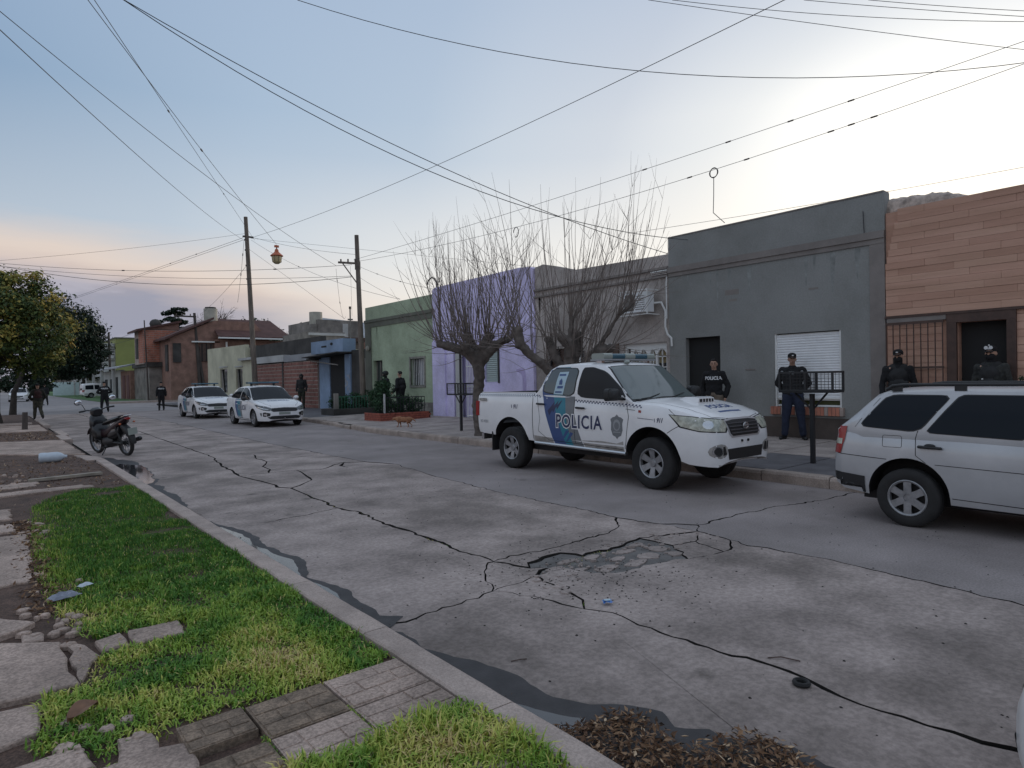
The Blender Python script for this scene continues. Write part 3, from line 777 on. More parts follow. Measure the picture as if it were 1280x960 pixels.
for yi in range(-2, 24):
    for xi in range(5):
        y0 = yi * 1.05 - .4; x0 = kerbX(y0) + .16 + xi * .88
        x1 = min(x0 + .86, 13.28); y1 = y0 + 1.03
        if x1 - x0 < .1: continue
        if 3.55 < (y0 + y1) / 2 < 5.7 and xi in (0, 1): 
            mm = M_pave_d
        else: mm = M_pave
        h = .008 + rnd.uniform(-.003, .006)
        q = [(x0, y0), (x1, y0), (x1, y1), (x0, y1)]
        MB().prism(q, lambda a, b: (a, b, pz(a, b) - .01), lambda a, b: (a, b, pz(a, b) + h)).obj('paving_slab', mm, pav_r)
# ---- beyond the block: crossing road, far road, verges
M_asph = mat('far_road', (0.27, 0.245, 0.24), .85, var=.2, vscale=.5)
M_verge = mat('verge_grass', (0.066, 0.144, 0.042), .9, var=.4, vscale=1.2, bump=1, bscale=20)
struct(MB().box(-60, 160, 44.0, 64.0, -.1, -.006).obj('crossing_street', M_asph))
struct(MB().box(-1.5, 8.5, 64.0, 260, -.1, -.004).obj('far_street', M_asph))
struct(MB().box(8.5, 16.0, 66.2, 69.8, -.1, .08).obj('far_corner_pavement', M_pave))
struct(MB().box(-30, -1.5, 64.0, 240, -.1, .05).obj('far_left_verge', M_dirt))
struct(MB().box(8.5, 80, 69.8, 240, -.1, .05).obj('far_right_verge', M_verge))
struct(MB().box(8.2, 40, 64.2, 66.2, -.1, .10).obj('far_verge_strip', M_verge))
struct(MB().box(8.0, 40, 64.0, 64.2, -.1, .14).obj('far_kerb', M_kerb))
# ================================================================ VEHICLES
M_white = mat('white_car_paint', (0.78, 0.77, 0.77), .32, spec=.5, coat=.5, var=.06, vscale=3, coords='obj')
M_silver = mat('silver_car_paint', (0.46, 0.46, 0.47), .34, metal=.25, coat=.4, var=.10, vscale=2.5, coords='obj')
M_tyre = mat('tyre_rubber', (0.022, 0.021, 0.021), .85, var=.3, vscale=9, coords='obj')
M_rim = mat('alloy_rim', (0.3, 0.3, 0.31), .45, metal=.6, var=.25, vscale=14, coords='obj')
M_black = mat('black_plastic', (0.018, 0.018, 0.019), .55)
M_seam = mat('panel_gap', (0.012, 0.012, 0.013), .9)
M_glass = mat('tinted_car_glass', (0.010, 0.013, 0.018), .06, spec=.14)
M_glassg = mat('grey_car_glass', (0.075, 0.090, 0.095), .10, spec=.7)
M_ws = mat('windscreen_glass', (0.10, 0.125, 0.125), .05, spec=.9)
M_dark = mat('dark_interior', (0.012, 0.011, 0.012), .7)
M_lamp = mat('headlamp_lens', (0.42, 0.43, 0.36), .12, spec=.8, var=.45, vscale=16, coords='obj')
M_lampd = mat('dark_headlamp_lens', (0.10, 0.11, 0.12), .10, spec=.8, var=.5, vscale=18, coords='obj')
M_red = mat('red_tail_lens', (0.30, 0.022, 0.020), .18, spec=.6)
M_chrome = mat('chrome_trim', (0.55, 0.55, 0.56), .2, metal=.9)
M_navy = mat('livery_navy', (0.022, 0.030, 0.085), .4)
M_teal = mat('livery_teal', (0.028, 0.20, 0.27), .4)
M_lblue = mat('livery_blue', (0.045, 0.085, 0.22), .4)
M_lgrey = mat('livery_grey', (0.17, 0.18, 0.19), .4)
M_paper = mat('paper_poster', (0.42, 0.55, 0.62), .6)
M_dust = mat('road_dust', (0.33, 0.31, 0.29), .8, var=.4, vscale=7, coords='obj')
M_bar = mat('light_bar_lens', (0.045, 0.11, 0.15), .2, spec=.6)
M_bar2 = mat('light_bar_pale', (0.30, 0.33, 0.30), .25)

def interp(k, x):
    if x <= k[0][0]: return k[0][1]
    for (a, va), (b, vb) in zip(k, k[1:]):
        if x <= b: return va + (vb - va) * (x - a) / (b - a)
    return k[-1][1]
def stations(ks, n=46):
    xs = set()
    for k in ks:
        for a, b in k: xs.add(round(a, 4))
    lo, hi = min(xs), max(xs)
    for i in range(n + 1): xs.add(round(lo + (hi - lo) * i / n, 4))
    xs = sorted(xs); out = [xs[0]]
    for x in xs[1:]:
        if x - out[-1] > .012: out.append(x)
    out[-1] = hi
    return out
def loft_rows(rows_at, xs, m=0):
    b = MB(); vs = []; n = None
    for x in xs:
        half = rows_at(x)
        full = [(x, -y, z) for y, z in half] + [(x, y, z) for y, z in reversed(half[1:-1])]
        n = len(full); vs += full
    fs = []
    for i in range(len(xs) - 1):
        for j in range(n):
            fs.append((i * n + j, (i + 1) * n + j, (i + 1) * n + (j + 1) % n, i * n + (j + 1) % n))
    fs.append(tuple(range(n))); fs.append(tuple((len(xs) - 1) * n + j for j in reversed(range(n))))
    return b.add(vs, fs, m)
class Car:
    def __init__(s, root, W, ZB, ZT, CRN, GH, WB, BELT, tumble, paint, arches, r_arch, roofcr=.03, bed=None, ghsh=.07):
        s.root = root
        def low(x):
            w, zb, zt, c = interp(W, x), interp(ZB, x), interp(ZT, x), interp(CRN, x)
            h = zt - zb
            return [(0, zb + .05), (w - .14, zb + .02), (w - .04, zb), (w - .014, zb + min(.09, h * .2)), (w - .002, zb + h * .34), (w, zb + h * .52), (w - .006, zb + h * .72),
                    (w - .026, zt - min(.06, h * .12)), (w - .060, zt - .012), (w - .14, zt + c * .25), (w * .5, zt + c * .8), (0, zt + c)]
        body = loft_rows(low, stations([W, ZB, ZT, CRN])).obj('body', [paint, M_dark], root, fix=True)
        parts = []
        for ax in arches:
            for sg in (-1, 1):
                pl = [(ax[0] + r_arch * 1.02, -.3)] + [(ax[0] + r_arch * math.cos(PI * i / 24), ax[1] + r_arch * math.sin(PI * i / 24)) for i in range(25)] + [(ax[0] - r_arch * 1.02, -.3)]
                c = MB(); c.prism(pl, lambda u, v: (u, sg * .48, v), lambda u, v: (u, sg * 1.3, v), 1); parts.append(c)
        if bed: c = MB(); c.box(*bed, 1); parts.append(c)
        tmp = []
        for c in parts:
            o = c.obj('cutter', [paint, M_dark], root); tmp.append(o)
            md = body.modifiers.new('b', 'BOOLEAN'); md.operation = 'DIFFERENCE'; md.solver = 'EXACT'; md.object = o
            try: md.material_mode = 'TRANSFER'
            except Exception: pass
        bpy.context.view_layer.update(); dg = bpy.context.evaluated_depsgraph_get()
        me = bpy.data.meshes.new_from_object(body.evaluated_get(dg)); body.modifiers.clear(); body.data = me; me.name = 'body'
        for o in tmp: bpy.data.objects.remove(o)
        me.polygons.foreach_set('use_smooth', [True] * len(me.polygons)); me.set_sharp_from_angle(angle=R(32))
        s.body = body
        s.low = low
        bms = [body]
        if GH:
            def gh(x):
                zt = interp(GH, x); wb = interp(WB, x); zb = interp(BELT, x)
                h = max(zt - zb, .005); wt = wb - tumble * h; sh = min(ghsh, h * .5)
                return [(0, zb - .10), (wb - .01, zb - .10), (wb, zb), (wb - tumble * h * .5 + .012 * min(1, h * 3), zb + h * .5), (wt, zt - sh), (wt - sh * .35, zt - sh * .35), (wt - sh * 1.1, zt), (wt * .5, zt + roofcr * .75 * min(1, h * 3)), (0, zt + roofcr * min(1, h * 3))]
            cabin = loft_rows(gh, stations([GH, WB, BELT], 30)).obj('cabin', paint, root, smooth=True, angle=30)
            s.cabin = cabin; bms.append(cabin); s.gh = gh
        s.build_bvh(bms)
    def build_bvh(s, objs):
        vs = []; fs = []
        for o in objs:
            off = len(vs); vs += [v.co.copy() for v in o.data.vertices]; fs += [[i + off for i in p.vertices] for p in o.data.polygons]
        s.bvh = BVHTree.FromPolygons(vs, fs)
    def decal_bm(s, bm, O, U, V, off, mt, name, parent=None, step=.05, smooth=True):
        D = U.cross(V).normalized() * -1      # looking direction (into the body)
        xs = [v.co.x for v in bm.verts]; ys = [v.co.y for v in bm.verts]
        for k, (lo, hi) in enumerate(((min(xs), max(xs)), (min(ys), max(ys)))):
            n = int(lo / step) + 1 if lo > 0 else int(lo / step)
            t = math.floor(lo / step) + 1
            while t * step < hi:
                no = Vector((1, 0, 0)) if k == 0 else Vector((0, 1, 0))
                bmesh.ops.bisect_plane(bm, geom=bm.verts[:] + bm.edges[:] + bm.faces[:], plane_co=no * t * step, plane_no=no, dist=1e-5)
                t += 1
        for v in bm.verts:
            p = O + U * v.co.x + V * v.co.y
            h = s.bvh.ray_cast(p - D * 4, D)
            if h[0] is None:
                h = s.bvh.find_nearest(p)
            nrm = h[1] if h[1].dot(D) < 0 else -h[1]
            v.co = h[0] + (nrm * .6 - D * .4).normalized() * off
        me = bpy.data.meshes.new(name); bmesh.ops.recalc_face_normals(bm, faces=bm.faces)
        bm.normal_update()
        if len(bm.faces) and sum((f.normal.dot(D) * f.calc_area() for f in bm.faces)) > 0:
            bmesh.ops.reverse_faces(bm, faces=bm.faces)
        bm.to_mesh(me); bm.free(); me.materials.append(mt)
        if smooth: me.polygons.foreach_set('use_smooth', [True] * len(me.polygons))
        return link(name, me, parent or s.root)
    def decal(s, name, polys, D, off, mt, parent=None, step=.05):
        D = Vector(D).normalized(); U = D.cross(Vector((0, 0, 1)))
        if U.length < .1: U = Vector((0, -1, 0))
        U.normalize(); V = U.cross(D).normalized()
        bm = bmesh.new()
        for pl in polys:
            f = [bm.verts.new((Vector(p).dot(U), Vector(p).dot(V), 0)) for p in pl]
            try: bm.faces.new(f)
            except ValueError: pass
        c = Vector(polys[0][0]); O = D * (c.dot(D))
        return s.decal_bm(bm, O, U, V, off, mt, name, parent, step)
    def side(s, name, poly, off, mt, sides=(-1, 1), parent=None, step=.05):
        r = None
        for sg in sides:
            q = s.decal(name, [[(x, sg * 1.0, z) for x, z in pl] for pl in (poly if isinstance(poly[0][0], (tuple, list)) else [poly])], (0, -sg, 0), off, mt, parent, step)
            if r is None: r = q
        return r
    def seam(s, name, path, D, w=.006, off=.002, mt=None, parent=None):
        polys = []
        D_ = Vector(D).normalized()
        for a, b in zip(path, path[1:]):
            a = Vector(a); b = Vector(b); t = (b - a).normalized(); n_ = t.cross(D_).normalized() * w / 2
            polys.append([a - n_, b - n_, b + n_, a + n_])
        return s.decal(name, polys, D, off, mt or M_seam, parent, .04)
    def sideseam(s, path, w=.006, sides=(-1, 1)):
        for sg in sides: s.seam('panel_seam', [(x, sg, z) for x, z in path], (0, -sg, 0), w)
    def text(s, name, txt, c, size, sx, side, off, mt, bold=0.0, space=1.0, D=None, slant=0.0, parent=None, V=None):
        bm = text_bm(txt, size, sx, bold, space=space)
        if D is None:
            D = Vector((0, -side, 0)); U = Vector((1, 0, 0)) if side < 0 else Vector((-1, 0, 0)); VV = Vector((0, 0, 1))
            VV = (VV + U * slant)
        else:
            D = Vector(D).normalized(); VV = Vector(V); U = VV.cross(-D * -1).normalized() * 1
            U = D.cross(VV).normalized()
        if slant:
            for v in bm.verts: v.co.x += v.co.y * slant
            VV = Vector((0, 0, 1))
        return s.decal_bm(bm, Vector(c), U, VV, off, mt, name, parent, .06)
def rrect(x0, x1, y0, y1, r, n=4):
    o = []
    for cx, cy, a in ((x1 - r, y0 + r, -90), (x1 - r, y1 - r, 0), (x0 + r, y1 - r, 90), (x0 + r, y0 + r, 180)):
        for i in range(n + 1): t = R(a + 90 * i / n); o.append((cx + r * math.cos(t), cy + r * math.sin(t)))
    return o
def smooth_poly(p, it=2, k=.22):
    for _ in range(it):
        q = []
        for a, b in zip(p, p[1:] + p[:1]):
            q += [(a[0] + (b[0] - a[0]) * k, a[1] + (b[1] - a[1]) * k), (a[0] + (b[0] - a[0]) * (1 - k), a[1] + (b[1] - a[1]) * (1 - k))]
        p = q
    return p
def grow(p, d):
    n = len(p); cx = sum(a[0] for a in p) / n; cy = sum(a[1] for a in p) / n
    o = []
    for a in p:
        v = Vector((a[0] - cx, a[1] - cy)); l = v.length; v = v * ((l + d) / l); o.append((cx + v.x, cy + v.y))
    return o
def wheel(root, x, y, r, wd, rr, style, steer=0.0):
    """y sign gives the side; rim faces outward"""
    sg = 1 if y > 0 else -1
    o = link('wheel', None, root); o = None
    M = Matrix.Rotation(R(-90 * sg), 4, 'X')
    hub = MB().lathe([(0.001, -wd * .3), (rr * .95, -wd * .3), (rr * .95, wd * .1), (.001, wd * .12)], 20, 0, M).mesh('wheel', M_dark, True, fix=True)
    w = link('wheel', hub, root, (x, y, r), steer)
    h = wd / 2
    prof = [(rr, -h * .9), (rr + .02, -h), (r - .045, -h * 1.0), (r - .012, -h * .86), (r, -h * .7), (r, -h * .25), (r - .012, -h * .22), (r - .012, -h * .14), (r, -h * .11), (r, h * .11), (r - .012, h * .14), (r - .012, h * .22), (r, h * .25), (r, h * .7), (r - .012, h * .86), (r - .045, h), (rr + .02, h), (rr, h * .9), (rr, -h * .9)]
    MB().lathe(prof, 36, 0, M).obj('tyre', M_tyre, w, smooth=True, angle=40)
    b = MB()
    b.lathe([(rr, h * .3), (rr, h * .93), (rr - .008, h * .98), (rr - .022, h * .90), (rr - .028, h * .5)], 36, 0, M)
    b.lathe([(.001, h * .70), (rr * .22, h * .70), (rr * .26, h * .60), (rr * .30, h * .45)], 24, 0, M)
    n = style['n']; w0 = style['w0']; w1 = style['w1']
    for i in range(n):
        a = 2 * PI * (i + .5) / n; ca, sa = math.cos(a), math.sin(a)
        z0 = h * style.get('z0', .58); z1 = h * .86
        pts = []
        for rad, ww, zz in ((rr * .2, w0, z0), (rr * .6, (w0 + w1) * .5 * .9, (z0 + z1) / 2 + h * .03), (rr - .012, w1, z1)):
            pts.append((rad, -ww / 2, zz)); pts.append((rad, ww / 2, zz))
        vs = []
        for dz in (0, -.018):
            for (px, py, pz_) in pts: vs.append(M @ Vector((px * ca - py * sa, px * sa + py * ca, pz_ + dz)))
        b.add(vs, [(0, 2, 3, 1), (2, 4, 5, 3), (6, 7, 9, 8), (8, 9, 11, 10), (0, 6, 8, 2), (2, 8, 10, 4), (1, 3, 9, 7), (3, 5, 11, 9), (4, 10, 11, 5), (0, 1, 7, 6)])
    b.obj('rim', M_rim, w, smooth=True, angle=30)
    return w
# remove the stray placeholder made by link('wheel', None)
_wheel = wheel
def wheel(root, x, y, r, wd, rr, style, steer=0.0):
    before = set(bpy.data.objects)
    w = _wheel(root, x, y, r, wd, rr, style, steer)
    for o in set(bpy.data.objects) - before:
        if o.type == 'EMPTY' and o.name.startswith('wheel'): bpy.data.objects.remove(o)
    w.name = 'wheel'
    return w

# ---------------------------------------------------------------- police pickup
tr = thing('police_pickup', 'dirty white double-cab police pickup with roof light bar and POLICIA across its doors', 'pickup truck', (7.93, 5.66, 0), R(-90))
P = Car(tr,
    W=[(-4.02, .80), (-3.98, .835), (-3.6, .848), (-2.5, .850), (.1, .850), (.45, .84), (.70, .80), (.84, .73), (.92, .64), (.955, .55)],
    ZB=[(-4.02, .60), (-3.85, .58), (-2.4, .52), (-.5, .48), (.4, .46), (.6, .40), (.92, .37), (.955, .41)],
    ZT=[(-4.02, 1.31), (-3.95, 1.325), (-2.43, 1.325), (-2.38, 1.325), (-1.5, 1.265), (-.45, 1.215), (.15, 1.17), (.5, 1.105), (.75, 1.03), (.86, .97), (.92, .88), (.955, .76)],
    CRN=[(-4.02, 0), (-2.4, 0), (-.5, .02), (-.2, .055), (.5, .055), (.8, .035), (.955, .01)],
    GH=[(-2.385, 1.32), (-2.36, 1.36), (-2.22, 1.60), (-2.10, 1.735), (-1.98, 1.775), (-1.5, 1.795), (-1.1, 1.785), (-.95, 1.755), (-.86, 1.71), (-.33, 1.215), (-.30, 1.19)],
    WB=[(-2.385, .80), (-2.2, .825), (-1.0, .825), (-.3, .80)],
    BELT=[(-2.385, 1.30), (-1.5, 1.255), (-.3, 1.19)], tumble=.24, paint=M_white,
    arches=[(.02, .40), (-3.04, .43)], r_arch=.475, bed=(-3.93, -2.46, -.74, .74, .78, 1.6))
P.side('livery_panel', [(-2.17, 1.74), (-2.20, 1.55), (-2.21, 1.36), (-2.12, 1.01), (-1.93, .515), (-1.66, .508), (-1.86, 1.0), (-1.95, 1.36), (-1.93, 1.74)], .0015, M_lblue)
P.side('livery_panel', [(-1.93, 1.74), (-1.95, 1.36), (-1.86, 1.0), (-1.66, .508), (-1.50, .506), (-1.62, .85), (-1.66, 1.2), (-1.66, 1.74)], .0015, M_teal)
P.side('livery_panel', [(-1.66, 1.28), (-1.66, 1.2), (-1.62, .85), (-1.50, .506), (-1.27, .502), (-1.38, .77), (-1.455, 1.03), (-1.45, 1.275)], .0015, M_lgrey)
P.side('livery_stripe', [[(-2.02 + .09 * i, .96 + .05 * i), (-1.93 + .09 * i, 1.08 + .05 * i), (-1.90 + .09 * i, 1.19 + .02 * i), (-2.06 + .1 * i, 1.04 + .04 * i)] for i in range(3)], .0025, M_navy)
P.side('livery_stripe', [[(-1.78, .55), (-1.68, .62), (-1.56, .74), (-1.64, .74)], [(-1.66, .55), (-1.58, .60), (-1.48, .70), (-1.54, .72)]], .0025, M_lblue)
# checker band along the side
ch = []
for i in range(62):
    x = -3.98 + i * .062
    if x > -.18: break
    if -2.28 < x < -1.48: continue
    zt = interp([(-4.02, 1.30), (-2.4, 1.30), (-1.5, 1.235), (-.45, 1.185), (.0, 1.16)], x)
    for r_ in range(2):
        xx = x + (.031 if r_ else 0)
        ch.append([(xx, zt - .022 * (r_ + 1)), (xx + .029, zt - .022 * (r_ + 1)), (xx + .029, zt - .022 * r_ - .002), (xx, zt - .022 * r_ - .002)])
P.side('checker_band', ch, .002, M_navy, step=.2)
# windows
rw = smooth_poly([(-2.17, 1.345), (-2.17, 1.47), (-2.06, 1.675), (-1.97, 1.715), (-1.46, 1.715), (-1.49, 1.285)], 2, .12)
fw = smooth_poly([(-1.40, 1.275), (-1.36, 1.715), (-1.15, 1.715), (-.90, 1.64), (-.60, 1.42), (-.46, 1.26), (-.47, 1.235)], 2, .12)
P.side('window_seal', grow(rw, .022), .003, M_black); P.side('rear_side_window', rw, .006, M_glassg)
P.side('window_seal', grow(fw, .020), .003, M_black); fwin = P.side('front_side_window', fw, .006, M_dark)
P.side('poster', [(-1.93, 1.31), (-1.87, 1.66), (-1.66, 1.665), (-1.72, 1.30)], .0085, M_paper, sides=(-1,))
P.side('poster_print', [[(-1.86, 1.60), (-1.71, 1.60), (-1.71, 1.63), (-1.86, 1.63)], [(-1.87, 1.40), (-1.74, 1.40), (-1.73, 1.44), (-1.86, 1.44)], [(-1.83, 1.46), (-1.76, 1.46), (-1.76, 1.52), (-1.79, 1.56), (-1.83, 1.52)], [(-1.90, 1.33), (-1.75, 1.33), (-1.75, 1.355), (-1.90, 1.355)]], .010, M_lblue, sides=(-1,))
# windscreen
def quad_on(y0, y1, a, b, ins=0.0):
    return [(a[0], -y0, a[1]), (a[0], y0, a[1]), (b[0], y1, b[1]), (b[0], -y1, b[1])]
Dws = (-.68, 0, -.73)
P.decal('windscreen_seal', [quad_on(.785, .655, (-.325, 1.205), (-.89, 1.745))], Dws, .003, M_black)
P.decal('windscreen', [quad_on(.765, .635, (-.36, 1.24), (-.875, 1.72))], Dws, .006, M_ws)
# black seal line and wiper
wp = MB()
for y0 in (-.62, -.02): wp.tube([(-.30, y0, 1.25), (-.345, y0 + .25, 1.262), (-.40, y0 + .55, 1.31)], [.008, .007, .005], 6)
wp.obj('wiper', M_black, tr)
MB().box(-.34, -.28, -.70, .70, 1.215, 1.245).obj('cowl', M_black, tr)
# seams
P.sideseam([(-2.435, 1.31), (-2.435, .54)], .012)
P.sideseam([(-2.34, 1.30), (-2.30, 1.15), (-2.25, .9), (-2.30, .7), (-2.05, .56)], .007)
P.sideseam([(-1.45, 1.27), (-1.46, 1.0), (-1.45, .54)], .009)
P.sideseam([(-.42, 1.21), (-.36, 1.0), (-.42, .62), (-.45, .53)], .009)
P.sideseam([(-2.05, .56), (-.5, .52)], .008)
P.sideseam([(.30, 1.12), (.42, 1.045)], .006)
P.sideseam([(.30, .80), (.40, .86), (.52, .92)], .008)
for y in (-.70, .70): P.seam('panel_seam', [(-.30, y, 2), (.2, y * .97, 2), (.62, y * .9, 2), (.80, y * .8, 2)], (0, 0, -1), .007)
P.seam('panel_seam', [(.80, -.56, 2), (.86, -.3, 2), (.87, 0, 2), (.86, .3, 2), (.80, .56, 2)], (0, 0, -1), .007)
# lower dust film and sill
P.side('dust_film', [(-2.42, .525), (-2.42, .62), (-1.97, .60), (-1.95, .52)], .0012, M_dust)
P.side('dust_film', [(-1.25, .505), (-1.30, .60), (-.9, .62), (-.6, .60), (-.47, .64), (-.47, .49)], .0012, M_dust)
for sg in (-1, 1): MB().tube([(-2.42, sg * .80, .50), (-.45, sg * .80, .465)], .03, 8).obj('side_step', M_chrome, tr)
# lettering
for sg in (-1, 1):
    P.text('lettering_outline', 'POLICIA', (-1.37, sg, .875), .285, .86, sg, .0035, M_white, bold=.022, space=1.12)
    P.text('lettering', 'POLICIA', (-1.37, sg, .875), .285, .86, sg, .0055, M_navy, bold=.006, space=1.12)
    P.text('lettering', '911', (-2.88, sg, 1.085), .10, .8, sg, .003, M_navy, bold=.003, slant=.2)
    P.text('lettering', '911', (.185, sg, .965), .085, .8, sg, .003, M_navy, bold=.003, slant=.2)
    P.side('lettering', [[(-.20, .985), (.08, .968), (.08, .975), (-.20, .992)]], .003, M_navy, sides=(sg,))
    P.side('lettering', [[(-2.99, 1.06), (-2.975, 1.06), (-2.985, 1.12), (-3.0, 1.12)], [(.095, .94), (.105, .94), (.10, .99), (.09, .99)]], .003, M_navy, sides=(sg,))
    P.text('lettering', 'RO 43201', (-3.78, sg, .80), .075, .8, sg, .003, M_lgrey)
sh = smooth_poly([(-.62, .97), (-.60, 1.0), (-.68, 1.02), (-.66, 1.0)], 0)
shield = [(-.70, .955), (-.655, .985), (-.62, .99), (-.58, 1.025), (-.54, .99), (-.50, .985), (-.455, .955), (-.475, .90), (-.47, .80), (-.50, .72), (-.55, .70), (-.58, .665), (-.61, .70), (-.66, .72), (-.69, .80), (-.685, .90)]
P.side('shield_emblem', shield, .0025, M_lgrey)
M_lg2 = mat('livery_light_grey', (.30, .31, .32), .4)
P.side('shield_emblem', [(-.58 + .07 * math.cos(t * .5236), .87 + .085 * math.sin(t * .5236)) for t in range(12)], .0038, M_lg2)
P.side('shield_emblem', [(-.58 + .045 * math.cos(t * .5236), .86 + .055 * math.sin(t * .5236)) for t in range(12)], .005, M_lgrey)
P.side('shield_emblem', [[(-.66, .76), (-.50, .76), (-.52, .775), (-.64, .775)]], .005, M_lg2)
P.side('side_marker', [[(-.19, 1.065), (-.14, 1.06), (-.14, 1.095), (-.19, 1.10)]], .004, M_red)
P.side('side_trim', [[(-.42, 1.105), (-.25, 1.09), (-.25, 1.096), (-.42, 1.112)]], .004, M_seam)
# handles
for sg in (-1, 1):
    for hx, hz in ((-2.22, 1.145), (-1.31, 1.10)):
        MB().capsule((hx - .085, sg * .862, hz + .004), (hx + .085, sg * .862, hz), .017, .015, 8).obj('door_handle', M_black, tr, smooth=True)
    # mirror
    m_ = MB()
    m_.prism(rrect(-.135, .135, -.09, .09, .05), lambda u, v: (-.58, sg * .985 + u, 1.315 + v), lambda u, v: (-.50, sg * .985 + u * .97, 1.315 + v * .95)); m_.prism(rrect(-.12, .12, -.08, .08, .05), lambda u, v: (-.50, sg * .985 + u, 1.315 + v), lambda u, v: (-.455, sg * .985 + u * .7, 1.315 + v * .7)); m_.tube([(-.50, sg * .80, 1.25), (-.50, sg * .90, 1.27)], .022, 8)
    m_.obj('wing_mirror', M_black, tr, smooth=True, angle=60)
    # tail lamp
    MB().prism(rrect(-4.035, -3.94, .90, 1.17, .02), lambda a, b: (a, sg * .80, b), lambda a, b: (a, sg * .845, b)).obj('tail_lamp', M_red, tr)
    MB().prism(rrect(-3.92, -3.70, 1.175, 1.225, .02), lambda a, b: (a, sg * .84, b), lambda a, b: (a, sg * .852, b)).obj('tailgate_badge', M_dust, tr)
# front end
for sg in (-1, 1):
    P.decal('headlamp_gap', [[(.36, sg * .88, 1.055), (.66, sg * .78, 1.035), (.93, sg * .42, .985), (.96, sg * .40, .90), (.95, sg * .44, .815), (.74, sg * .75, .835), (.52, sg * .86, .885)]], (-.62, -sg * .78, 0), .003, M_seam)
    P.decal('headlamp', [[(.39, sg * .88, 1.045), (.66, sg * .78, 1.025), (.92, sg * .45, .975), (.95, sg * .43, .90), (.94, sg * .46, .828), (.74, sg * .75, .848), (.54, sg * .86, .900)]], (-.62, -sg * .78, 0), .007, M_lamp)
    P.decal('headlamp_reflector', [[(.80, sg * .66 + .09 * math.cos(t * .628), .925 + .055 * math.sin(t * .628)) for t in range(10)]], (-.80, -sg * .6, 0), .009, M_chrome)
    P.decal('fog_recess', [[(1, sg * .57 + .15 * math.cos(t * .5236), .578 + .095 * math.sin(t * .5236)) for t in range(12)]], (-1, 0, 0), .0025, M_dust)
    P.decal('fog_recess', [[(1, sg * .45, .53), (1, sg * .535, .52), (1, sg * .535, .635), (1, sg * .49, .64)]], (-1, 0, 0), .005, M_black)
    P.decal('fog_lamp', [[(1, sg * .61 + .070 * math.cos(t * .4189), .578 + .070 * math.sin(t * .4189)) for t in range(15)]], (-1, 0, 0), .006, M_chrome)
    P.decal('fog_lamp_glass', [[(1, sg * .61 + .052 * math.cos(t * .4189), .578 + .052 * math.sin(t * .4189)) for t in range(15)]], (-1, 0, 0), .010, M_black)
gr_p = [(1, -.37, .955), (1, -.2, .972), (1, .2, .972), (1, .37, .955), (1, .345, .80), (1, .30, .765), (1, -.30, .765), (1, -.345, .80)]
P.decal('grille_surround', [[(1, y * 1.10, .868 + (z - .868) * 1.22) for x, y, z in gr_p]], (-1, 0, 0), .004, M_silver)
P.decal('grille', [gr_p], (-1, 0, 0), .008, M_black)
for i in range(4):
    z = .80 + i * .042; xx = .955 - .0 - max(0, (z - .76)) * .22
    hw = .33 + .01 * i
    pts = []
    for k in range(9):
        y = -hw + 2 * hw * k / 8; h = P.bvh.ray_cast(Vector((3, y, z)), Vector((-1, 0, 0)))
        pts.append((h[0].x + .015, y, z))
    MB().tube(pts, .010, 6).obj('grille_bar', mat('grille_bar_grey', (.06, .06, .065), .4), tr)
emb = MB()
for a, b_ in ((.06, .042), (.026, .042), (.058, .018)):
    pts = [(.965, a * math.cos(t * PI / 9), .888 + (b_ if a != .058 else .016) * math.sin(t * PI / 9) + (0.016 if a == .058 else 0)) for t in range(19)]
    emb.tube(pts, .005, 5)
emb.obj('front_emblem', M_chrome, tr)
P.decal('lower_intake', [[(1, -.43, .60), (1, .43, .60), (1, .40, .455), (1, -.40, .455)]], (-1, 0, 0), .004, M_black)
for y in (-.09, .06):
    MB().cyl((.93, y, .69), (.972, y, .69), .017, 10).obj('plate_bolt', M_black, tr)
P.decal('bumper_lip', [[(1, -.60, .40), (1, .60, .40), (1, .58, .378), (1, -.58, .378)]], (-1, 0, 0), .004, M_dust)
# bonnet scoop
sc = MB(); vs = []
for x, w_, z0, z1 in ((-.02, .16, 1.20, 1.225), (.12, .20, 1.20, 1.265), (.30, .22, 1.185, 1.265), (.36, .21, 1.165, 1.25)):
    vs += [(x, -w_, z0), (x, -w_ * .86, z1), (x, w_ * .86, z1), (x, w_, z0)]
sc.add(vs, [(4 * i + j, 4 * i + j + 1, 4 * i + j + 5, 4 * i + j + 4) for i in range(3) for j in range(3)] + [(12, 13, 14, 15), (0, 3, 2, 1)])
sc.obj('bonnet_scoop', M_white, tr, smooth=True, angle=30)
MB().box(.352, .366, -.165, .165, 1.195, 1.238).obj('scoop_mouth', M_black, tr)
for i in range(4): MB().box(.36, .370, -.105 + i * .07 - .006, -.105 + i * .07 + .006, 1.19, 1.24).obj('scoop_fin', M_white, tr)
# POLICIA on the bonnet
P.text('lettering', 'POLICIA', (.56, 0, 1.2), .15, 1.0, 0, .004, M_lblue, bold=.004, D=(0, 0, -1), V=(-1, 0, 0))
P.decal('bonnet_stripe', [[(.70, -.26, 2), (.70, .26, 2), (.74, .26, 2), (.74, -.26, 2)]], (0, 0, -1), .003, M_lblue)
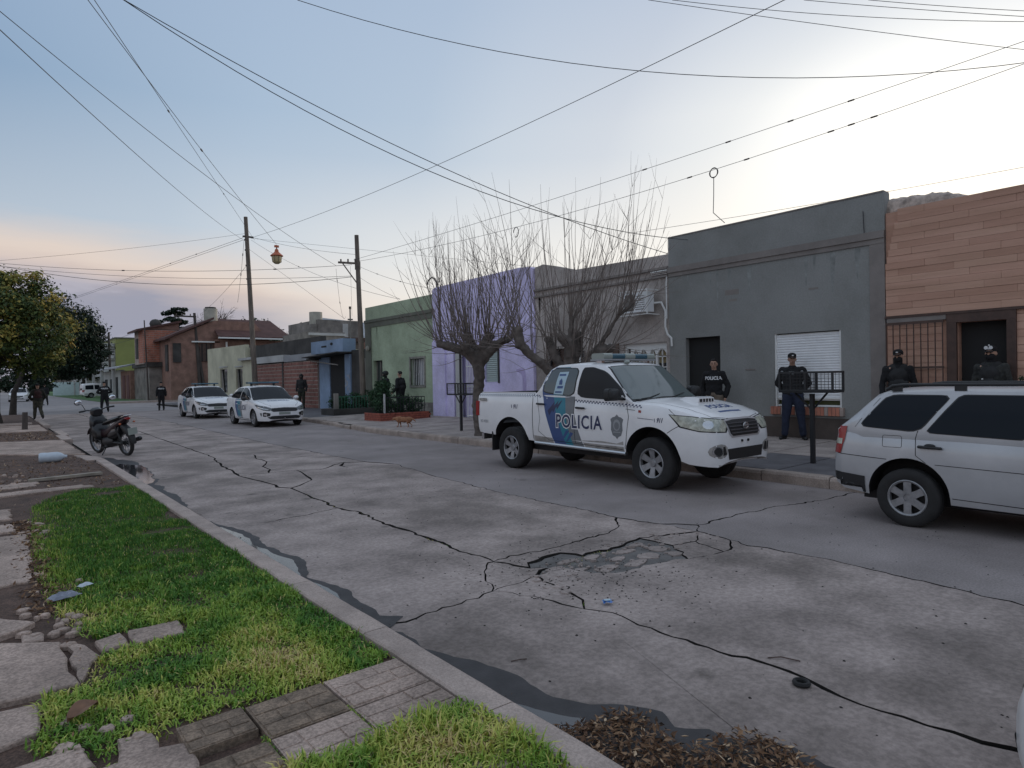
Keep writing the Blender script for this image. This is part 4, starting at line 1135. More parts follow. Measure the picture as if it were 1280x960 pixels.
# light bar
lb = MB()
lb.prism(rrect(-1.28, -1.02, 1.845, 1.935, .04), lambda a, b: (a, -.60, b), lambda a, b: (a, .60, b))
lbo = lb.obj('light_bar', M_bar, tr, smooth=True, angle=40)
for a, b_ in ((-.61, -.42), (-.12, .12), (.42, .61)):
    MB().prism(rrect(-1.285, -1.015, 1.84, 1.94, .04), lambda u, v: (u, a, v), lambda u, v: (u, b_, v)).obj('light_bar_segment', M_bar2, lbo, smooth=True, angle=40)
MB().box(-1.30, -1.0, -.62, .62, 1.825, 1.85).obj('light_bar_base', M_lg2, lbo)
for y in (-.55, .55): MB().box(-1.2, -1.1, y - .03, y + .03, 1.76, 1.83).obj('light_bar_foot', M_chrome, lbo)
MB().sphere((-.92, -.2, 1.80), (.05, .05, .035), 12).obj('roof_lamp', M_bar2, tr, smooth=True)
MB().tube([(-1.32, .78, 1.5), (-1.34, -.5, 1.83)], .003, 4)
# bed liner rail, tailgate, underside
MB().box(-3.9, -.5, -.55, .55, .34, .52).obj('chassis', M_dark, tr)
MB().box(-4.06, -3.99, -.70, .70, .45, .56).obj('rear_bumper', M_chrome, tr)
for sg in (-1, 1): MB().box(-3.92, -2.46, sg * .76 - .02, sg * .76 + .02, 1.322, 1.337).obj('bed_rail', M_white, tr)
MB().box(-3.58, -3.56, -.83, -.62, .28, .62).obj('mud_flap', M_black, tr)
st6 = dict(n=6, w0=.075, w1=.105, z0=.55)
for ax in (0.0, -3.06):
    for sg in (-1, 1): wheel(tr, ax, sg * .700, .362, .235, .21, st6)

# ---------------------------------------------------------------- silver estate car
wg = thing('estate_car', 'silver estate car with black roof rails, cut off by the right picture edge', 'car', (8.0, .02, 0), R(-90))
Wg = Car(wg,
    W=[(-3.235, .66), (-3.21, .72), (-3.12, .775), (-2.9, .80), (-2.0, .805), (.1, .80), (.45, .77), (.66, .68), (.74, .58)],
    ZB=[(-3.235, .38), (-3.1, .32), (-2.7, .27), (-.4, .26), (.5, .24), (.74, .30)],
    ZT=[(-3.235, .70), (-3.205, .80), (-3.18, .95), (-3.1, .985), (-2.4, .955), (-1.0, .93), (-.3, .92), (.3, .84), (.62, .74), (.74, .60)],
    CRN=[(-3.235, 0), (-3.0, .0), (-.6, .0), (-.3, .03), (.5, .03), (.74, .01)],
    GH=[(-3.17, .96), (-3.14, 1.0), (-2.80, 1.335), (-2.70, 1.375), (-2.2, 1.395), (-1.4, 1.39), (-1.15, 1.365), (-1.05, 1.33), (-.42, .93), (-.38, .90)],
    WB=[(-3.17, .73), (-2.9, .785), (-.9, .785), (-.38, .74)],
    BELT=[(-3.17, .96), (-2.4, .955), (-1.0, .93), (-.38, .90)], tumble=.30, paint=M_silver,
    arches=[(0.0, .325), (-2.47, .325)], r_arch=.372, roofcr=.025)
qw = smooth_poly([(-2.93, 1.005), (-2.68, 1.325), (-2.11, 1.33), (-2.37, .975)], 2, .10)
dw = smooth_poly([(-2.30, .965), (-2.03, 1.33), (-1.50, 1.33), (-1.50, .94)], 2, .06)
fw = smooth_poly([(-1.44, .94), (-1.44, 1.33), (-1.15, 1.32), (-.62, .945)], 2, .08)
for w_ in (qw, dw, fw):
    Wg.side('window_seal', grow(w_, .014), .003, M_black); Wg.side('side_window', w_, .006, M_glass)
Wg.decal('rear_window', [[(-4, -.60, 1.04), (-4, .60, 1.04), (-4, .52, 1.30), (-4, -.52, 1.30)]], (1, 0, -.3), .005, M_glass)
Wg.decal('windscreen', [quad_on(.68, .56, (-.48, .97), (-1.02, 1.33))], (-.6, 0, -.8), .006, M_ws)
Wg.sideseam([(-2.37, .98), (-2.395, .90), (-2.39, .73), (-2.30, .66), (-2.22, .60), (-2.16, .48), (-2.11, .34)], .006)
Wg.sideseam([(-2.22, .652), (-1.4, .632), (-.35, .62)], .006)
Wg.sideseam([(-1.47, .94), (-1.45, .33)], .006)
Wg.sideseam([(-2.11, .335), (-1.4, .318), (-.4, .31)], .007)
Wg.sideseam([(-3.17, .697), (-2.66, .672)], .007)
Wg.sideseam([(-2.98, .99), (-2.76, 1.30)], .004)
fc = rrect(-2.70, -2.52, .80, .92, .018)
Wg.sideseam(fc + fc[:1], .004, sides=(-1,))
for sg in (-1, 1):
    for hx in (-2.26, -1.33):
        hb = MB().capsule((hx - .095, sg * .815, .822), (hx + .095, sg * .815, .818), .016, .014, 8)
        hb.sphere((hx, sg * .805, .838), (.05, .015, .02), 10); hb.obj('door_handle', M_black, wg, smooth=True)
    Wg.side('bumper_trim', [(-3.23, .50), (-2.875, .475), (-2.875, .30), (-2.92, .29), (-3.22, .34)], .006, M_black, sides=(sg,))
    # tail lamp wraps the corner
    Wg.decal('tail_lamp', [[(-3.09, sg * .80, .995), (-3.22, sg * .60, .985), (-3.25, sg * .60, .70), (-3.13, sg * .78, .70), (-3.10, sg * .80, .85)]], (.45, -sg * .9, 0), .008, M_red)
    Wg.decal('tail_lamp_band', [[(-3.125, sg * .80, .86), (-3.20, sg * .66, .86), (-3.20, sg * .66, .80), (-3.125, sg * .80, .80)]], (.45, -sg * .9, 0), .010, M_lamp)
    # roof rail
    rl = MB(); y = sg * .60
    rl.tube([(-2.72, y * 1.02, 1.385), (-2.66, y * 1.02, 1.425), (-2.55, y, 1.438), (-1.3, y * .99, 1.438), (-1.2, y * .99, 1.385)], [.016, .018, .017, .017, .016], 8)
    for px in (-2.62, -2.05, -1.35): rl.box(px - .05, px + .05, y - .014, y + .014, 1.375, 1.43)
    rl.obj('roof_rail', M_black, wg, smooth=True)
    m_ = MB(); m_.sphere((-.72, sg * .90, 1.0), (.05, .10, .07), 12); m_.obj('wing_mirror', M_black, wg, smooth=True)
MB().box(-3.0, .3, -.5, .5, .20, .32).obj('underbody', M_dark, wg)
MB().tube([(-3.15, .3, .25), (-2.9, .3, .25)], .025, 8).obj('exhaust', M_black, wg)
st7 = dict(n=6, w0=.075, w1=.075, z0=.80)
for ax in (0.0, -2.47):
    for sg in (-1, 1): wheel(wg, ax, sg * .715, .293, .185, .185, st7)

# ---------------------------------------------------------------- two police saloons
def police_saloon(loc, label):
    r = thing('police_car', label, 'police car', loc, R(-90), 'white police cars parked one behind the other')
    c = Car(r,
        W=[(-3.50, .60), (-3.46, .72), (-3.35, .80), (-3.0, .845), (-2.0, .86), (.1, .86), (.42, .83), (.64, .74), (.76, .62), (.81, .52)],
        ZB=[(-3.50, .42), (-3.3, .30), (-2.7, .25), (-.4, .24), (.5, .22), (.78, .22), (.81, .26)],
        ZT=[(-3.50, .80), (-3.46, .96), (-3.38, 1.02), (-3.0, 1.05), (-2.3, 1.01), (-1.3, .97), (-.45, .95), (0, .905), (.4, .83), (.64, .745), (.76, .64), (.81, .55)],
        CRN=[(-3.5, 0), (-.6, .0), (-.4, .04), (.3, .05), (.65, .04), (.81, .01)],
        GH=[(-3.15, 1.02), (-3.05, 1.06), (-2.55, 1.33), (-2.3, 1.405), (-1.9, 1.445), (-1.5, 1.45), (-1.2, 1.42), (-1.05, 1.375), (-.28, .95), (-.24, .92)],
        WB=[(-3.15, .70), (-2.6, .80), (-1.0, .81), (-.24, .76)],
        BELT=[(-3.15, 1.02), (-2.3, 1.0), (-1.3, .965), (-.24, .93)], tumble=.36, paint=M_white,
        arches=[(0.0, .31), (-2.52, .31)], r_arch=.355, roofcr=.03)
    w1 = smooth_poly([(-2.62, 1.03), (-2.50, 1.16), (-2.22, 1.36), (-1.62, 1.39), (-1.64, .995)], 2, .08)
    w2 = smooth_poly([(-1.56, .99), (-1.54, 1.39), (-1.22, 1.375), (-.98, 1.30), (-.45, .97)], 2, .07)
    w3 = smooth_poly([(-2.92, 1.05), (-2.66, 1.035), (-2.55, 1.14), (-2.60, 1.20)], 1, .1)
    for w_ in (w1, w2, w3):
        c.side('window_seal', grow(w_, .016), .003, M_black); c.side('side_window', w_, .006, M_glass)
    c.decal('windscreen_seal', [quad_on(.75, .60, (-.27, .95), (-1.10, 1.405))], (-.5, 0, -.86), .003, M_black)
    c.decal('windscreen', [quad_on(.73, .58, (-.32, .98), (-1.08, 1.39))], (-.5, 0, -.86), .006, M_glass)
    # livery
    c.side('livery_panel', [(-2.10, .985), (-2.05, .7), (-1.80, .30), (-1.66, .295), (-1.80, .7), (-1.84, .98)], .0015, M_lblue)
    c.side('livery_panel', [(-1.84, .98), (-1.80, .7), (-1.66, .295), (-1.35, .29), (-1.46, .6), (-1.48, .965)], .0015, M_teal)
    c.side('livery_panel', [(-1.48, .965), (-1.46, .6), (-1.35, .29), (-1.18, .29), (-1.27, .6), (-1.28, .955)], .0015, M_lgrey)
    for sg in (-1, 1):
        c.text('lettering_outline', 'POLICIA', (-1.22, sg, .66), .25, .92, sg, .0035, M_white, bold=.018, space=1.1)
        c.text('lettering', 'POLICIA', (-1.22, sg, .66), .25, .92, sg, .0055, M_navy, bold=.005, space=1.1)
        m_ = MB(); m_.sphere((-.62, sg * .96, 1.0), (.07, .10, .07), 14); m_.tube([(-.62, sg * .8, .96), (-.62, sg * .9, .97)], .02, 6); m_.obj('wing_mirror', M_white if sg > 0 else M_black, r, smooth=True, angle=60)
        c.decal('headlamp', [[(.18, sg * .87, .80), (.36, sg * .84, .79), (.62, sg * .60, .70), (.72, sg * .45, .655), (.74, sg * .46, .575), (.62, sg * .66, .60), (.40, sg * .84, .69)]], (-.72, -sg * .69, 0), .006, M_lampd)
        c.decal('headlamp', [[(1, sg * .80, .775), (1, sg * .62, .735), (1, sg * .46, .675), (1, sg * .44, .585), (1, sg * .60, .605), (1, sg * .79, .68)]], (-1, 0, 0), .0075, M_lampd)
        c.decal('headlamp_band', [[(.34, sg * .85, .745), (.60, sg * .62, .665), (.70, sg * .50, .635), (.69, sg * .5, .618), (.58, sg * .64, .645), (.36, sg * .85, .715)]], (-.72, -sg * .69, 0), .009, M_chrome)
        c.decal('fog_recess', [[(1, sg * .78, .50), (1, sg * .66, .535), (1, sg * .50, .49), (1, sg * .52, .40), (1, sg * .66, .375), (1, sg * .76, .40)]], (-1, 0, 0), .004, M_black)
        c.decal('fog_lamp', [[(1, sg * .65 + .05 * math.cos(t * .628), .45 + .035 * math.sin(t * .628)) for t in range(10)]], (-1, 0, 0), .008, M_chrome)
        c.decal('tail_lamp', [[(-3.30, sg * .84, 1.0), (-3.5, sg * .55, 1.0), (-3.5, sg * .55, .85), (-3.32, sg * .84, .87)]], (.6, -sg * .8, 0), .006, M_red)
        for hx in (-1.78, -.72): MB().capsule((hx - .08, sg * .872, .80), (hx + .08, sg * .872, .80), .013, .013, 6).obj('door_handle', M_white, r, smooth=True)
    c.decal('grille', [[(1, -.47, .665), (1, 0, .685), (1, .47, .665), (1, .47, .575), (1, .40, .545), (1, -.40, .545), (1, -.47, .575)]], (-1, 0, 0), .007, M_black)
    for i in range(3):
        z = .585 + i * .032; pts = []
        for k in range(9):
            y = -.42 + .84 * k / 8; h = c.bvh.ray_cast(Vector((3, y, z)), Vector((-1, 0, 0))); pts.append((h[0].x + .012, y, z))
        MB().tube(pts, .006, 5).obj('grille_bar', MATS['grille_bar_grey'], r)
    c.decal('lower_intake', [[(1, -.60, .36), (1, -.42, .40), (1, .42, .40), (1, .60, .36), (1, .50, .285), (1, -.50, .285)]], (-1, 0, 0), .005, M_black)
    MB().box(.812, .826, -.20, .20, .44, .53).obj('number_plate', M_bar2, r)
    c.text('lettering', 'POLICIA', (.18, 0, 1.2), .17, 1.25, 0, .004, M_lblue, bold=.004, D=(0, 0, -1), V=(-1, 0, 0))
    c.sideseam([(-1.60, 1.0), (-1.60, .30)], .007); c.sideseam([(-.42, .93), (-.36, .7), (-.45, .3)], .007)
    c.sideseam([(-2.45, 1.0), (-2.35, .8), (-2.12, .6), (-2.06, .3)], .007); c.sideseam([(-2.1, .285), (-.42, .275)], .010)
    for y in (-.66, .66): c.seam('panel_seam', [(-.28, y * 1.08, 2), (.2, y, 2), (.5, y * .88, 2), (.68, y * .66, 2)], (0, 0, -1), .007)
    lb = MB().prism(rrect(-1.62, -1.36, 1.545, 1.605, .03), lambda a, b: (a, -.58, b), lambda a, b: (a, .58, b)).obj('light_bar', M_bar, r, smooth=True, angle=40)
    MB().box(-1.60, -1.38, -.22, .22, 1.54, 1.61).obj('light_bar_segment', M_black, lb)
    for y in (-.42, .42): MB().box(-1.53, -1.45, y - .03, y + .03, 1.46, 1.55).obj('light_bar_foot', M_black, lb)
    MB().box(-3.3, .5, -.6, .6, .18, .32).obj('underbody', M_dark, r)
    st5 = dict(n=8, w0=.05, w1=.06, z0=.6)
    for ax in (0.0, -2.52):
        for sg in (-1, 1): wheel(r, ax, sg * .745, .305, .195, .20, st5)
    return r
pc = police_saloon((8.22, 23.55, 0), 'nearer of the two white police cars, its dark grille and POLICIA bonnet in full view')
dup(pc, (8.15, 31.6, 0), R(-90), 'farther of the two white police cars, its nose partly hidden behind the nearer one')

# ---------------------------------------------------------------- far van, far car, car at the lower right corner
def plain_car(name, label, cat, loc, rz, paint, van=False, H=1.5, glass=None):
    r = thing(name, label, cat, loc, rz)
    k = (H - 1.5)
    if van:
        GH = [(-3.35, 1.0), (-3.33, 1.6), (-3.2, 1.74), (-2.0, 1.80), (-1.0, 1.78), (-.8, 1.70), (-.15, 1.02), (-.1, .98)]
        WB = [(-3.35, .80), (-1, .83), (-.1, .76)]
    else:
        GH = [(-3.05, .98), (-2.95, 1.02), (-2.6, 1.30), (-2.35, 1.40), (-1.7, 1.45), (-1.2, 1.42), (-1.05, 1.36), (-.30, .95), (-.26, .92)]
        WB = [(-3.05, .74), (-2.4, .80), (-1.0, .81), (-.26, .76)]
    c = Car(r,
        W=[(-3.40, .60), (-3.37, .72), (-3.25, .80), (-3.0, .84), (.1, .85), (.42, .82), (.62, .74), (.74, .62), (.79, .5)],
        ZB=[(-3.40, .40), (-3.2, .28), (-.4, .24), (.5, .22), (.79, .28)],
        ZT=[(-3.40, .80), (-3.36, .95), (-2.3, .98), (-.45, .95), (.4, .84), (.64, .75), (.75, .62), (.79, .5)],
        CRN=[(-3.4, 0), (-.5, 0), (.3, .05), (.79, .01)], GH=GH, WB=WB,
        BELT=[(-3.35, .96), (-.1, .92)], tumble=.18 if van else .34, paint=paint, arches=[(0, .31), (-2.5, .31)], r_arch=.35)
    if van: ws = [[(-3.1, 1.05), (-3.08, 1.55), (-2.2, 1.6), (-2.2, 1.05)], [(-2.1, 1.05), (-2.1, 1.6), (-1.55, 1.6), (-1.55, 1.05)], [(-1.45, 1.03), (-1.45, 1.6), (-.98, 1.58), (-.48, 1.06)]]
    else: ws = [[(-2.75, 1.02), (-2.3, 1.34), (-1.62, 1.38), (-1.64, 1.0)], [(-1.56, .99), (-1.54, 1.38), (-1.16, 1.35), (-.50, .98)]]
    for w_ in ws: c.side('side_window', smooth_poly(w_, 2, .08), .005, M_glass)
    if van: c.decal('windscreen', [quad_on(.70, .64, (-.24, 1.05), (-.78, 1.62))], (-.75, 0, -.65), .006, M_glass)
    else: c.decal('windscreen', [quad_on(.72, .58, (-.34, .98), (-1.08, 1.37))], (-.5, 0, -.86), .006, M_glass)
    c.decal('rear_window', [[(-4, -.6, 1.08), (-4, .6, 1.08), (-4, .5, 1.34), (-4, -.5, 1.34)]], (1, 0, -.2), .006, M_glass)
    for sg in (-1, 1):
        c.decal('headlamp', [[(.34, sg * .84, .79), (.66, sg * .56, .70), (.72, sg * .46, .58), (.45, sg * .82, .62)]], (-.7, -sg * .7, 0), .006, M_lamp)
        c.decal('tail_lamp', [[(-3.2, sg * .84, 1.0), (-3.45, sg * .55, 1.0), (-3.45, sg * .55, .72), (-3.25, sg * .84, .72)]], (.6, -sg * .8, 0), .006, M_red)
        MB().sphere((-.55, sg * .94, 1.02), (.06, .09, .07), 10).obj('wing_mirror', M_black, r, smooth=True)
    c.sideseam([(-1.6, .98), (-1.6, .3)], .007); c.sideseam([(-.4, .93), (-.42, .3)], .007)
    c.decal('grille', [[(1, -.45, .62), (1, .45, .62), (1, .42, .50), (1, -.42, .50)]], (-1, 0, 0), .005, M_black)
    c.decal('lower_intake', [[(1, -.5, .38), (1, .5, .38), (1, .45, .28), (1, -.45, .28)]], (-1, 0, 0), .005, M_black)
    MB().box(.79, .80, -.2, .2, .42, .5).obj('number_plate', M_bar2, r)
    if van:
        for sg in (-1, 1): c.side('bumper_trim', [[(-3.2, .52), (-.5, .50), (-.5, .44), (-3.2, .46)]], .006, M_black, sides=(sg,))
    for ax in (0.0, -2.5):
        for sg in (-1, 1): wheel(r, ax, sg * .74, .30, .19, .19, dict(n=7, w0=.06, w1=.07, z0=.7))
    return r
plain_car('parked_van', 'small white van parked on the far grass verge beyond the crossing', 'van', (12.6, 96.2, .05), R(8), M_white, van=True)
plain_car('parked_car', 'small white car far down the street behind the left tree trunk', 'car', (2.75, 86.0, 0), R(-95), M_white)
plain_car('parked_car', 'pale car of which only a sliver of nose shows at the lower right corner', 'car', (3.105, -.205, 0), R(90), M_white)
# ================================================================ BUILDINGS (facades on the plane x = 13.3, facing the road)
XB = 13.3
M_grey = mat('grey_plaster', (0.275, 0.278, 0.268), .85, var=.08, vscale=1.0, bump=.3, bscale=25, speck=.08, speckscale=30, grime=.15)
M_greyband = mat('grey_brown_trim', (0.23, 0.205, 0.19), .85, var=.2, vscale=2, bump=.3, bscale=30)
M_greybase = mat('dark_brown_plinth', (0.085, 0.066, 0.056), .85, var=.25, vscale=2, bump=.3, bscale=30)
M_brown = mat('grey_brown_render', (0.46, 0.41, 0.38), .88, var=.22, vscale=1.1, bump=.4, bscale=25, speck=.15, speckscale=25, grime=.22)
M_purple = mat('lilac_plaster', (0.72, 0.66, 0.97), .85, var=.14, vscale=1.2, bump=.3, bscale=25, speck=.1, speckscale=25, grime=.22)
M_purpled = mat('lilac_stain', (0.48, 0.41, 0.66), .85, var=.3, vscale=3)
M_green = mat('sage_green_plaster', (0.42, 0.5, 0.35), .85, var=.15, vscale=1.0, bump=.3, bscale=25, speck=.12, speckscale=25, grime=.22)
M_greend = mat('dark_olive_trim', (0.14, 0.145, 0.115), .85, var=.2, vscale=2)
M_stone = mat('pale_stone_plinth', (0.26, 0.25, 0.22), .85, var=.35, vscale=5, bump=.6, bscale=12)
M_clad = mat('wood_look_tile', (0.58, 0.345, 0.255), .75, col2=(0.46, 0.27, 0.19), vscale=1.4, bump=.3, bscale=30, stretch=(1, .35, 5), detail=5)
M_clad2 = mat('wood_look_tile_pale', (0.61, 0.375, 0.28), .75, col2=(0.49, 0.295, 0.205), vscale=1.4, bump=.3, bscale=30, stretch=(1, .35, 5), detail=5)
M_clad3 = mat('wood_look_tile_deep', (0.53, 0.305, 0.225), .75, col2=(0.42, 0.24, 0.165), vscale=1.4, bump=.3, bscale=30, stretch=(1, .35, 5), detail=5)
M_woodd = mat('dark_wood', (0.075, 0.042, 0.032), .6, var=.3, vscale=6)
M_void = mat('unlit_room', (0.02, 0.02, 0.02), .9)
M_shut = mat('white_roller_slat', (0.8, 0.81, 0.82), .55, var=.06, vscale=5)
M_wframe = mat('white_frame', (0.75, 0.75, 0.73), .6)
M_cream = mat('cream_wall', (0.598, 0.575, 0.425), .85, var=.14, vscale=.6, grime=.22)
M_whitew = mat('white_wall', (0.50, 0.50, 0.49), .85, var=.15, vscale=.7, grime=.22)
M_conc = mat('weathered_concrete', (0.238, 0.217, 0.196), .9, var=.45, vscale=1.0, bump=.6, bscale=12, grime=.22)
M_concd = mat('black_stained_concrete', (0.060, 0.056, 0.052), .9, var=.5, vscale=1.0)
M_blue = mat('blue_painted_wall', (0.25, 0.34, 0.48), .8, var=.22, vscale=1.0, grime=.22)
M_brick = mat('hollow_red_brick', (0.46, 0.18, 0.12), .85, var=.35, vscale=2.5)
M_mortar = mat('pale_mortar', (0.4, 0.32, 0.28), .9, var=.3, vscale=2)
M_brickp = mat('planter_brick', (0.30, 0.085, 0.055), .8, var=.35, vscale=8)
M_iron = mat('dark_iron', (0.020, 0.020, 0.022), .55)
M_pane = mat('window_pane', (0.035, 0.038, 0.040), .08, spec=.7)
M_curtain = mat('pale_curtain', (0.36, 0.36, 0.38), .9, var=.2, vscale=6)
M_wdoor = mat('varnished_wood', (0.20, 0.115, 0.06), .5, var=.3, vscale=5)
M_olive = mat('olive_wall', (0.27, 0.29, 0.1), .85, var=.15, vscale=.4)
M_roofm = mat('brown_tile_roof', (0.105, 0.052, 0.045), .85, var=.25, vscale=1.5)
M_roofs = mat('sheet_metal_roof', (0.30, 0.31, 0.33), .6, var=.2, vscale=1)
M_tank = mat('pale_tank', (0.42, 0.40, 0.34), .8, var=.2, vscale=2)
M_teal2 = mat('turquoise_wall', (0.55, 0.66, 0.66), .85, var=.1)

def wall(b, X, y0, y1, z0, z1, holes=(), th=.25, m=0, top=None):
    """wall on plane x=X facing -x, with openings (ya, yb, za, zb) and their reveals"""
    ys = sorted({y0, y1} | {v for h in holes for v in h[:2]}); zs = sorted({z0, z1} | {v for h in holes for v in h[2:4]})
    def hole(y, z): return any(h[0] < y < h[1] and h[2] < z < h[3] for h in holes)
    for a, c in zip(ys, ys[1:]):
        for d, e in zip(zs, zs[1:]):
            if hole((a + c) / 2, (d + e) / 2): continue
            b.add([(X, a, d), (X, c, d), (X, c, e), (X, a, e)], [(0, 3, 2, 1)], m)
            b.add([(X + th, a, d), (X + th, c, d), (X + th, c, e), (X + th, a, e)], [(0, 1, 2, 3)], m)
    for (a, c, d, e) in [h[:4] for h in holes] :
        b.add([(X, a, d), (X, c, d), (X, c, e), (X, a, e), (X + th, a, d), (X + th, c, d), (X + th, c, e), (X + th, a, e)],
              [(0, 1, 5, 4), (1, 2, 6, 5), (2, 3, 7, 6), (3, 0, 4, 7)], m)
    b.add([(X, y0, z0), (X, y1, z0), (X, y1, z1), (X, y0, z1), (X + th, y0, z0), (X + th, y1, z0), (X + th, y1, z1), (X + th, y0, z1)],
          [(1, 2, 6, 5), (2, 3, 7, 6), (3, 0, 4, 7)], m)
    return b
def bar(name, x0, x1, y0, y1, z0, z1, m, parent):
    return MB().box(x0, x1, y0, y1, z0, z1).obj(name, m, parent)

# ---- dark grey house with roller shutter
h = thing('grey_house', 'dark grey plastered house with a closed white roller shutter', 'house', (XB, 7.4, .15))
def rel(o, h): o.parent = h; o.matrix_parent_inverse = Matrix.Translation(h.location).inverted(); return o
def hp(h):
    """return helper that builds world-space parts parented to h"""
    def f(b, name, m, smooth=False, parent=None):
        o = b.obj(name, m, None, smooth=smooth)
        if parent is None: o.parent = h; o.matrix_parent_inverse = Matrix.Translation(h.location).inverted()
        else: o.parent = parent
        return o
    return f
def B(x0, x1, y0, y1, z0, z1): return MB().box(x0, x1, y0, y1, z0, z1)
p_ = hp(h)
y0, y1 = 4.93, 9.93
p_(wall(MB(), XB, y0, y1, .0, 5.0, [(8.5, 9.45, .12, 2.48), (5.76, 7.17, .86, 2.43)]), 'wall', M_grey)
p_(B(XB + .26, 22, y0 + .02, y1 - .02, 0, 4.6), 'building_block', M_grey)
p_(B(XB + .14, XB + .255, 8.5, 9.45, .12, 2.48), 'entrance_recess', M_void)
p_(B(XB - .05, XB + .02, y0 - .0, y1, 4.13, 4.27), 'cornice', M_greyband)
p_(B(XB - .025, XB + .02, y0, y1, 4.03, 4.13), 'cornice', M_greyband)
p_(B(XB - .018, XB + .01, y0, 5.20, .15, 4.03), 'pilaster', M_greyband)
p_(B(XB - .02, XB + .01, y0, 8.5, .15, .64), 'plinth', M_greybase)
p_(B(XB - .02, XB + .01, 9.45, y1, .15, .64), 'plinth', M_greybase)
p_(B(XB - .012, XB + .262, y0 + .01, y1, 5.002, 5.03), 'coping', M_greyband)
# roller shutter: slats
sh = p_(B(XB + .06, XB + .10, 5.78, 7.15, 1.0, 2.41), 'roller_shutter', M_wframe)
n = 25
for i in range(n):
    z = 1.05 + i * (1.35 / n)
    s = MB()
    prof = [(0, 0), (-.012, .008), (-.016, .026), (-.012, .046), (0, .052)]
    vs = [(XB + .06 + a, yy, z + c) for yy in (5.80, 7.13) for a, c in prof]
    s.add(vs, [(j, j + 1, 6 + j, 5 + j) for j in range(4)])
    o = p_(s, 'shutter_slat', M_shut, parent=sh)
for a, c in ((5.76, 5.80), (7.13, 7.17)): p_(B(XB + .02, XB + .11, a, c, .86, 2.43), 'window_frame', M_wframe, parent=sh)
p_(B(XB + .03, XB + .07, 5.80, 7.13, 1.03, 1.055), 'shutter_bottom_rail', M_wframe, parent=sh)
w = p_(B(XB + .12, XB + .14, 5.78, 7.15, .86, 1.05), 'window', mat('olive_glass', (.07, .075, .03), .2))
p_(B(XB + .05, XB + .11, 5.80, 7.13, .87, .905), 'window_frame', M_wframe, parent=w)
p_(B(XB + .06, XB + .10, 6.95, 7.0, .90, 1.04), 'window_frame', M_wframe, parent=w)
si = p_(B(XB - .06, XB + .12, 5.70, 7.25, .70, .855), 'window_sill', M_mortar)
for i in range(20):
    ya = 5.705 + i * .0770
    p_(B(XB - .072, XB + .0, ya, ya + .066, .692 + .004 * rnd.random(), .862), 'sill_brick', M_brick if i % 4 else M_mortar, parent=si)
p_(B(XB - .012, XB + .005, 7.62, 7.86, 1.66, 1.69), 'meter_cover', M_greyband)
p_(MB().tube([(XB - .03, 5.3, 4.7), (XB - .03, 5.28, 4.2)], .008, 5), 'wall_cable', M_iron)
# scuffs on the plaster
for (a, c, d, e) in ((8.0, 8.35, 3.40, 3.52), (8.05, 8.25, 3.25, 3.3), (6.2, 6.4, 3.3, 3.34)):
    p_(B(XB - .003, XB + .002, a, c, d, e), 'plaster_patch', M_greyband)

# ---- rubble chimney / lump of old brickwork between the two roofs
mo = MB()
for i in range(26):
    t = i / 25; y = 5.12 - 1.45 * t
    zz = 4.66 + .25 * max(0, math.sin(min(1, t * .62 + .38) * PI)) ** .5
    mo.sphere((XB + .40 + .04 * rnd.random(), y, zz - .30), (.34, .10 + .05 * rnd.random(), .28 + .07 * rnd.random()), 8)
o = mo.obj('parapet_mound', mat('crumbling_brick', (0.42, 0.34, 0.29), .9, var=.5, vscale=7, bump=1.0, bscale=14), None)
bake(o, [('REMESH', dict(mode='VOXEL', voxel_size=.05))]); o.parent = h; o.matrix_parent_inverse = Matrix.Translation(h.location).inverted()

# ---- house clad in wood-look tiles at the right edge
h = thing('tiled_house', 'house clad in reddish brown wood-look tiles with a dark doorway, at the right edge', 'house', (XB, 1.0, .15))
p_ = hp(h)
p_(wall(MB(), XB + .03, -4.0, 4.92, .0, 4.58, [(3.06, 3.76, .15, 2.42)], th=.22), 'wall', M_clad3)
p_(B(XB + .26, 22, -4, 4.86, 0, 4.4), 'building_block', M_conc)
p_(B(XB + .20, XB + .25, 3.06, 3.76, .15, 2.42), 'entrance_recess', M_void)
rows = 16; rh = (4.62 - 2.62) / rows
for r_ in range(rows):
    z = 2.62 + r_ * rh; off = (.0, .45, .22, .66)[r_ % 4]
    yy = 4.92 - off if off else 4.92; segs = []
    e = 4.92
    while e > -.6:
        s_ = min(e, e - (.9 if e < 4.92 or not off else off))
        lim = 4.92 if z < 3.5 else 4.92 - (z - 3.5) * .22
        a, c = s_, min(e, lim)
        if c - a > .06:
            d = rnd.uniform(0, .012)
            p_(B(XB - .006 - d, XB + .03, a + .0015, c - .0015, z + .002, z + rh - .002), 'cladding_tile', rnd.choice([M_clad, M_clad, M_clad2, M_clad3]))
        e = s_
for r_ in range(19):
    z = .16 + r_ * .13
    for a, c in ((4.0, 4.9), (-.5, .5), (.5, 1.6), (1.6, 2.92)):
        if a == 4.0 and z > 2.45: continue
        p_(B(XB + .002, XB + .03, a + .003, c - .003, z + .003, z + .126), 'cladding_tile', rnd.choice([M_clad, M_clad2, M_clad3]))
p_(B(XB - .05, XB + .02, -.6, 4.93, 2.575, 2.615), 'lintel_shelf', M_woodd)
p_(B(XB - .04, XB + .02, 2.92, 3.92, 2.42, 2.573), 'door_frame', M_woodd)
p_(B(XB - .04, XB + .06, 3.77, 3.92, .16, 2.418), 'door_frame', M_woodd)
p_(B(XB - .04, XB + .06, 2.92, 3.05, .16, 2.418), 'door_frame', M_woodd)
p_(B(XB - .035, XB + .02, 3.93, 4.90, 2.49, 2.573), 'lintel', M_greyband)
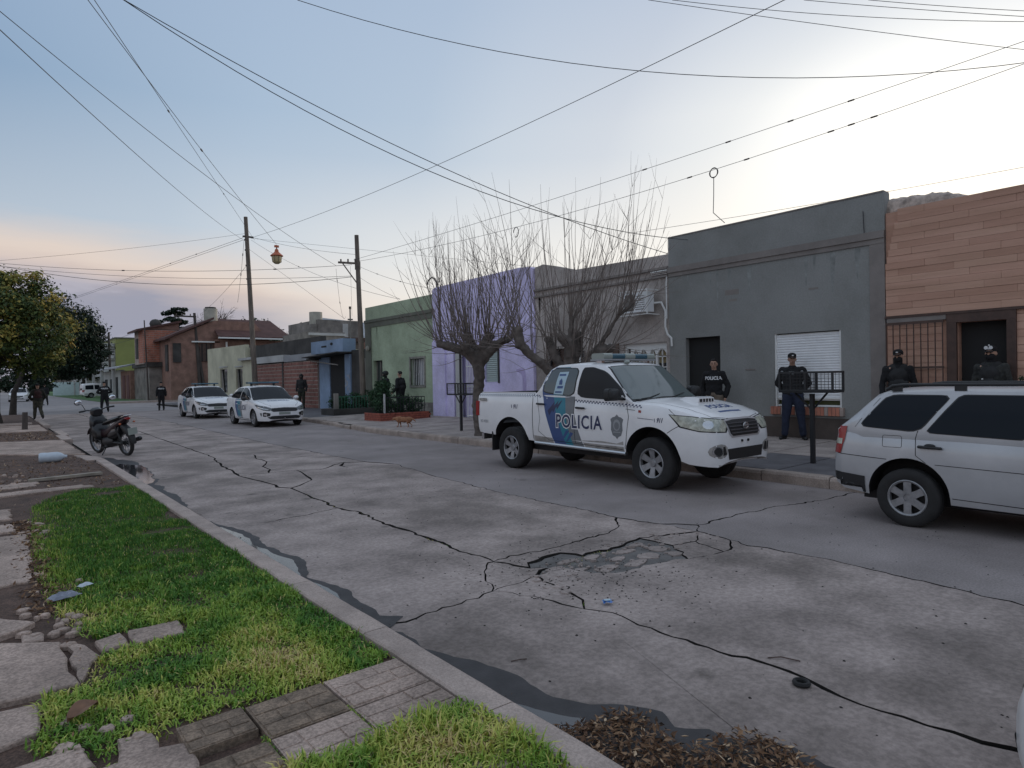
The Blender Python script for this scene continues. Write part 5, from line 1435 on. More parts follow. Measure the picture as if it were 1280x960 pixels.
# iron gate with bars in front of the tiles
gt = p_(B(XB - .10, XB - .07, 3.95, 4.90, 2.44, 2.48), 'gate', M_woodd)
p_(B(XB - .10, XB - .07, 3.95, 4.90, 1.62, 1.655), 'gate_rail', M_woodd, parent=gt)
p_(B(XB - .10, XB - .07, 3.95, 4.90, .5, .54), 'gate_rail', M_woodd, parent=gt)
for i in range(9): p_(B(XB - .095, XB - .075, 3.96 + i * .115, 3.975 + i * .115, .2, 2.44), 'gate_bar', M_woodd, parent=gt)

# ---- brown-grey rendered house
h = thing('brown_house', 'low grey-brown rendered house with a caged air conditioner on its wall', 'house', (XB, 12.4, .15))
p_ = hp(h)
y0, y1 = 9.94, 15.0
p_(wall(MB(), XB + .02, y0, y1, .0, 4.6, [(13.7, 14.5, .15, 2.5), (12.9, 13.5, 1.0, 2.4), (10.03, 11.45, .9, 2.43)]), 'wall', M_brown)
p_(B(XB + .28, 22, y0 + .02, y1 - .02, 0, 4.3), 'building_block', M_brown)
p_(MB().prism([(9.94, 4.598), (15.0, 4.598), (15.0, 5.0), (14.6, 5.05), (14.1, 4.93), (13.24, 4.69), (9.94, 4.62)], lambda a, b: (XB + .021, a, b), lambda a, b: (XB + .269, a, b)), 'parapet', M_brown)
for za, zb, d in ((4.25, 4.31, .06), (4.05, 4.10, .05)): p_(B(XB - d, XB + .03, y0, y1, za, zb), 'cornice', M_greyband)
for i in range(3): p_(B(XB - .05 - .01 * i, XB + .03, y0, y0 + .5, 4.12 + i * .04, 4.145 + i * .04), 'cornice', M_wframe if i == 2 else M_brown)
# window with two arched timber casements
w = p_(B(XB + .17, XB + .19, 10.03, 11.45, .9, 2.43), 'window', M_pane)
p_(B(XB + .10, XB + .165, 10.03, 11.45, 2.30, 2.43), 'window_frame', M_wframe, parent=w)
for a, c in ((10.03, 10.10), (10.38, 10.44), (10.62, 10.72), (10.94, 11.0), (11.18, 11.26), (11.38, 11.45)):
    p_(B(XB + .09, XB + .16, a, c, .9, 2.30), 'window_frame', M_wframe, parent=w)
for a, c in ((10.10, 10.38), (10.44, 10.62), (10.72, 10.94), (11.0, 11.18)):
    for z in (1.2, 1.5, 1.78, 2.05): p_(B(XB + .10, XB + .14, a, c, z, z + .022), 'glazing_bar', M_wframe, parent=w)
    mid = (a + c) / 2; p_(B(XB + .10, XB + .14, mid - .01, mid + .01, .9, 2.28), 'glazing_bar', M_wframe, parent=w)
    p_(B(XB + .165, XB + .168, a, c, 1.9, 2.25), 'curtain', mat('amber_curtain', (.30, .24, .13), .8), parent=w)
    arch = [(a, 2.31), (a, 2.14)] + [(a + (c - a) * t / 8, 2.14 + .12 * math.sin(PI * t / 8)) for t in range(1, 8)] + [(c, 2.14), (c, 2.31)]
    p_(MB().prism(arch, lambda u, v: (XB + .09, u, v), lambda u, v: (XB + .15, u, v)), 'arch_head', M_wframe, parent=w)
p_(B(XB - .03, XB + .02, 11.6, 11.8, .2, 2.45), 'pilaster', mat('brick_brown', (.13, .085, .065), .85, var=.3, vscale=5))
hn = p_(B(XB - .02, XB + .015, 11.82, 12.06, 2.34, 2.47), 'house_number', M_wframe)
dr = p_(B(XB + .18, XB + .22, 13.7, 14.5, .15, 2.5), 'door', M_woodd)
for yy in (13.74, 14.1, 14.44): p_(B(XB + .12, XB + .175, yy - .02, yy + .02, .15, 2.5), 'door_bar', M_iron, parent=dr)
p_(B(XB + .12, XB + .17, 13.7, 14.5, 2.44, 2.5), 'door_frame', M_wframe, parent=dr)
w = p_(B(XB + .18, XB + .20, 12.9, 13.5, 1.0, 2.4), 'window', M_pane)
p_(B(XB + .12, XB + .17, 13.17, 13.23, 1.0, 2.4), 'window_frame', M_wframe, parent=w)
p_(B(XB + .12, XB + .17, 12.9, 13.5, 2.34, 2.4), 'window_frame', M_wframe, parent=w)
# air conditioner in its cage, cable duct
ac = p_(B(XB - .42, XB - .10, 10.32, 11.04, 3.20, 3.70), 'air_conditioner', M_shut)
p_(MB().lathe([(.001, 0), (.19, .0), (.19, .012)], 20, 0, Matrix.Translation((XB - .422, 10.85, 3.45)) @ Matrix.Rotation(R(-90), 4, 'Y')), 'fan_grille', M_conc, parent=ac)
p_(B(XB - .425, XB - .421, 10.72, 11.0, 3.24, 3.66), 'fan_panel', M_conc, parent=ac)
for i in range(7): p_(B(XB - .427, XB - .421, 10.36, 10.66, 3.26 + i * .055, 3.275 + i * .055), 'louvre', M_conc, parent=ac)
cg = MB()
for yy in (10.25, 11.12):
    cg.box(XB - .47, XB - .44, yy - .014, yy + .014, 3.12, 3.76); cg.box(XB - .44, XB + .02, yy - .012, yy + .012, 3.12, 3.145); cg.box(XB - .44, XB + .02, yy - .012, yy + .012, 3.735, 3.76)
for z in (3.12, 3.74): cg.box(XB - .468, XB - .442, 10.25, 11.12, z, z + .02)
cg.tube([(XB - .46, 10.25, 3.15), (XB - .46, 10.75, 3.75)], .008, 5); cg.tube([(XB - .46, 10.25, 3.5), (XB - .46, 10.5, 3.75)], .008, 5)
cgo = p_(cg, 'air_conditioner_cage', M_wframe); cgo['kind'] = 'stuff'
p_(MB().tube([(XB - .10, 10.32, 3.42), (XB - .06, 10.12, 3.42), (XB - .03, 10.02, 3.2), (XB - .03, 10.03, 2.8), (XB - .03, 9.96, 2.6), (XB - .03, 9.85, 2.5), (XB - .03, 9.84, 2.3)], .028, 8), 'cable_duct', M_wframe, True)
p_(MB().tube([(XB - .03, 9.96, 4.1), (XB - .03, 9.98, 3.9), (XB - .03, 9.98, 3.0)], .018, 6), 'cable_duct', M_wframe)

# ---- lilac house
h = thing('lilac_house', 'lilac house with white barred gate and slatted shutter behind the bare trees', 'house', (XB, 17.9, .15))
p_ = hp(h)
y0, y1 = 15.01, 20.86
p_(wall(MB(), XB - .03, y0, y1, .0, 4.95, [(18.12, 19.5, .18, 2.66), (16.85, 17.62, 1.45, 2.52)], th=.3), 'wall', M_purple)
p_(B(XB + .28, 22, y0 + .02, y1 - .02, 0, 4.7), 'building_block', M_purple)
p_(MB().prism([(15.01, 4.948), (20.86, 4.948), (20.86, 4.96), (20.78, 5.03), (20.6, 5.06), (15.7, 5.10), (15.2, 5.06), (15.01, 4.97)], lambda a, b: (XB - .03, a, b), lambda a, b: (XB + .27, a, b)), 'parapet', M_purple)
p_(B(XB - .08, XB - .028, 20.0, 20.86, .15, 3.0), 'pilaster', M_purple)
p_(B(XB - .075, XB - .028, 15.02, 15.25, .15, 3.0), 'pilaster', M_purple)
p_(MB().prism(smooth_poly([(15.52, .9), (15.62, 1.2), (15.60, 1.7), (15.9, 1.78), (15.95, 1.86), (15.5, 1.9), (15.42, 1.5), (15.45, 1.1)], 2, .25), lambda u, v: (XB - .034, u, v), lambda u, v: (XB - .026, u, v)), 'wall_stain', M_purpled)
po = p_(B(XB + .22, XB + .26, 18.12, 19.5, .18, 2.66), 'porch_wall', M_purple)
gt = p_(B(XB + .02, XB + .05, 18.12, 18.78, 2.58, 2.62), 'gate', M_wframe)
for z in (.25, 1.3, 2.0): p_(B(XB + .02, XB + .045, 18.12, 18.78, z, z + .03), 'gate_rail', M_wframe, parent=gt)
for i in range(8): p_(B(XB + .022, XB + .042, 18.13 + i * .09, 18.148 + i * .09, .2, 2.6), 'gate_bar', M_wframe, parent=gt)
p_(B(XB + .1, XB + .15, 18.12, 18.78, .2, 2.55), 'gate_back', M_purpled)
p_(B(XB - .02, XB + .05, 19.05, 19.40, .18, 2.60), 'door_panel', M_whitew)
s_ = p_(B(XB + .10, XB + .12, 16.85, 17.62, 1.45, 2.52), 'shutter', M_wframe)
for i in range(15): p_(MB().add([(XB + .02, 16.93, 1.47 + i * .07), (XB + .02, 17.6, 1.47 + i * .07), (XB + .09, 17.6, 1.53 + i * .07), (XB + .09, 16.93, 1.53 + i * .07), (XB + .02, 16.93, 1.48 + i * .07), (XB + .02, 17.6, 1.48 + i * .07), (XB + .09, 17.6, 1.54 + i * .07), (XB + .09, 16.93, 1.54 + i * .07)], [(0, 1, 2, 3), (4, 7, 6, 5), (0, 4, 5, 1), (0, 3, 7, 4), (1, 5, 6, 2)]), 'shutter_slat', mat('mint_white', (.52, .60, .58), .6), parent=s_)
p_(B(XB - .06, XB + .0, 16.78, 16.86, 1.42, 2.56), 'shutter_edge', M_iron)

# ---- green house
h = thing('green_house', 'sage green house with a dark door and small barred window beside the lilac one', 'house', (XB, 23.7, .15))
p_ = hp(h)
y0, y1 = 20.87, 26.5
p_(wall(MB(), XB, y0, y1, .0, 4.84, [(24.98, 25.8, .15, 2.45), (21.55, 22.6, 1.35, 2.42)]), 'wall', M_green)
p_(B(XB + .26, 22, y0 + .02, y1 - .02, 0, 4.5), 'building_block', M_green)
p_(B(XB - .06, XB + .02, y0, y1 + .05, 4.15, 4.27), 'cornice', M_greend)
p_(B(XB - .03, XB + .02, y0, y1 + .05, 3.93, 4.15), 'cornice', M_greend)
p_(B(XB - .025, XB + .02, 25.95, y1 + .02, .15, 3.93), 'pilaster', M_greend)
pl = p_(B(XB - .03, XB + .02, y0, 24.9, .15, .69), 'plinth', M_conc)
for i in range(22):
    z = .18 + .17 * (i % 3); a = 20.9 + .55 * (i // 3) + .18 * (i % 3)
    if a + .5 > 24.9: continue
    p_(MB().prism([(a + .0, z), (a + .25, z - .01), (a + .5, z + .02), (a + .51, z + .13), (a + .28, z + .15), (a + .01, z + .13)], lambda u, v: (XB - .045, u, v), lambda u, v: (XB - .02, u, v)), 'plinth_stone', M_stone, parent=pl)
d_ = p_(B(XB + .16, XB + .2, 24.98, 25.8, .15, 2.45), 'door', mat('dark_green_door', (.035, .045, .042), .5))
for a in (25.02, 25.36, 25.7): p_(B(XB + .13, XB + .158, a, a + .06, .2, 2.4), 'door_frame', M_conc, parent=d_)
w = p_(B(XB + .16, XB + .18, 21.55, 22.6, 1.35, 2.42), 'window', M_pane)
p_(B(XB + .14, XB + .158, 21.62, 22.15, 1.37, 2.40), 'curtain', M_curtain, parent=w)
for i in range(8): p_(B(XB + .06, XB + .075, 21.62 + i * .13, 21.635 + i * .13, 1.37, 2.4), 'window_bar', M_wframe, parent=w)
for a, c, d, e in ((21.47, 21.55, 1.27, 2.5), (22.6, 22.68, 1.27, 2.5), (21.55, 22.6, 2.42, 2.5), (21.55, 22.6, 1.27, 1.35)):
    p_(B(XB - .03, XB + .03, a, c, d, e), 'window_surround', M_stone, parent=w)
p_(MB().sphere((XB - .12, 26.1, 3.0), (.1, .1, .12), 10), 'wall_lamp', M_tank, True)
# curled pipe above the roof
p_(MB().tube([(XB + .4, 21.2, 4.6), (XB + .4, 21.2, 5.35), (XB + .4, 21.3, 5.52), (XB + .4, 21.55, 5.6), (XB + .4, 21.8, 5.5), (XB + .4, 21.85, 5.35)], .03, 8), 'vent_pipe', M_conc, True)

# ---- dark passage wall and blue workshop
h = thing('concrete_wall', 'stained concrete yard wall between the green house and the blue box front', 'wall', (XB, 27.3, .15))
p_ = hp(h)
p_(B(XB + .05, XB + .3, 26.56, 28.1, 0, 3.02), 'wall', M_concd)
p_(B(XB + .02, XB + .05, 26.6, 27.2, .3, 2.6), 'wall_patch', M_conc)
p_(B(XB - .1, XB + .05, 26.65, 27.1, .15, .6), 'step', M_conc)
h = thing('blue_workshop', 'blue painted workshop front with a boxed sign board over a dark open garage', 'building', (XB, 30, .15))
p_ = hp(h)
p_(B(XB - .35, XB + .3, 28.15, 31.9, 2.96, 3.58), 'sign_board', M_blue)
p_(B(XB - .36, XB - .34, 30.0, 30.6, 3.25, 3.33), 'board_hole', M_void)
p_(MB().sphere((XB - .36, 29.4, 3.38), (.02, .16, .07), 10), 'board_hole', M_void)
p_(MB().prism([(28.0, 2.90), (32.2, 2.78), (32.2, 2.82), (28.0, 2.95)], lambda u, v: (XB - .75, u, v), lambda u, v: (XB + .2, u, v)), 'canopy', M_concd)
p_(B(XB - .02, XB + .25, 30.45, 31.7, 0, 2.78), 'wall', M_blue)
p_(B(XB - .02, XB + .25, 28.1, 28.7, 0, 2.85), 'wall', M_blue)
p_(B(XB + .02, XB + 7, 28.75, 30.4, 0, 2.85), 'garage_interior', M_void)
p_(MB().tube([(XB - .5, 31.6, 2.62), (XB - .5, 28.4, 2.34)], .03, 6), 'canopy_rail', M_conc)
g_ = MB()
for i in range(26): 
    a, c = rnd.uniform(28.15, 28.65), rnd.uniform(.4, 1.9); g_.box(XB - .03, XB - .022, a, a + rnd.uniform(.03, .12), c, c + rnd.uniform(.04, .2))
go = p_(g_, 'wall_posters', M_curtain); go['kind'] = 'stuff'
p_(B(XB + .3, 21, 28.15, 31.9, 0, 2.9), 'building_block', M_concd)

# ---- striped hollow-brick garage front
h = thing('brick_garage', 'long low front of hollow red brick courses with pale mortar, behind the nearer police car', 'building', (XB, 37, .15))
p_ = hp(h)
M_brickg = mat('weathered_brick_course', (.27, .125, .10), .85, var=.3, vscale=2.5)
bw = p_(B(XB, XB + .2, 31.95, 41.6, 0, 2.68), 'wall', M_mortar)
nrow = 12
for r_ in range(nrow):
    z = .18 + r_ * .208
    a = 31.97 - (.2 if r_ % 2 else 0)
    while a < 41.55:
        a0, a1 = max(a, 31.97), min(a + .52, 41.56)
        if a1 - a0 > .1: p_(B(XB - .02 - .006 * rnd.random(), XB + .01, a0 + .008, a1 - .008, z + .028, z + .180), 'brick', M_brickg, parent=bw)
        a += .54
p_(B(XB - .05, XB + .02, 36.8, 36.98, .1, 2.7), 'post', M_concd)
p_(B(XB - .06, XB + .5, 31.95, 36.6, 2.72, 3.08), 'metal_fascia', M_roofs)
p_(B(XB - .10, XB + .5, 36.6, 41.9, 2.75, 3.14), 'fascia', M_whitew)
p_(B(XB - .35, XB + .2, 31.5, 32.6, 2.70, 2.78), 'canopy', M_concd)
p_(B(XB + .3, XB + .6, 32.2, 43.7, 2.5, 3.95), 'parapet', M_concd)
p_(B(XB + .6, 22, 32.2, 43.6, 0, 3.2), 'building_block', M_concd)
# ---- cream house
h = thing('cream_house', 'cream coloured house with two narrow windows behind the farther police car', 'house', (XB, 48, .15))
p_ = hp(h)
p_(wall(MB(), XB, 41.9, 53.0, 0, 3.10, [(44.45, 45.9, .9, 2.52), (47.9, 49.7, .9, 2.58)]), 'wall', M_cream)
p_(MB().prism([(43.8, 3.098), (53.0, 3.098), (53.0, 4.2), (43.8, 4.10)], lambda u, v: (XB, u, v), lambda u, v: (XB + .25, u, v)), 'parapet', M_cream)
p_(B(XB + .26, 22, 43.8, 52.98, 0, 3.9), 'building_block', M_cream)
p_(B(XB - .25, XB + .05, 41.9, 44.6, 3.05, 3.2), 'canopy', M_whitew)
for a, c, e in ((44.45, 45.9, 2.52), (47.9, 49.7, 2.58)):
    w = p_(B(XB + .16, XB + .18, a, c, .9, e), 'window', M_pane)
    p_(MB().prism([(a + .0, .9), (a + (c - a) * .35, .9), (a + (c - a) * .1, e), (a, e)], lambda u, v: (XB + .10, u, v), lambda u, v: (XB + .12, u, v)), 'curtain', M_conc, parent=w)
    p_(MB().prism([(c, .9), (c - (c - a) * .35, .9), (c - (c - a) * .1, e), (c, e)], lambda u, v: (XB + .10, u, v), lambda u, v: (XB + .12, u, v)), 'curtain', M_conc, parent=w)
    p_(B(XB - .05, XB + .02, a - .1, c + .1, e + .12, e + .2), 'window_hood', M_whitew, parent=w)

# ---- second row behind: roofs seen over the low fronts
def pitched(h, x0, x1, y0, y1, z0, z1, zr, wallm, roofm, axis='x', eave=.35):
    p_ = hp(h)
    p_(B(x0, x1, y0, y1, 0, z1), 'wall', wallm)
    if axis == 'x':     # ridge runs along x
        ym = (y0 + y1) / 2
        p_(MB().prism([(y0, z1 - .01), (y1, z1 - .01), (ym, zr - .08)], lambda u, v: (x0, u, v), lambda u, v: (x1, u, v)), 'gable', wallm)
        rf = MB().prism([(y0 - eave, z1 - eave * .3), (ym, zr), (y1 + eave, z1 - eave * .3), (y1 + eave, z1 - eave * .3 + .1), (ym, zr + .12), (y0 - eave, z1 - eave * .3 + .1)], lambda u, v: (x0 - eave, u, v), lambda u, v: (x1 + eave, u, v))
    else:
        xm = (x0 + x1) / 2
        p_(MB().prism([(x0, z1 - .01), (x1, z1 - .01), (xm, zr - .08)], lambda u, v: (u, y0, v), lambda u, v: (u, y1, v)), 'gable', wallm)
        rf = MB().prism([(x0 - eave, z1 - eave * .3), (xm, zr), (x1 + eave, z1 - eave * .3), (x1 + eave, z1 - eave * .3 + .1), (xm, zr + .12), (x0 - eave, z1 - eave * .3 + .1)], lambda u, v: (u, y0 - eave, v), lambda u, v: (u, y1 + eave, v))
    return p_, p_(rf, 'roof', roofm)
M_redwall = mat('red_brown_brick_wall', (0.26, 0.15, 0.115), .85, var=.35, vscale=1.6)
# brown brick house across the side street
h = thing('brown_brick_house', 'two storey brown brick house with a dark tiled roof and a pale water tank', 'house', (18.5, 64, 0))
p_ = hp(h)
p_(B(13.4, 22.5, 66.2, 76, 0, 5.9), 'wall', M_redwall)
p_(MB().prism([(13.4, 5.88), (22.5, 5.88), (21.0, 7.65), (17.3, 7.65)], lambda u, v: (u, 66.2, v), lambda u, v: (u, 76, v)), 'gable', M_redwall)
p_(MB().add([(12.9, 65.7, 5.7), (17.2, 65.9, 7.75), (17.2, 76.4, 7.75), (12.9, 76.4, 5.7), (12.9, 65.7, 5.9), (17.2, 65.9, 7.95), (17.2, 76.4, 7.95), (12.9, 76.4, 5.9)], [(0, 1, 2, 3), (4, 7, 6, 5), (0, 4, 5, 1), (1, 5, 6, 2), (2, 6, 7, 3), (3, 7, 4, 0)]), 'roof', M_roofm)
p_(MB().add([(17.3, 65.0, 5.95), (24.4, 65.0, 5.95), (23.4, 68.5, 7.9), (17.3, 68.5, 7.9), (17.3, 65.0, 6.1), (24.4, 65.0, 6.1), (23.4, 68.5, 8.05), (17.3, 68.5, 8.05)], [(0, 3, 2, 1), (4, 5, 6, 7), (0, 1, 5, 4), (1, 2, 6, 5), (2, 3, 7, 6), (3, 0, 4, 7)]), 'roof', M_roofm)
p_(B(17.3, 24.3, 64.96, 65.02, 5.86, 6.0), 'gutter', M_wframe)
p_(B(17.2, 23.8, 65.9, 66.2, 0, 5.8), 'wall', M_redwall)
w = p_(B(15.9, 17.1, 66.10, 66.19, 3.7, 5.4), 'window', M_woodd)
for a in (16.1, 16.5, 16.9): p_(B(a - .04, a + .04, 66.06, 66.1, 3.7, 5.4), 'window_bar', M_void, parent=w)
p_(B(15.2, 17.7, 65.9, 66.2, 5.5, 5.62), 'window_hood', M_wframe)
p_(B(18.2, 18.35, 65.8, 65.9, 3.2, 5.6), 'down_pipe', M_wframe)
for a in (19.6, 21.6): p_(B(a, a + 1.7, 65.84, 65.9, 4.3, 5.3), 'window', M_conc)
p_(B(13.3, 13.4, 67, 68, 2.8, 5.3), 'window', M_concd); p_(B(13.6, 14.3, 66.12, 66.2, 3.6, 5.4), 'window', M_concd)
p_(MB().cyl((17.3, 67.5, 6.9), (17.3, 67.5, 8.9), .62, 20), 'water_tank', M_tank, True)
p_(MB().cyl((17.3, 67.5, 8.9), (17.3, 67.5, 9.05), .5, 20), 'tank_lid', M_concd, True)
p_(B(16.7, 17.9, 66.9, 68.1, 6.2, 7.0), 'tank_stand', M_redwall)
# corner house: red brick upper floor on a white ground floor with porch
h = thing('red_brick_house', 'corner house with bare red hollow-brick upper floor over pale ground floor rooms', 'house', (12.5, 70, 0))
p_ = hp(h)
p_(B(12.3, 21, 70.0, 78, 0, 3.3), 'wall', M_conc)
p_(B(12.1, 17.5, 69.7, 78, 3.3, 3.75), 'roof_slab', M_concd)
up = p_(B(12.0, 15.2, 71.0, 75.5, 3.6, 7.0), 'upper_wall', M_mortar)
for r_ in range(15):
    z = 3.72 + r_ * .215
    for k in range(6):
        a = 12.03 + k * .54 - (.2 if r_ % 2 else 0); a0 = max(a, 12.03); a1 = min(a + .50, 15.17)
        p_(B(a0, a1, 70.975, 71.01, z, z + .17), 'brick', M_brick, parent=up)
    for k in range(4):
        p_(B(11.975, 12.01, 71.05 + k * .56, 71.55 + k * .56, z, z + .17), 'brick', M_brick, parent=up)
p_(MB().prism([(11.4, 6.75), (12.0, 6.95), (15.4, 7.75), (15.4, 7.95), (11.4, 6.95)], lambda u, v: (u, 70.7, v), lambda u, v: (u, 75.8, v)), 'roof', M_roofm)
p_(MB().prism([(12.0, 6.95), (15.2, 6.95), (15.2, 7.7)], lambda u, v: (u, 71.0, v), lambda u, v: (u, 71.2, v)), 'gable', M_redwall)
p_(B(11.93, 12.0, 73.5, 74.7, 4.2, 6.2), 'window', M_concd)
p_(MB().sphere((13.3, 72, 7.6), (.55, .55, .5), 12), 'roof_vent', M_concd, True)
p_(B(11.9, 12.3, 78, 84, 0, 3.1), 'wall', M_redwall)
for (a, c) in ((78.5, 80.0), (81, 82.5)):
    d_ = p_(B(11.84, 11.9, a, c, .1, 2.6), 'door', mat('maroon_door', (.11, .035, .035), .6))
p_(B(11.9, 12.3, 84, 100, 0, 3.3), 'wall', M_whitew)
p_(MB().prism([(10.9, 3.35), (12.6, 3.75), (12.6, 3.9), (10.9, 3.5)], lambda u, v: (u, 78, v), lambda u, v: (u, 101, v)), 'porch_roof', M_roofs)
for (a, c, z, e) in ((86, 87.4, .1, 2.5), (89.5, 91.5, .9, 2.3), (94, 96, .9, 2.3)): p_(B(11.84, 11.9, a, c, z, e), 'door' if z < .5 else 'window', M_void)
for a in (83, 92, 100): p_(B(10.95, 11.25, a, a + .35, 0, 3.4), 'porch_post', M_whitew)
# olive house beyond
h = thing('olive_house', 'tall olive green walled house beyond the crossing with a small white balcony', 'house', (14, 100, 0))
p_ = hp(h)
p_(B(14.2, 20, 104, 116, 0, 8.1), 'wall', M_olive)
p_(B(12.9, 14.2, 104.5, 116, 0, 7.4), 'stair_bay', M_whitew)
for z in (2.8, 5.3, 7.0): p_(B(12.3, 14.0, 104.2, 115, z, z + .35), 'balcony', M_whitew)
for z in (3.4, 5.8): p_(B(12.84, 12.9, 107, 110, z, z + 1.2), 'window', M_void)
p_(B(14.1, 20.1, 103.9, 116.1, 8.1, 8.25), 'coping', M_greend)
# far white houses in line
for i, (y0, y1, z, mm, lab) in enumerate(((118, 140, 3.4, M_whitew, 'low white house in the row past the olive one'), (142, 175, 3.0, M_conc, 'grey house farthest down the right side of the street'))):
    h = thing('far_house', lab, 'house', (12.5, y0, 0)); p_ = hp(h)
    p_(B(12.2, 20, y0, y1, 0, z), 'wall', mm); p_(B(11.9, 20.2, y0 - .2, y1, z, z + .2), 'roof', M_concd)
    for k in range(4): p_(B(12.14, 12.2, y0 + 2 + 4 * k, y0 + 3.6 + 4 * k, .8, 2.2), 'window', M_void)
h = thing('turquoise_wall', 'long pale turquoise wall at the end of the street, left of the white van', 'wall', (11, 128, 0)); p_ = hp(h)
p_(B(8.6, 14.0, 128, 128.3, 0, 2.2), 'wall', M_teal2)
p_(B(11.4, 11.6, 127.9, 128, 0, 2.3), 'post', M_whitew)
for i, (x, y, w_, z, mm, lab) in enumerate(((-6, 70, 4, 3.6, M_conc, 'grey house front half hidden behind the left tree'), (-5, 95, 3.5, 3.2, M_whitew, 'pale house far along the left side of the street'), (-4, 150, 8, 3.5, M_redwall, 'brownish house closing the street at the far left'))):
    h = thing('far_house', lab, 'house', (x, y, 0)); p_ = hp(h)
    p_(B(x - w_, x + 3.0, y, y + 18, 0, z), 'wall', mm); p_(B(x - w_ - .3, x + 3.3, y - .3, y + 18.3, z, z + .2), 'roof', M_roofm)
    for k in range(3): p_(B(x + 3.0, x + 3.05, y + 2 + 5 * k, y + 3.5 + 5 * k, .9, 2.2), 'window', M_void)
# blocks behind the workshop: grey two storey building, white sheet roofed hall
h = thing('grey_block', 'unfinished grey block with a round water tank behind the brick garage', 'building', (24, 55, 0)); p_ = hp(h)
p_(B(20.2, 23.2, 50.0, 56, 0, 5.6), 'wall', M_conc)
p_(B(22.2, 25.9, 53.0, 60, 0, 6.9), 'tower', M_conc)
p_(B(24.4, 24.9, 52.95, 53.0, 5.2, 6.6), 'window', M_whitew)
p_(B(22.6, 26.4, 52.0, 53.0, 5.0, 5.35), 'balcony', M_woodd)
p_(MB().cyl((22.4, 54, 6.5), (22.4, 54, 7.6), .55, 18), 'water_tank', M_tank, True)
p_(B(21.7, 23.1, 53.2, 54.8, 5.6, 6.5), 'tank_stand', M_conc)
p_(B(20.1, 23.3, 49.9, 50.0, 5.3, 5.5), 'coping', M_whitew)
h = thing('sheet_roof_hall', 'white walled hall under a grey metal sheet roof, above the blue workshop', 'building', (27, 55, 0)); p_ = hp(h)
p_(B(25.0, 32.5, 54.0, 64, 0, 5.4), 'wall', M_whitew)
p_(MB().add([(25.0, 53.8, 5.3), (32.8, 53.8, 5.2), (32.8, 60, 7.1), (25.0, 60, 7.6), (25.0, 53.8, 5.5), (32.8, 53.8, 5.4), (32.8, 60, 7.3), (25.0, 60, 7.8)], [(0, 3, 2, 1), (4, 5, 6, 7), (0, 1, 5, 4), (1, 2, 6, 5), (2, 3, 7, 6), (3, 0, 4, 7)]), 'roof', M_roofs)
p_(B(25.9, 32.4, 53.9, 54.0, 4.5, 5.2), 'band', M_redwall)
for a in (28.6, 30.2): 
    for z in (3.6, 4.1): p_(B(a, a + .9, 53.9, 53.99, z, z + .25), 'window', M_void)
for i in range(3): p_(B(26.2 + i * .02, 31, 54.6 + i * 1.6, 54.7 + i * 1.6, 5.62 + i * .5, 5.72 + i * .5), 'roof_rib', M_whitew)

def streaks(hname, X, ys, ztop, m, seed, n=9, L=(.3, 1.1)):
    h = bpy.data.objects[hname]; p_ = hp(h); rr = random.Random(seed)
    for i in range(n):
        y = rr.uniform(*ys); w = rr.uniform(.02, .07); l = rr.uniform(*L)
        pl = smooth_poly([(y - w, ztop), (y + w, ztop), (y + w * .6, ztop - l * .5), (y + w * .15, ztop - l), (y - w * .2, ztop - l * .9), (y - w * .7, ztop - l * .4)], 1, .2)
        p_(MB().prism(pl, lambda u, v: (X - .0015, u, v), lambda u, v: (X + .004, u, v)), 'rain_stain', m)
M_st1 = mat('grey_rain_stain', (0.255, 0.265, 0.256), .9, var=.3, vscale=5)
M_st2 = mat('brown_rain_stain', (0.42, 0.375, 0.345), .9, var=.3, vscale=5)
M_st3 = mat('lilac_rain_stain', (0.69, 0.63, 0.93), .9, var=.2, vscale=5)
M_st4 = mat('green_rain_stain', (0.39, 0.465, 0.325), .9, var=.2, vscale=5)
streaks('grey_house', XB, (5.3, 9.8), 4.03, M_st1, 1, 9)
streaks('brown_house', XB + .02, (10.1, 14.8), 4.05, M_st2, 2, 12)
streaks('lilac_house', XB - .03, (15.3, 20.0), 4.94, M_st3, 3, 10)
streaks('green_house', XB, (21.0, 25.8), 3.93, M_st4, 4, 8)
# ================================================================ POLES, CABLES, STREET FURNITURE
M_pole = mat('weathered_pole_wood', (0.17, 0.14, 0.115), .9, var=.4, vscale=3, stretch=(3, 3, .5), bump=.5, bscale=20)
M_poled = mat('dark_pole_wood', (0.075, 0.062, 0.055), .9, var=.4, vscale=3, stretch=(3, 3, .5))
M_wire = mat('cable_black', (0.060, 0.060, 0.065), .7)
M_insul = mat('insulator_brown', (0.05, 0.035, 0.03), .4)
def pole(name, label, x, y, h, r0, r1, lean=(0, 0), m=None, arms=()):
    t = thing(name, label, 'utility pole', (x, y, .1))
    MB().tube([(0, 0, -.3), (lean[0] * .5, lean[1] * .5, h * .5), (lean[0], lean[1], h)], [r0, (r0 + r1) / 2, r1], 12).obj('pole_shaft', m or M_pole, t, smooth=True, angle=50)
    for (dx, dy, z, L) in arms:
        f = z / h; cx, cy = lean[0] * f, lean[1] * f
        a = MB().cbox((cx + dx * L * .5, cy + dy * L * .5, z), (abs(dx) * L + .1, abs(dy) * L + .1, .10)); ao = a.obj('crossarm', m or M_pole, t)
        for k in (.1, .5, .95): MB().lathe([(.001, 0), (.035, .01), (.05, .05), (.03, .09), (.04, .12), (.001, .15)], 8, 0, Matrix.Translation((cx + dx * L * k, cy + dy * L * k, z + .05))).obj('insulator', M_insul, ao)
    return t
p1 = pole('utility_pole', 'tall leaning timber pole nearest the brick garage, carrying the overhead cables', 12.4, 38.9, 11.25, .17, .11, (-.31, .26))
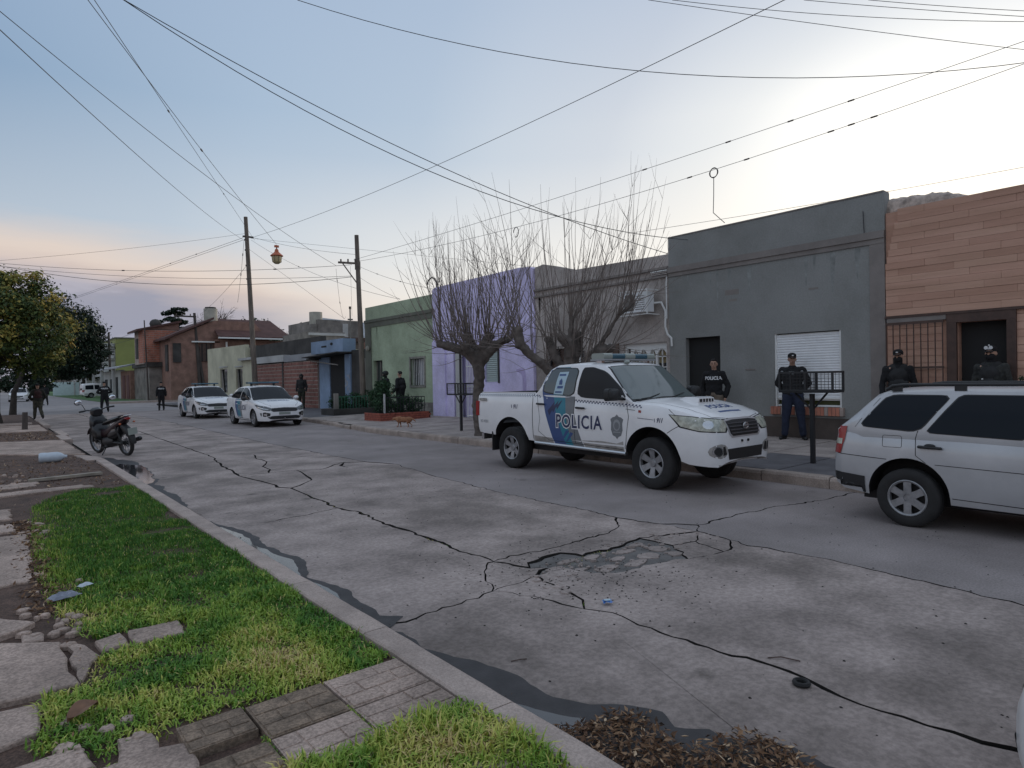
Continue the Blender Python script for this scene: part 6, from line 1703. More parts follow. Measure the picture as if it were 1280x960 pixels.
MB().box(-.5, .1, .16, .30, 10.05, 10.13).obj('bracket', M_poled, p1)
for z in (9.9, 9.3, 8.4, 7.6): MB().sphere((-.40 + (11 - z) * .03, .25, z), (.07, .07, .06), 8).obj('insulator', M_insul, p1)
p2 = pole('utility_pole', 'pale timber pole with one braced crossarm left of the green house', 12.85, 25.9, 7.85, .13, .09, (-.14, .10))
a_ = MB().tube([(-.10, .1, 6.62), (-.78, .62, 6.68)], .05, 6); ao = a_.obj('crossarm', M_pole, p2)
MB().tube([(-.12, .10, 5.7), (-.62, .50, 6.62)], .028, 6).obj('crossarm_brace', M_pole, p2)
for k in (0, .4, .8): MB().cyl((-.2 - .6 * k, .16 + .5 * k, 6.68), (-.2 - .6 * k, .16 + .5 * k, 6.82), .035, 8).obj('insulator', M_insul, ao)
MB().box(-.2, -.02, .02, .2, 6.35, 6.7).obj('junction_box', M_poled, p2)
MB().box(-.14, .14, -.14, .14, -.1, .3).obj('pole_collar', M_whitew, p2)
p3 = pole('utility_pole', 'dark pole with a left-pointing crossarm before the brown brick house', 15.9, 66.0, 8.2, .16, .12, (-.35, .3), M_poled)
ao = MB().cbox((-1.15, .3, 7.85), (1.9, .12, .14)).obj('crossarm', M_poled, p3)
for k in (-1.9, -1.4, -.7): MB().cyl((k, .3, 7.9), (k, .3, 8.1), .05, 8).obj('insulator', M_insul, ao)
MB().tube([(.45, 0, 0), (-.15, .2, 5.0)], .12, 8).obj('stay_post', M_poled, p3)
p4 = pole('utility_pole', 'grey pole far off with cross pieces beside the olive house', 12.75, 98.0, 8.3, .17, .13, (-.1, .1), M_poled)
for z in (4.6, 5.4, 6.1): MB().box(-1.5, .5, -.06, .06, z, z + .1).obj('crossarm', M_poled, p4)
p5 = pole('utility_pole', 'thin dark pole in front of the red brick corner house', 12.05, 69.2, 7.6, .08, .05, (-.2, .1), M_poled)
# mast on the workshop roof
mst = thing('antenna_mast', 'slender metal antenna mast rising over the blue workshop', 'antenna', (13.9, 29.3, 0))
MB().tube([(0, 0, 2.9), (0, 0, 5.1)], .035, 8).obj('mast_tube', M_conc, mst)
MB().box(-.12, .12, -.04, .04, 4.55, 4.62).obj('antenna_element', M_conc, mst)
MB().cyl((0, 0, 5.1), (0, 0, 5.22), .06, 8).obj('mast_cap', M_insul, mst)

def cable(label, a, b, sag=0.0, r=.012, beads=(), n=28, cat='overhead cable', extra=None):
    a = Vector(a); b = Vector(b); pts = []
    for i in range(n + 1):
        t = i / n; p = a.lerp(b, t); p.z -= 4 * sag * t * (1 - t); pts.append(p)
    pts = [p - a for p in pts]
    t_ = thing('overhead_cable', label, cat, a)
    r *= .58
    MB().tube(pts, r, 5).obj('cable', M_wire, t_)
    for t in beads:
        p = (b - a) * t; p.z -= 4 * sag * t * (1 - t)
        d = (b - a).normalized() * .06
        MB().capsule(p - d, p + d, r * 2.9, None, 8).obj('splice', M_insul, t_)
    return t_
#CABLES-BEGIN
cable('upper cable from the braced crossarm out over the left edge of the picture', (11.99, 26.58, 6.64), (-4.36, 7.72, 8.52), 0.47, 0.012, ())
cable('lower cable from the tall left pole out over the left edge of the picture', (12.19, 39.14, 9.86), (-4.53, -0.84, 5.32), 0.51, 0.012, ())
cable('cable over the hanging lamp rising to the upper left, left one of the pair', (9.42, 26.63, 7.29), (-1.72, 7.13, 8.46), 0.16, 0.012, (0.443,))
cable('cable beside the lamp cable rising to the upper left, right one of the pair', (12.49, 38.9, 10.0), (-2.77, 2.68, 7.48), 0.00, 0.012, (0.321, 0.571))
cable('thick cable running from the upper left down behind the bare trees, lower of two', (12.77, 8.96, 4.73), (-2.41, 13.69, 11.14), 1.61, 0.014, ())
cable('thick cable running from the upper left to the brown house roof, upper of two', (13.06, 9.76, 4.57), (-2.44, 13.92, 10.55), 0.78, 0.014, ())
cable('taut thick cable from the tall left pole up to the top of the picture', (12.49, 38.9, 10.19), (12.42, -6.6, 9.33), 0.71, 0.015, ())
cable('long service cable from the crossarm pole to the right edge, upper one', (12.59, 26.09, 6.87), (18.27, -5.56, 9.19), 0.27, 0.012, (0.443, 0.521, 0.571, 0.614))
cable('long service cable with the coil, running to the right edge, lower one', (12.7, 26.0, 6.8), (18.06, -5.56, 9.23), 0.90, 0.012, (0.486, 0.536, 0.6, 0.614, 0.629))
cable('thin low line skimming the dark grey roof towards the right edge', (12.47, 10.51, 5.13), (17.57, 0.54, 5.88), 0.08, 0.008, ())
cable('single sagging cable crossing the top right half of the picture', (4.85, 12.25, 9.0), (17.59, -1.11, 7.67), 1.53, 0.012, ())
cable('cable at the top right corner, lowest of the four', (12.36, 9.69, 10.5), (21.71, 1.5, 8.49), 0.08, 0.012, ())
cable('cable at the top right corner, second lowest of the four', (12.82, 9.34, 10.5), (20.98, 1.51, 9.37), 0.24, 0.012, ())
cable('cable at the top right corner, second highest of the four', (15.34, 7.4, 10.5), (19.62, 2.22, 9.14), 0.04, 0.012, ())
cable('cable at the top right corner, highest of the four', (16.58, 6.44, 10.5), (20.32, 2.84, 9.84), 0.04, 0.012, ())
cable('highest of the near level cables crossing from the left tree to the crossarm', (-0.21, 42.96, 8.11), (12.53, 26.13, 6.66), 0.40, 0.016, (0.43, 0.82))
cable('middle of the near level cables crossing from the left tree to the crossarm', (-0.21, 42.96, 7.98), (12.52, 26.14, 6.17), 0.38, 0.014, ())
cable('lowest of the level cables crossing from the left tree to the crossarm', (-0.21, 42.96, 8.11), (12.52, 26.14, 6.13), 0.74, 0.020, ())
cable('cable from the tall pole towards the left tree top', (12.06, 39.26, 10.39), (-5.12, 44.44, 7.39), 0.27, 0.012, ())
cable('far cable falling from the tall pole towards the red corner house', (11.98, 39.32, 10.15), (6.38, 69.93, 9.56), 0.00, 0.018, (0.2, 0.33, 0.45))
cable('farther cable falling from the tall pole towards the distant roofs', (11.97, 39.32, 10.01), (5.52, 86.17, 10.13), 0.00, 0.018, (0.5,))
cable('cable from the tall pole towards the green house roof', (12.34, 39.02, 10.1), (26.28, 22.48, 6.87), 0.00, 0.012, ())
cable('sagging cable from the tall pole to the small crossarm pole top', (12.34, 39.02, 10.19), (12.65, 26.04, 7.11), 0.14, 0.012, ())
cable('cable falling from the tall pole past the crossarm to the green parapet', (12.34, 39.02, 10.0), (13.32, 23.39, 4.91), 0.42, 0.012, (0.4,))
cable('steep cable from the tall pole down to the workshop roof', (12.25, 39.08, 9.44), (14.35, 30.96, 4.8), 0.00, 0.012, ())
cable('service cable from the crossarm pole to the lilac roof', (12.72, 25.98, 6.62), (11.53, 17.74, 4.51), 0.12, 0.010, (0.3, 0.6))
cable('service cable from the crossarm pole to the green roof corner', (12.71, 25.98, 6.17), (11.56, 20.3, 4.48), 0.06, 0.010, ())
cable('drop wire hanging left of the crossarm down to the mast', (11.99, 26.58, 6.5), (13.54, 29.04, 4.68), 0.80, 0.010, (0.1, 0.35))
cable('slack drop wire right of the crossarm falling behind the pole', (12.48, 26.18, 6.59), (13.78, 28.84, 4.71), 0.04, 0.009, ())
cable('slack wire hanging along the tall pole on its left side', (12.01, 39.29, 10.01), (11.37, 38.61, 6.22), 0.22, 0.016, (0.2, 0.5))
cable('far line from the distant crossarm pole to the grey pole beyond', (14.66, 65.7, 8.07), (12.61, 97.13, 7.22), 0.00, 0.030, ())
cable('lower far line from the distant crossarm pole to the grey pole beyond', (15.69, 64.84, 7.52), (12.6, 97.14, 6.71), 0.00, 0.030, ())
cable('far line from the distant crossarm pole up to the tall pole', (15.7, 64.84, 8.05), (12.16, 39.15, 8.59), 0.22, 0.016, ())
#CABLES-END

# hanging street lamp
lp = thing('hanging_street_lamp', 'orange and cream lantern-shaped street lamp hung on a cable over the road', 'street lamp', (9.43, 26.62, 6.80))
M_lampo = mat('faded_orange_enamel', (0.50, 0.13, 0.055), .5, var=.2, vscale=4, coords='obj')
M_lampc = mat('cream_lamp_glass', (0.42, 0.34, 0.18), .25)
k = .9
MB().lathe([(.03, .42), (.10, .34), (.12, .22), (.30, .06), (.36, .0), (.34, -.03), (.001, -.02)], 20).obj('lamp_shade', M_lampo, lp, smooth=True)
MB().lathe([(.27, -.02), (.28, -.12), (.24, -.36), (.12, -.46), (.001, -.48)], 20).obj('lamp_glass', M_lampc, lp, smooth=True)
for i in range(8):
    t = i * PI / 4; MB().tube([(.29 * math.cos(t), .29 * math.sin(t), -.02), (.255 * math.cos(t), .255 * math.sin(t), -.36)], .010, 5).obj('lamp_rib', M_poled, lp)
MB().tube([(0, 0, .40), (0, 0, .62)], .03, 8).obj('lamp_hook', M_poled, lp)
MB().box(-.12, .12, -.05, .05, .48, .60).obj('lamp_clamp', M_lampo, lp)

lp.scale = (.72, .72, .72)
# coiled cable on a service line
cc = thing('cable_coil', 'coil of spare cable hanging from a service line over the dark grey roof', 'cable coil', (11.49, 7.43, 5.66))
for j in range(3):
    MB().tube([(0, .085 * math.cos(t * PI / 10) * (1 + .08 * j), .10 * math.sin(t * PI / 10) * (1 - .05 * j)) for t in range(21)], .009, 6).obj('cable_loop', M_wire, cc)
MB().tube([(0, 0, -.10), (.02, .02, -.45), (.01, .03, -.8), (.4, .02, -.95)], .008, 5).obj('drop_wire', M_wire, cc)
c2 = thing('cable_coil', 'small dark cable loop hung among the twigs of the right bare tree', 'cable coil', (9.99, 11.9, 5.1))
MB().tube([(0, .09 * math.cos(t * PI / 9), .12 * math.sin(t * PI / 9)) for t in range(16)], .010, 6).obj('cable_loop', M_wire, c2)

# ---- waste baskets on posts
def basket(label, x, y, z, zb, w_, post_top, offy=0.0, n=9):
    t = thing('waste_basket', label, 'waste basket', (x, y, z), group=None)
    MB().box(-.03, .03, -.03, .03, -.05, zb - .02).obj('post', M_iron, t)
    if post_top > 0: MB().box(-.02, .02, -.02, .02, zb - .02, post_top).obj('upper_post', M_iron, t)
    for s in (-1, 1): MB().tube([(0, 0, zb - .28), (0, offy + s * w_ * .30, zb)], .016, 6).obj('brace', M_iron, t)
    f = MB(); h_ = .33; d = .18
    f.box(-d, d, offy - w_ / 2, offy + w_ / 2, zb, zb + .02)
    for sx in (-d, d):
        f.box(sx - .012, sx + .012, offy - w_ / 2, offy + w_ / 2, zb + .02, zb + .045); f.box(sx - .012, sx + .012, offy - w_ / 2, offy + w_ / 2, zb + h_ - .03, zb + h_)
        for yy in (offy - w_ / 2 + .015, offy, offy + w_ / 2 - .015): f.box(sx - .012, sx + .012, yy - .015, yy + .015, zb + .045, zb + h_ - .03)
    for yy in (offy - w_ / 2 + .012, offy + w_ / 2 - .012): f.box(-d + .012, d - .012, yy - .012, yy + .012, zb + h_ - .03, zb + h_)
    f.obj('basket_frame', M_iron, t)
    g_ = MB()
    for sx in (-d, d):
        for i in range(int(w_ / .055)):
            yy = offy - w_ / 2 + .02 + i * .055; g_.box(sx - .002, sx + .002, yy - .0022, yy + .0022, zb + .03, zb + h_ - .02)
        for i in range(5): g_.box(sx - .002, sx + .002, offy - w_ / 2, offy + w_ / 2, zb + .07 + i * .05, zb + .074 + i * .05)
    g = g_.obj('basket_mesh', M_iron, t); g['kind'] = 'stuff'
    return t
basket('black wire waste basket on a tall post beside the left bare tree', 10.06, 14.46, .15, .99, .82, 2.2)
basket('black wire waste basket on a thin post before the roller shutter', 10.0, 4.78, .15, 1.12, .86, 0, offy=.02)

# ---- brick planter with railing, green planter
pt = thing('brick_planter', 'low red brick planter with railings and shrubs before the green house', 'planter', (10.5, 19.9, .15))
bd = MB().box(.02, 2.0, .02, 1.22, 0, .27).obj('planter_bed', M_soil, pt)
for r_ in range(4):
    z = .005 + r_ * .073
    for k in range(9):
        a = k * .228 - (.11 if r_ % 2 else 0); a0, a1 = max(a, 0), min(a + .22, 2.02)
        if a1 - a0 > .05: MB().box(a0, a1, 0, .03, z, z + .064).obj('brick', M_brickp, bd)
    for k in range(6):
        a = k * .228 - (.11 if r_ % 2 else 0); a0, a1 = max(a, .035), min(a + .22, 1.24)
        if a1 - a0 > .05: MB().box(0 - .004, .026, a0, a1, z, z + .064).obj('brick', M_brickp, bd)
rail = MB().box(.30, 1.95, .30, .33, .80, .83).obj('railing', M_iron, pt)
for i in range(14): MB().box(.31 + i * .125, .325 + i * .125, .305, .325, .27, .80).obj('railing_bar', M_iron, rail)
for i in range(7): MB().box(.30, .32, .33 + i * .13, .345 + i * .13, .27, .80).obj('railing_bar', M_iron, rail)
MB().box(.28, .33, .28, .33, .25, .95).obj('railing_post', M_whitew, rail)
gp = thing('green_planter', 'mossy stone planter with a green railing by the kerb, left of the brick planter', 'planter', (11.1, 25.1, .12))
MB().box(0, 1.9, 0, 1.3, 0, .30).obj('planter_wall', M_concd, gp)
M_gpaint = mat('green_paint', (0.035, 0.14, 0.085), .6)
rl = MB().box(.15, 1.7, .15, .18, .78, .82).obj('railing', M_gpaint, gp)
for i in range(12): MB().box(.16 + i * .13, .18 + i * .13, .155, .175, .30, .78).obj('railing_bar', M_gpaint, rl)
MB().box(.1, .26, .1, .26, .25, .95).obj('corner_post', M_conc, gp)

# ---- things lying about
def crumple(name, label, cat, loc, dims, m, seed, rz=0.0, n=9):
    b = MB(); vs = []
    for j in range(n):
        for i in range(n):
            u, v = i / (n - 1) - .5, j / (n - 1) - .5
            z = dims[2] * (.35 + .65 * abs(noise.noise(Vector((u * 4, v * 4, seed))))) * (1 - (2 * max(abs(u), abs(v))) ** 4 * .8)
            vs.append((u * dims[0] * (1 + .15 * noise.noise(Vector((v * 3, seed, 0)))), v * dims[1] * (1 + .2 * noise.noise(Vector((u * 3, seed, 5)))), z))
    fs = [(j * n + i, j * n + i + 1, (j + 1) * n + i + 1, (j + 1) * n + i) for j in range(n - 1) for i in range(n - 1)]
    o = b.add(vs, fs).obj(name, m, None, loc=loc, rotz=rz); return tag(o, label, cat)
M_bag = mat('pale_plastic', (0.50, 0.56, 0.62), .35, var=.12, vscale=9, coords='obj')
bt = MB().lathe([(.001, 0), (.085, .0), (.10, .03), (.10, .10), (.095, .13), (.10, .2), (.10, .30), (.08, .36), (.035, .42), (.03, .46), (.001, .46)], 16, 0, Matrix.Rotation(R(90), 4, 'Y') @ Matrix.Scale(.85, 4, (0, 1, 0)))
o = bt.obj('plastic_jug', M_bag, None, smooth=True, loc=(.80, 15.7, .175), rotz=R(-8)); tag(o, 'crushed pale plastic jug lying on the brown earth behind the motorcycle', 'plastic jug')
crumple('litter_packet', 'larger grey-blue crumpled packet on the grass near the left edge', 'litter', (.40, 5.44, .12), (.17, .12, .05), mat('grey_packet', (.22, .24, .30), .5, var=.4, vscale=14, coords='obj'), 3, .3)
crumple('litter_packet', 'smaller pale scrap on the grass just beyond the grey-blue packet', 'litter', (.54, 5.62, .125), (.09, .06, .035), M_bag, 8, .5, 6)
bw = thing('blue_wrapper', 'small bright blue wrapper in the green crack of the road', 'wrapper', (3.31, 3.03, 0.004), R(-30))
M_wrap = mat('blue_foil', (0.07, 0.20, 0.52), .35, var=.4, vscale=40, coords='obj')
vs = [(-.035 + .0175 * i, -.03 + .02 * j, .012 + .012 * abs(math.sin(i * 2 + j))) for j in range(4) for i in range(5)]
MB().add(vs, [(j * 5 + i, j * 5 + i + 1, j * 5 + i + 6, j * 5 + i + 5) for j in range(3) for i in range(4)]).obj('wrapper_foil', M_wrap, bw)
MB().box(-.022, .022, -.012, .014, .026, .030).obj('wrapper_print', M_paper, bw)
rg = MB().lathe([(.024, .002), (.030, .0), (.042, .004), (.045, .012), (.040, .022), (.030, .024), (.024, .016), (.024, .002)], 24)
o = rg.obj('rubber_ring', M_tyre, None, smooth=True, loc=(3.17, 1.59, .001)); tag(o, 'small black rubber ring lying beside the long crack', 'rubber ring')
o = MB().tube([(0, 0, .005), (.05, -.05, .012), (.09, -.14, .006)], .0035, 5).obj('twig', M_woodd, None, loc=(3.33, 1.86, 0)); tag(o, 'thin dark twig on the road just beyond the rubber ring', 'twig')
o = MB().tube([(0, 0, .004), (.05, -.03, .010), (.085, -.035, .004)], .003, 5).obj('twig', M_woodd, None, loc=(2.24, 2.78, 0)); tag(o, 'short twig on the road near the left kerb', 'twig')
# the big brown leaf in the foreground grass
vs = []; 
for i in range(9):
    t = i / 8; w_ = .05 * math.sin(PI * t) ** .7 + .002
    for s in (-1, 0, 1): vs.append((-.07 + .14 * t, s * w_, .03 + .02 * abs(s) - .015 * math.cos(t * 5)))
o = MB().add(vs, [(3 * i + j, 3 * i + j + 1, 3 * i + j + 4, 3 * i + j + 3) for i in range(8) for j in range(2)]).obj('dry_leaf', mat('brown_leaf', (.20, .105, .06), .7, var=.3, vscale=20), None, loc=(.31, 3.44, .10), rotz=.5)
tag(o, 'big curled brown leaf lying in the foreground grass', 'leaf')
o = MB().cyl((0, 0, 0), (0.02, 0, .62), .09, 10, 0, .08).obj('tree_stump_post', M_poled, None, smooth=True, loc=(1.05, 28.0, .08)); tag(o, 'short dark wooden post on the left pavement near the tree', 'post')
o = MB().box(-.5, .5, -.06, .06, 0, .04).obj('plank', mat('pale_plank', (.30, .26, .21), .85, var=.3, vscale=6), None, loc=(1.0, 12.7, .09), rotz=.15); tag(o, 'pale plank half sunk in the brown earth near the plastic jug', 'plank')
# ================================================================ TREES AND SHRUBS
M_bark = mat('grey_brown_bark', (0.12, 0.1, 0.088), .95, var=.4, vscale=6, bump=1.0, bscale=25, coords='obj')
M_twig = mat('bare_twig', (0.19, 0.155, 0.135), .9, var=.3, vscale=4, coords='obj')
M_barkd = mat('dark_bark', (0.040, 0.032, 0.026), .95, var=.4, vscale=5, bump=1.0, bscale=20, coords='obj')
def whip(b, p, d, L, r0, rr, n=6, bend=.15, up=.25, tw=2):
    """long one-year shoot that curves upward"""
    pts = [p.copy()]; q = p.copy(); d = d.normalized()
    wob = Vector((rr.gauss(0, 1), rr.gauss(0, 1), rr.gauss(0, .5))) * bend
    for i in range(n):
        d = (d + Vector((0, 0, up / n * 2.2)) + wob / n + Vector((rr.gauss(0, .035), rr.gauss(0, .035), 0))).normalized()
        q = q + d * (L / n); pts.append(q.copy())
    b.tube(pts, [r0 * (1 - .86 * i / n) for i in range(n + 1)], 5 if r0 > .008 else 4, 0, caps=False)
    for _ in range(tw):
        k = rr.randint(2, n - 1); s = (pts[k + 1 if k < n else k] - pts[k - 1]).normalized()
        side = Vector((rr.gauss(0, 1), rr.gauss(0, 1), rr.gauss(0, .4))); side = (side - s * side.dot(s)).normalized()
        dd = (s * .75 + side * rr.uniform(.4, .8)).normalized(); l2 = L * rr.uniform(.15, .38)
        a = pts[k]; m_ = a + dd * l2 * .5 + Vector((0, 0, l2 * .04)); e = m_ + (dd + s * .4).normalized() * l2 * .5
        b.tube([a, m_, e], [r0 * .42, r0 * .3, r0 * .12], 4, 0, caps=False)
def pollard(label, loc, limbs, trunk, seed, count, spread_drop=.12, Lr=(1.5, 3.2)):
    rr = random.Random(seed)
    t = thing('bare_tree', label, 'tree', loc)
    b = MB(); tips = []
    trunk = [(p, r * .86) for p, r in trunk]; limbs = [[(p, r * .86) for p, r in lb] for lb in limbs]
    tp = [Vector(p) for p, r in trunk]; b.tube(tp, [r for p, r in trunk], 14)
    for lb in limbs:
        pts = [Vector(p) for p, r in lb]; b.tube(pts, [r for p, r in lb], 12)
        for p, r in zip(pts, [r for p, r in lb]): b.sphere(p, r * 1.03, 10)
        for k, (p, r) in enumerate(lb[1:]):
            for _ in range(7):
                o_ = Vector((rr.gauss(0, 1), rr.gauss(0, 1), rr.gauss(.25, .8))).normalized()
                b.sphere(Vector(p) + o_ * r * .75, r * rr.uniform(.35, .62), 8)
                if k >= 0: tips.append((Vector(p) + o_ * r * .8, o_, k))
    o = b.obj('trunk', M_bark, t)
    bake(o, [('REMESH', dict(mode='VOXEL', voxel_size=.028)), ])
    me = o.data
    for v in me.vertices:
        n_ = noise.noise(v.co * 9) * .022 + noise.noise(v.co * 24) * .012 + noise.noise(Vector((v.co.x * 18, v.co.y * 18, v.co.z * 3))) * .010
        v.co += v.normal * n_
    me.polygons.foreach_set('use_smooth', [True] * len(me.polygons)); me.materials.clear(); me.materials.append(M_bark)
    w = MB(); c = Vector(trunk[-1][0])
    for i in range(count):
        p, o_, k = rr.choice(tips)
        out = Vector((p.x - c.x, p.y - c.y, 0)); out = out.normalized() if out.length > .02 else Vector((1, 0, 0))
        el = rr.random()
        d = (o_ * .45 + out * rr.uniform(.1, .8) + Vector((0, 0, rr.uniform(.5, 2.2))))
        L = rr.uniform(*Lr)
        if el < spread_drop: d = out * 1.0 + o_ * .5 + Vector((0, 0, rr.uniform(-.35, .2))); L *= .65; whip(w, p, d, L, .011, rr, 6, .25, .22, 2)
        else: whip(w, p, d, L, rr.uniform(.0075, .0145), rr, 7, .13, .38, rr.choice([0, 1, 2, 3]))
    for i in range(int(count * .9)):
        p, o_, k = rr.choice(tips)
        whip(w, p, o_ + Vector((0, 0, .4)), rr.uniform(.15, .9), .006, rr, 4, .5, .2, 1)
    so = w.obj('bare_shoots', M_twig, t, fix=False); so['kind'] = 'stuff'
    return t
# left tree of the pair: upright trunk, two stubby arms
# screen-right is roughly (.77,-.64) in plan
def sr(a, h, dpt=0.0): return (a * .772 + dpt * .635, a * -.635 + dpt * .772, h)
pollard('bare pollarded street tree standing before the lilac house, left of the pair', (9.55, 12.95, .12),
    [[(sr(0, 1.85), .17), (sr(-.28, 2.12), .14), (sr(-.62, 2.26), .13), (sr(-.95, 2.34), .11)],
     [(sr(0, 1.85), .17), (sr(.12, 2.2), .17), (sr(.28, 2.5, .1), .15)],
     [(sr(.03, 1.85), .16), (sr(.42, 2.25, -.1), .14), (sr(.62, 2.38, -.15), .11), (sr(.8, 2.45, .2), .09)],
     [(sr(0, 1.9), .14), (sr(-.15, 2.3, .3), .13), (sr(-.25, 2.5, .5), .11)],
     [(sr(0, 1.9), .13), (sr(-.3, 2.25, -.25), .12)]],
    [(sr(.05, -.2), .24), (sr(.02, .1), .17), (sr(-.04, .8), .145), (sr(.03, 1.5), .155), (sr(0, 1.9), .19)], 5, 160)
pollard('bare pollarded street tree forking low behind the pickup cab, right of the pair', (9.95, 10.15, .12),
    [[(sr(-.1, 1.25), .14), (sr(-.5, 1.7), .12), (sr(-.85, 1.98), .11), (sr(-1.05, 2.2), .13), (sr(-1.1, 2.5), .12)],
     [(sr(-.05, 1.3), .14), (sr(.02, 1.75), .14), (sr(.05, 2.15), .16), (sr(-.15, 2.35), .12)],
     [(sr(.05, 1.3), .15), (sr(.35, 1.7), .14), (sr(.65, 2.0), .14), (sr(.95, 2.08), .11)],
     [(sr(.02, 1.4), .12), (sr(.25, 2.1, .25), .12), (sr(.3, 2.4, .35), .11)],
     [(sr(.02, 1.4), .12), (sr(-.3, 2.0, .3), .12), (sr(-.4, 2.3, .45), .10)],
     [(sr(.65, 2.05), .07), (sr(1.1, 2.75), .045), (sr(1.45, 3.05), .05)],
     [(sr(.05, 2.3), .07), (sr(.1, 2.75), .06)]],
    [(sr(0, -.2), .26), (sr(0, .2), .21), (sr(0, .8), .20), (sr(0, 1.35), .22)], 12, 150, Lr=(1.6, 3.6))

def leaf_mat(name, stops):
    m = bpy.data.materials.new(name); m.use_nodes = True; attr_mat(m, stops, .55); return m
M_leafL = leaf_mat('evergreen_leaves', [(0, (0.018, 0.035, 0.012)), (.40, (0.06, 0.095, 0.025)), (.65, (0.20, 0.20, 0.045)), (1, (0.50, 0.36, 0.09))])
M_leafD = leaf_mat('dark_leaves', [(0, (0.008, 0.018, 0.011)), (.6, (0.022, 0.042, 0.022)), (1, (0.05, 0.075, 0.03))])
M_leafY = leaf_mat('olive_leaves', [(0, (0.03, 0.035, 0.010)), (.6, (0.085, 0.085, 0.022)), (1, (0.17, 0.13, 0.03))])
def crown(name, m, parent, blobs, n, size, seed, tone0=.35, warm=0.0, kind=True):
    """leaf quads spread over clumps; blobs = (x, y, z, rx, ry, rz)"""
    rr = random.Random(seed); vs = []; fs = []; tn = []
    clumps = []
    tot = sum(b[3] * b[5] for b in blobs)
    for b in blobs:
        for _ in range(max(6, int(90 * b[3] * b[5] / tot * len(blobs)))):
            d = Vector((rr.gauss(0, 1), rr.gauss(0, 1), rr.gauss(0, 1))).normalized(); k = rr.uniform(.45, 1.0) ** .6
            clumps.append((Vector((b[0] + d.x * b[3] * k, b[1] + d.y * b[4] * k, b[2] + d.z * b[5] * k)), rr.uniform(.10, .20) * (b[3] + b[5]) * .75, rr.gauss(0, .14) + .12 * d.z, d))
    for i in range(n):
        c, r, t, d = rr.choice(clumps)
        q = Vector((rr.gauss(0, .5), rr.gauss(0, .5), rr.gauss(0, .38))) * r
        p = c + q
        nrm = (q.normalized() * .5 + d * .5 + Vector((rr.gauss(0, .5), rr.gauss(0, .5), rr.gauss(.3, .5)))).normalized()
        a = nrm.cross(Vector((rr.gauss(0, 1), rr.gauss(0, 1), rr.gauss(0, 1)))).normalized(); bb = nrm.cross(a)
        L = size * rr.uniform(.6, 1.3); W = L * rr.uniform(.35, .6); o = len(vs)
        vs += [tuple(p - a * L / 2), tuple(p + bb * W / 2 + nrm * L * .08), tuple(p + a * L / 2), tuple(p - bb * W / 2 + nrm * L * .08)]
        fs.append((o, o + 1, o + 2, o + 3)); tv = tone0 + t + rr.gauss(0, .12) + (warm * max(0, noise.noise(c * .9 + Vector((0, 0, seed)))) if warm else 0)
        tn += [max(0, min(1, tv))] * 4
    me = bpy.data.meshes.new(name); me.from_pydata(vs, [], fs); me.materials.append(m)
    at = me.attributes.new('tone', 'FLOAT', 'POINT'); at.data.foreach_set('value', tn)
    o = link(name, me, parent)
    if kind: o['kind'] = 'stuff'
    return o
def tree(label, loc, trunk, blobs, m, n, size, seed, **k):
    t = thing('leafy_tree', label, 'tree', loc)
    b = MB()
    for tb in trunk: b.tube([Vector(p) for p, r in tb], [r for p, r in tb], 10)
    b.obj('trunk', M_barkd, t, smooth=True)
    crown('crown', m, t, blobs, n, size, seed, **k)
    return t
tree('big round evergreen with orange-tinged leaves filling the left edge', (.12, 34.0, .08),
     [[((0, 0, -.3), .55), ((0, 0, .5), .38), ((.05, 0, 1.6), .34), ((.1, 0, 2.6), .30)], [((.1, 0, 2.2), .22), ((1.2, -.3, 3.6), .12), ((2.0, -.5, 4.8), .06)], [((.1, 0, 2.2), .22), ((-1.0, .2, 3.8), .12)], [((.1, 0, 2.4), .2), ((.2, -1, 4.5), .1)]],
     [(.5, 0, 4.2, 2.6, 2.4, 2.0), (1.7, -.3, 3.4, 1.4, 1.6, 1.4), (-.6, .2, 5.2, 2.0, 2.0, 1.5), (.9, -.8, 5.1, 1.5, 1.5, 1.2), (-1.6, 0, 3.6, 1.6, 1.6, 1.5)], M_leafL, 30000, .17, 3, warm=1.0)
tree('darker evergreen tree just behind and right of the big left one', (3.1, 47.5, .05),
     [[((-1.9, -1, -.3), .2), ((-1.8, -1, 1.2), .14), ((-1.2, -.5, 2.8), .12)], [((-1.3, -.5, 2.4), .10), ((1, 0, 4), .07)]],
     [(.3, 0, 4.7, 2.5, 2.2, 2.0), (1.6, 0, 4.9, 1.3, 1.4, 1.5), (-.6, 0, 6.0, 1.5, 1.4, 1.2), (1.1, 0, 3.0, 1.6, 1.4, 1.1), (-.3, 0, 2.6, 1.6, 1.3, 1.2), (2.2, 0, 3.6, .9, 1, 1.2)], M_leafD, 21000, .20, 4)
tree('low yellowish tree beyond the white van', (11.2, 112.0, 0), [[((0, 0, 0), .3), ((0, 0, 2.5), .2)]],
     [(0, 0, 4.3, 3.3, 3, 1.7), (-3, 0, 4.0, 2.2, 2, 1.4), (2.0, 0, 3.2, 1.8, 2, 1.2)], M_leafY, 7000, .42, 6)
tree('dark broad tree behind the brown roof, right of the tall pole', (24.6, 78.0, 0), [[((0, 0, 0), .4), ((0, 0, 4), .3)]],
     [(0, 0, 6.3, 3.2, 3, 2.6), (3.0, 0, 5.9, 2.4, 2, 1.9), (-2.2, 0, 6.3, 2.0, 2, 1.9), (.5, 0, 8.0, 1.4, 1.4, 1.1)], M_leafD, 11000, .38, 7)
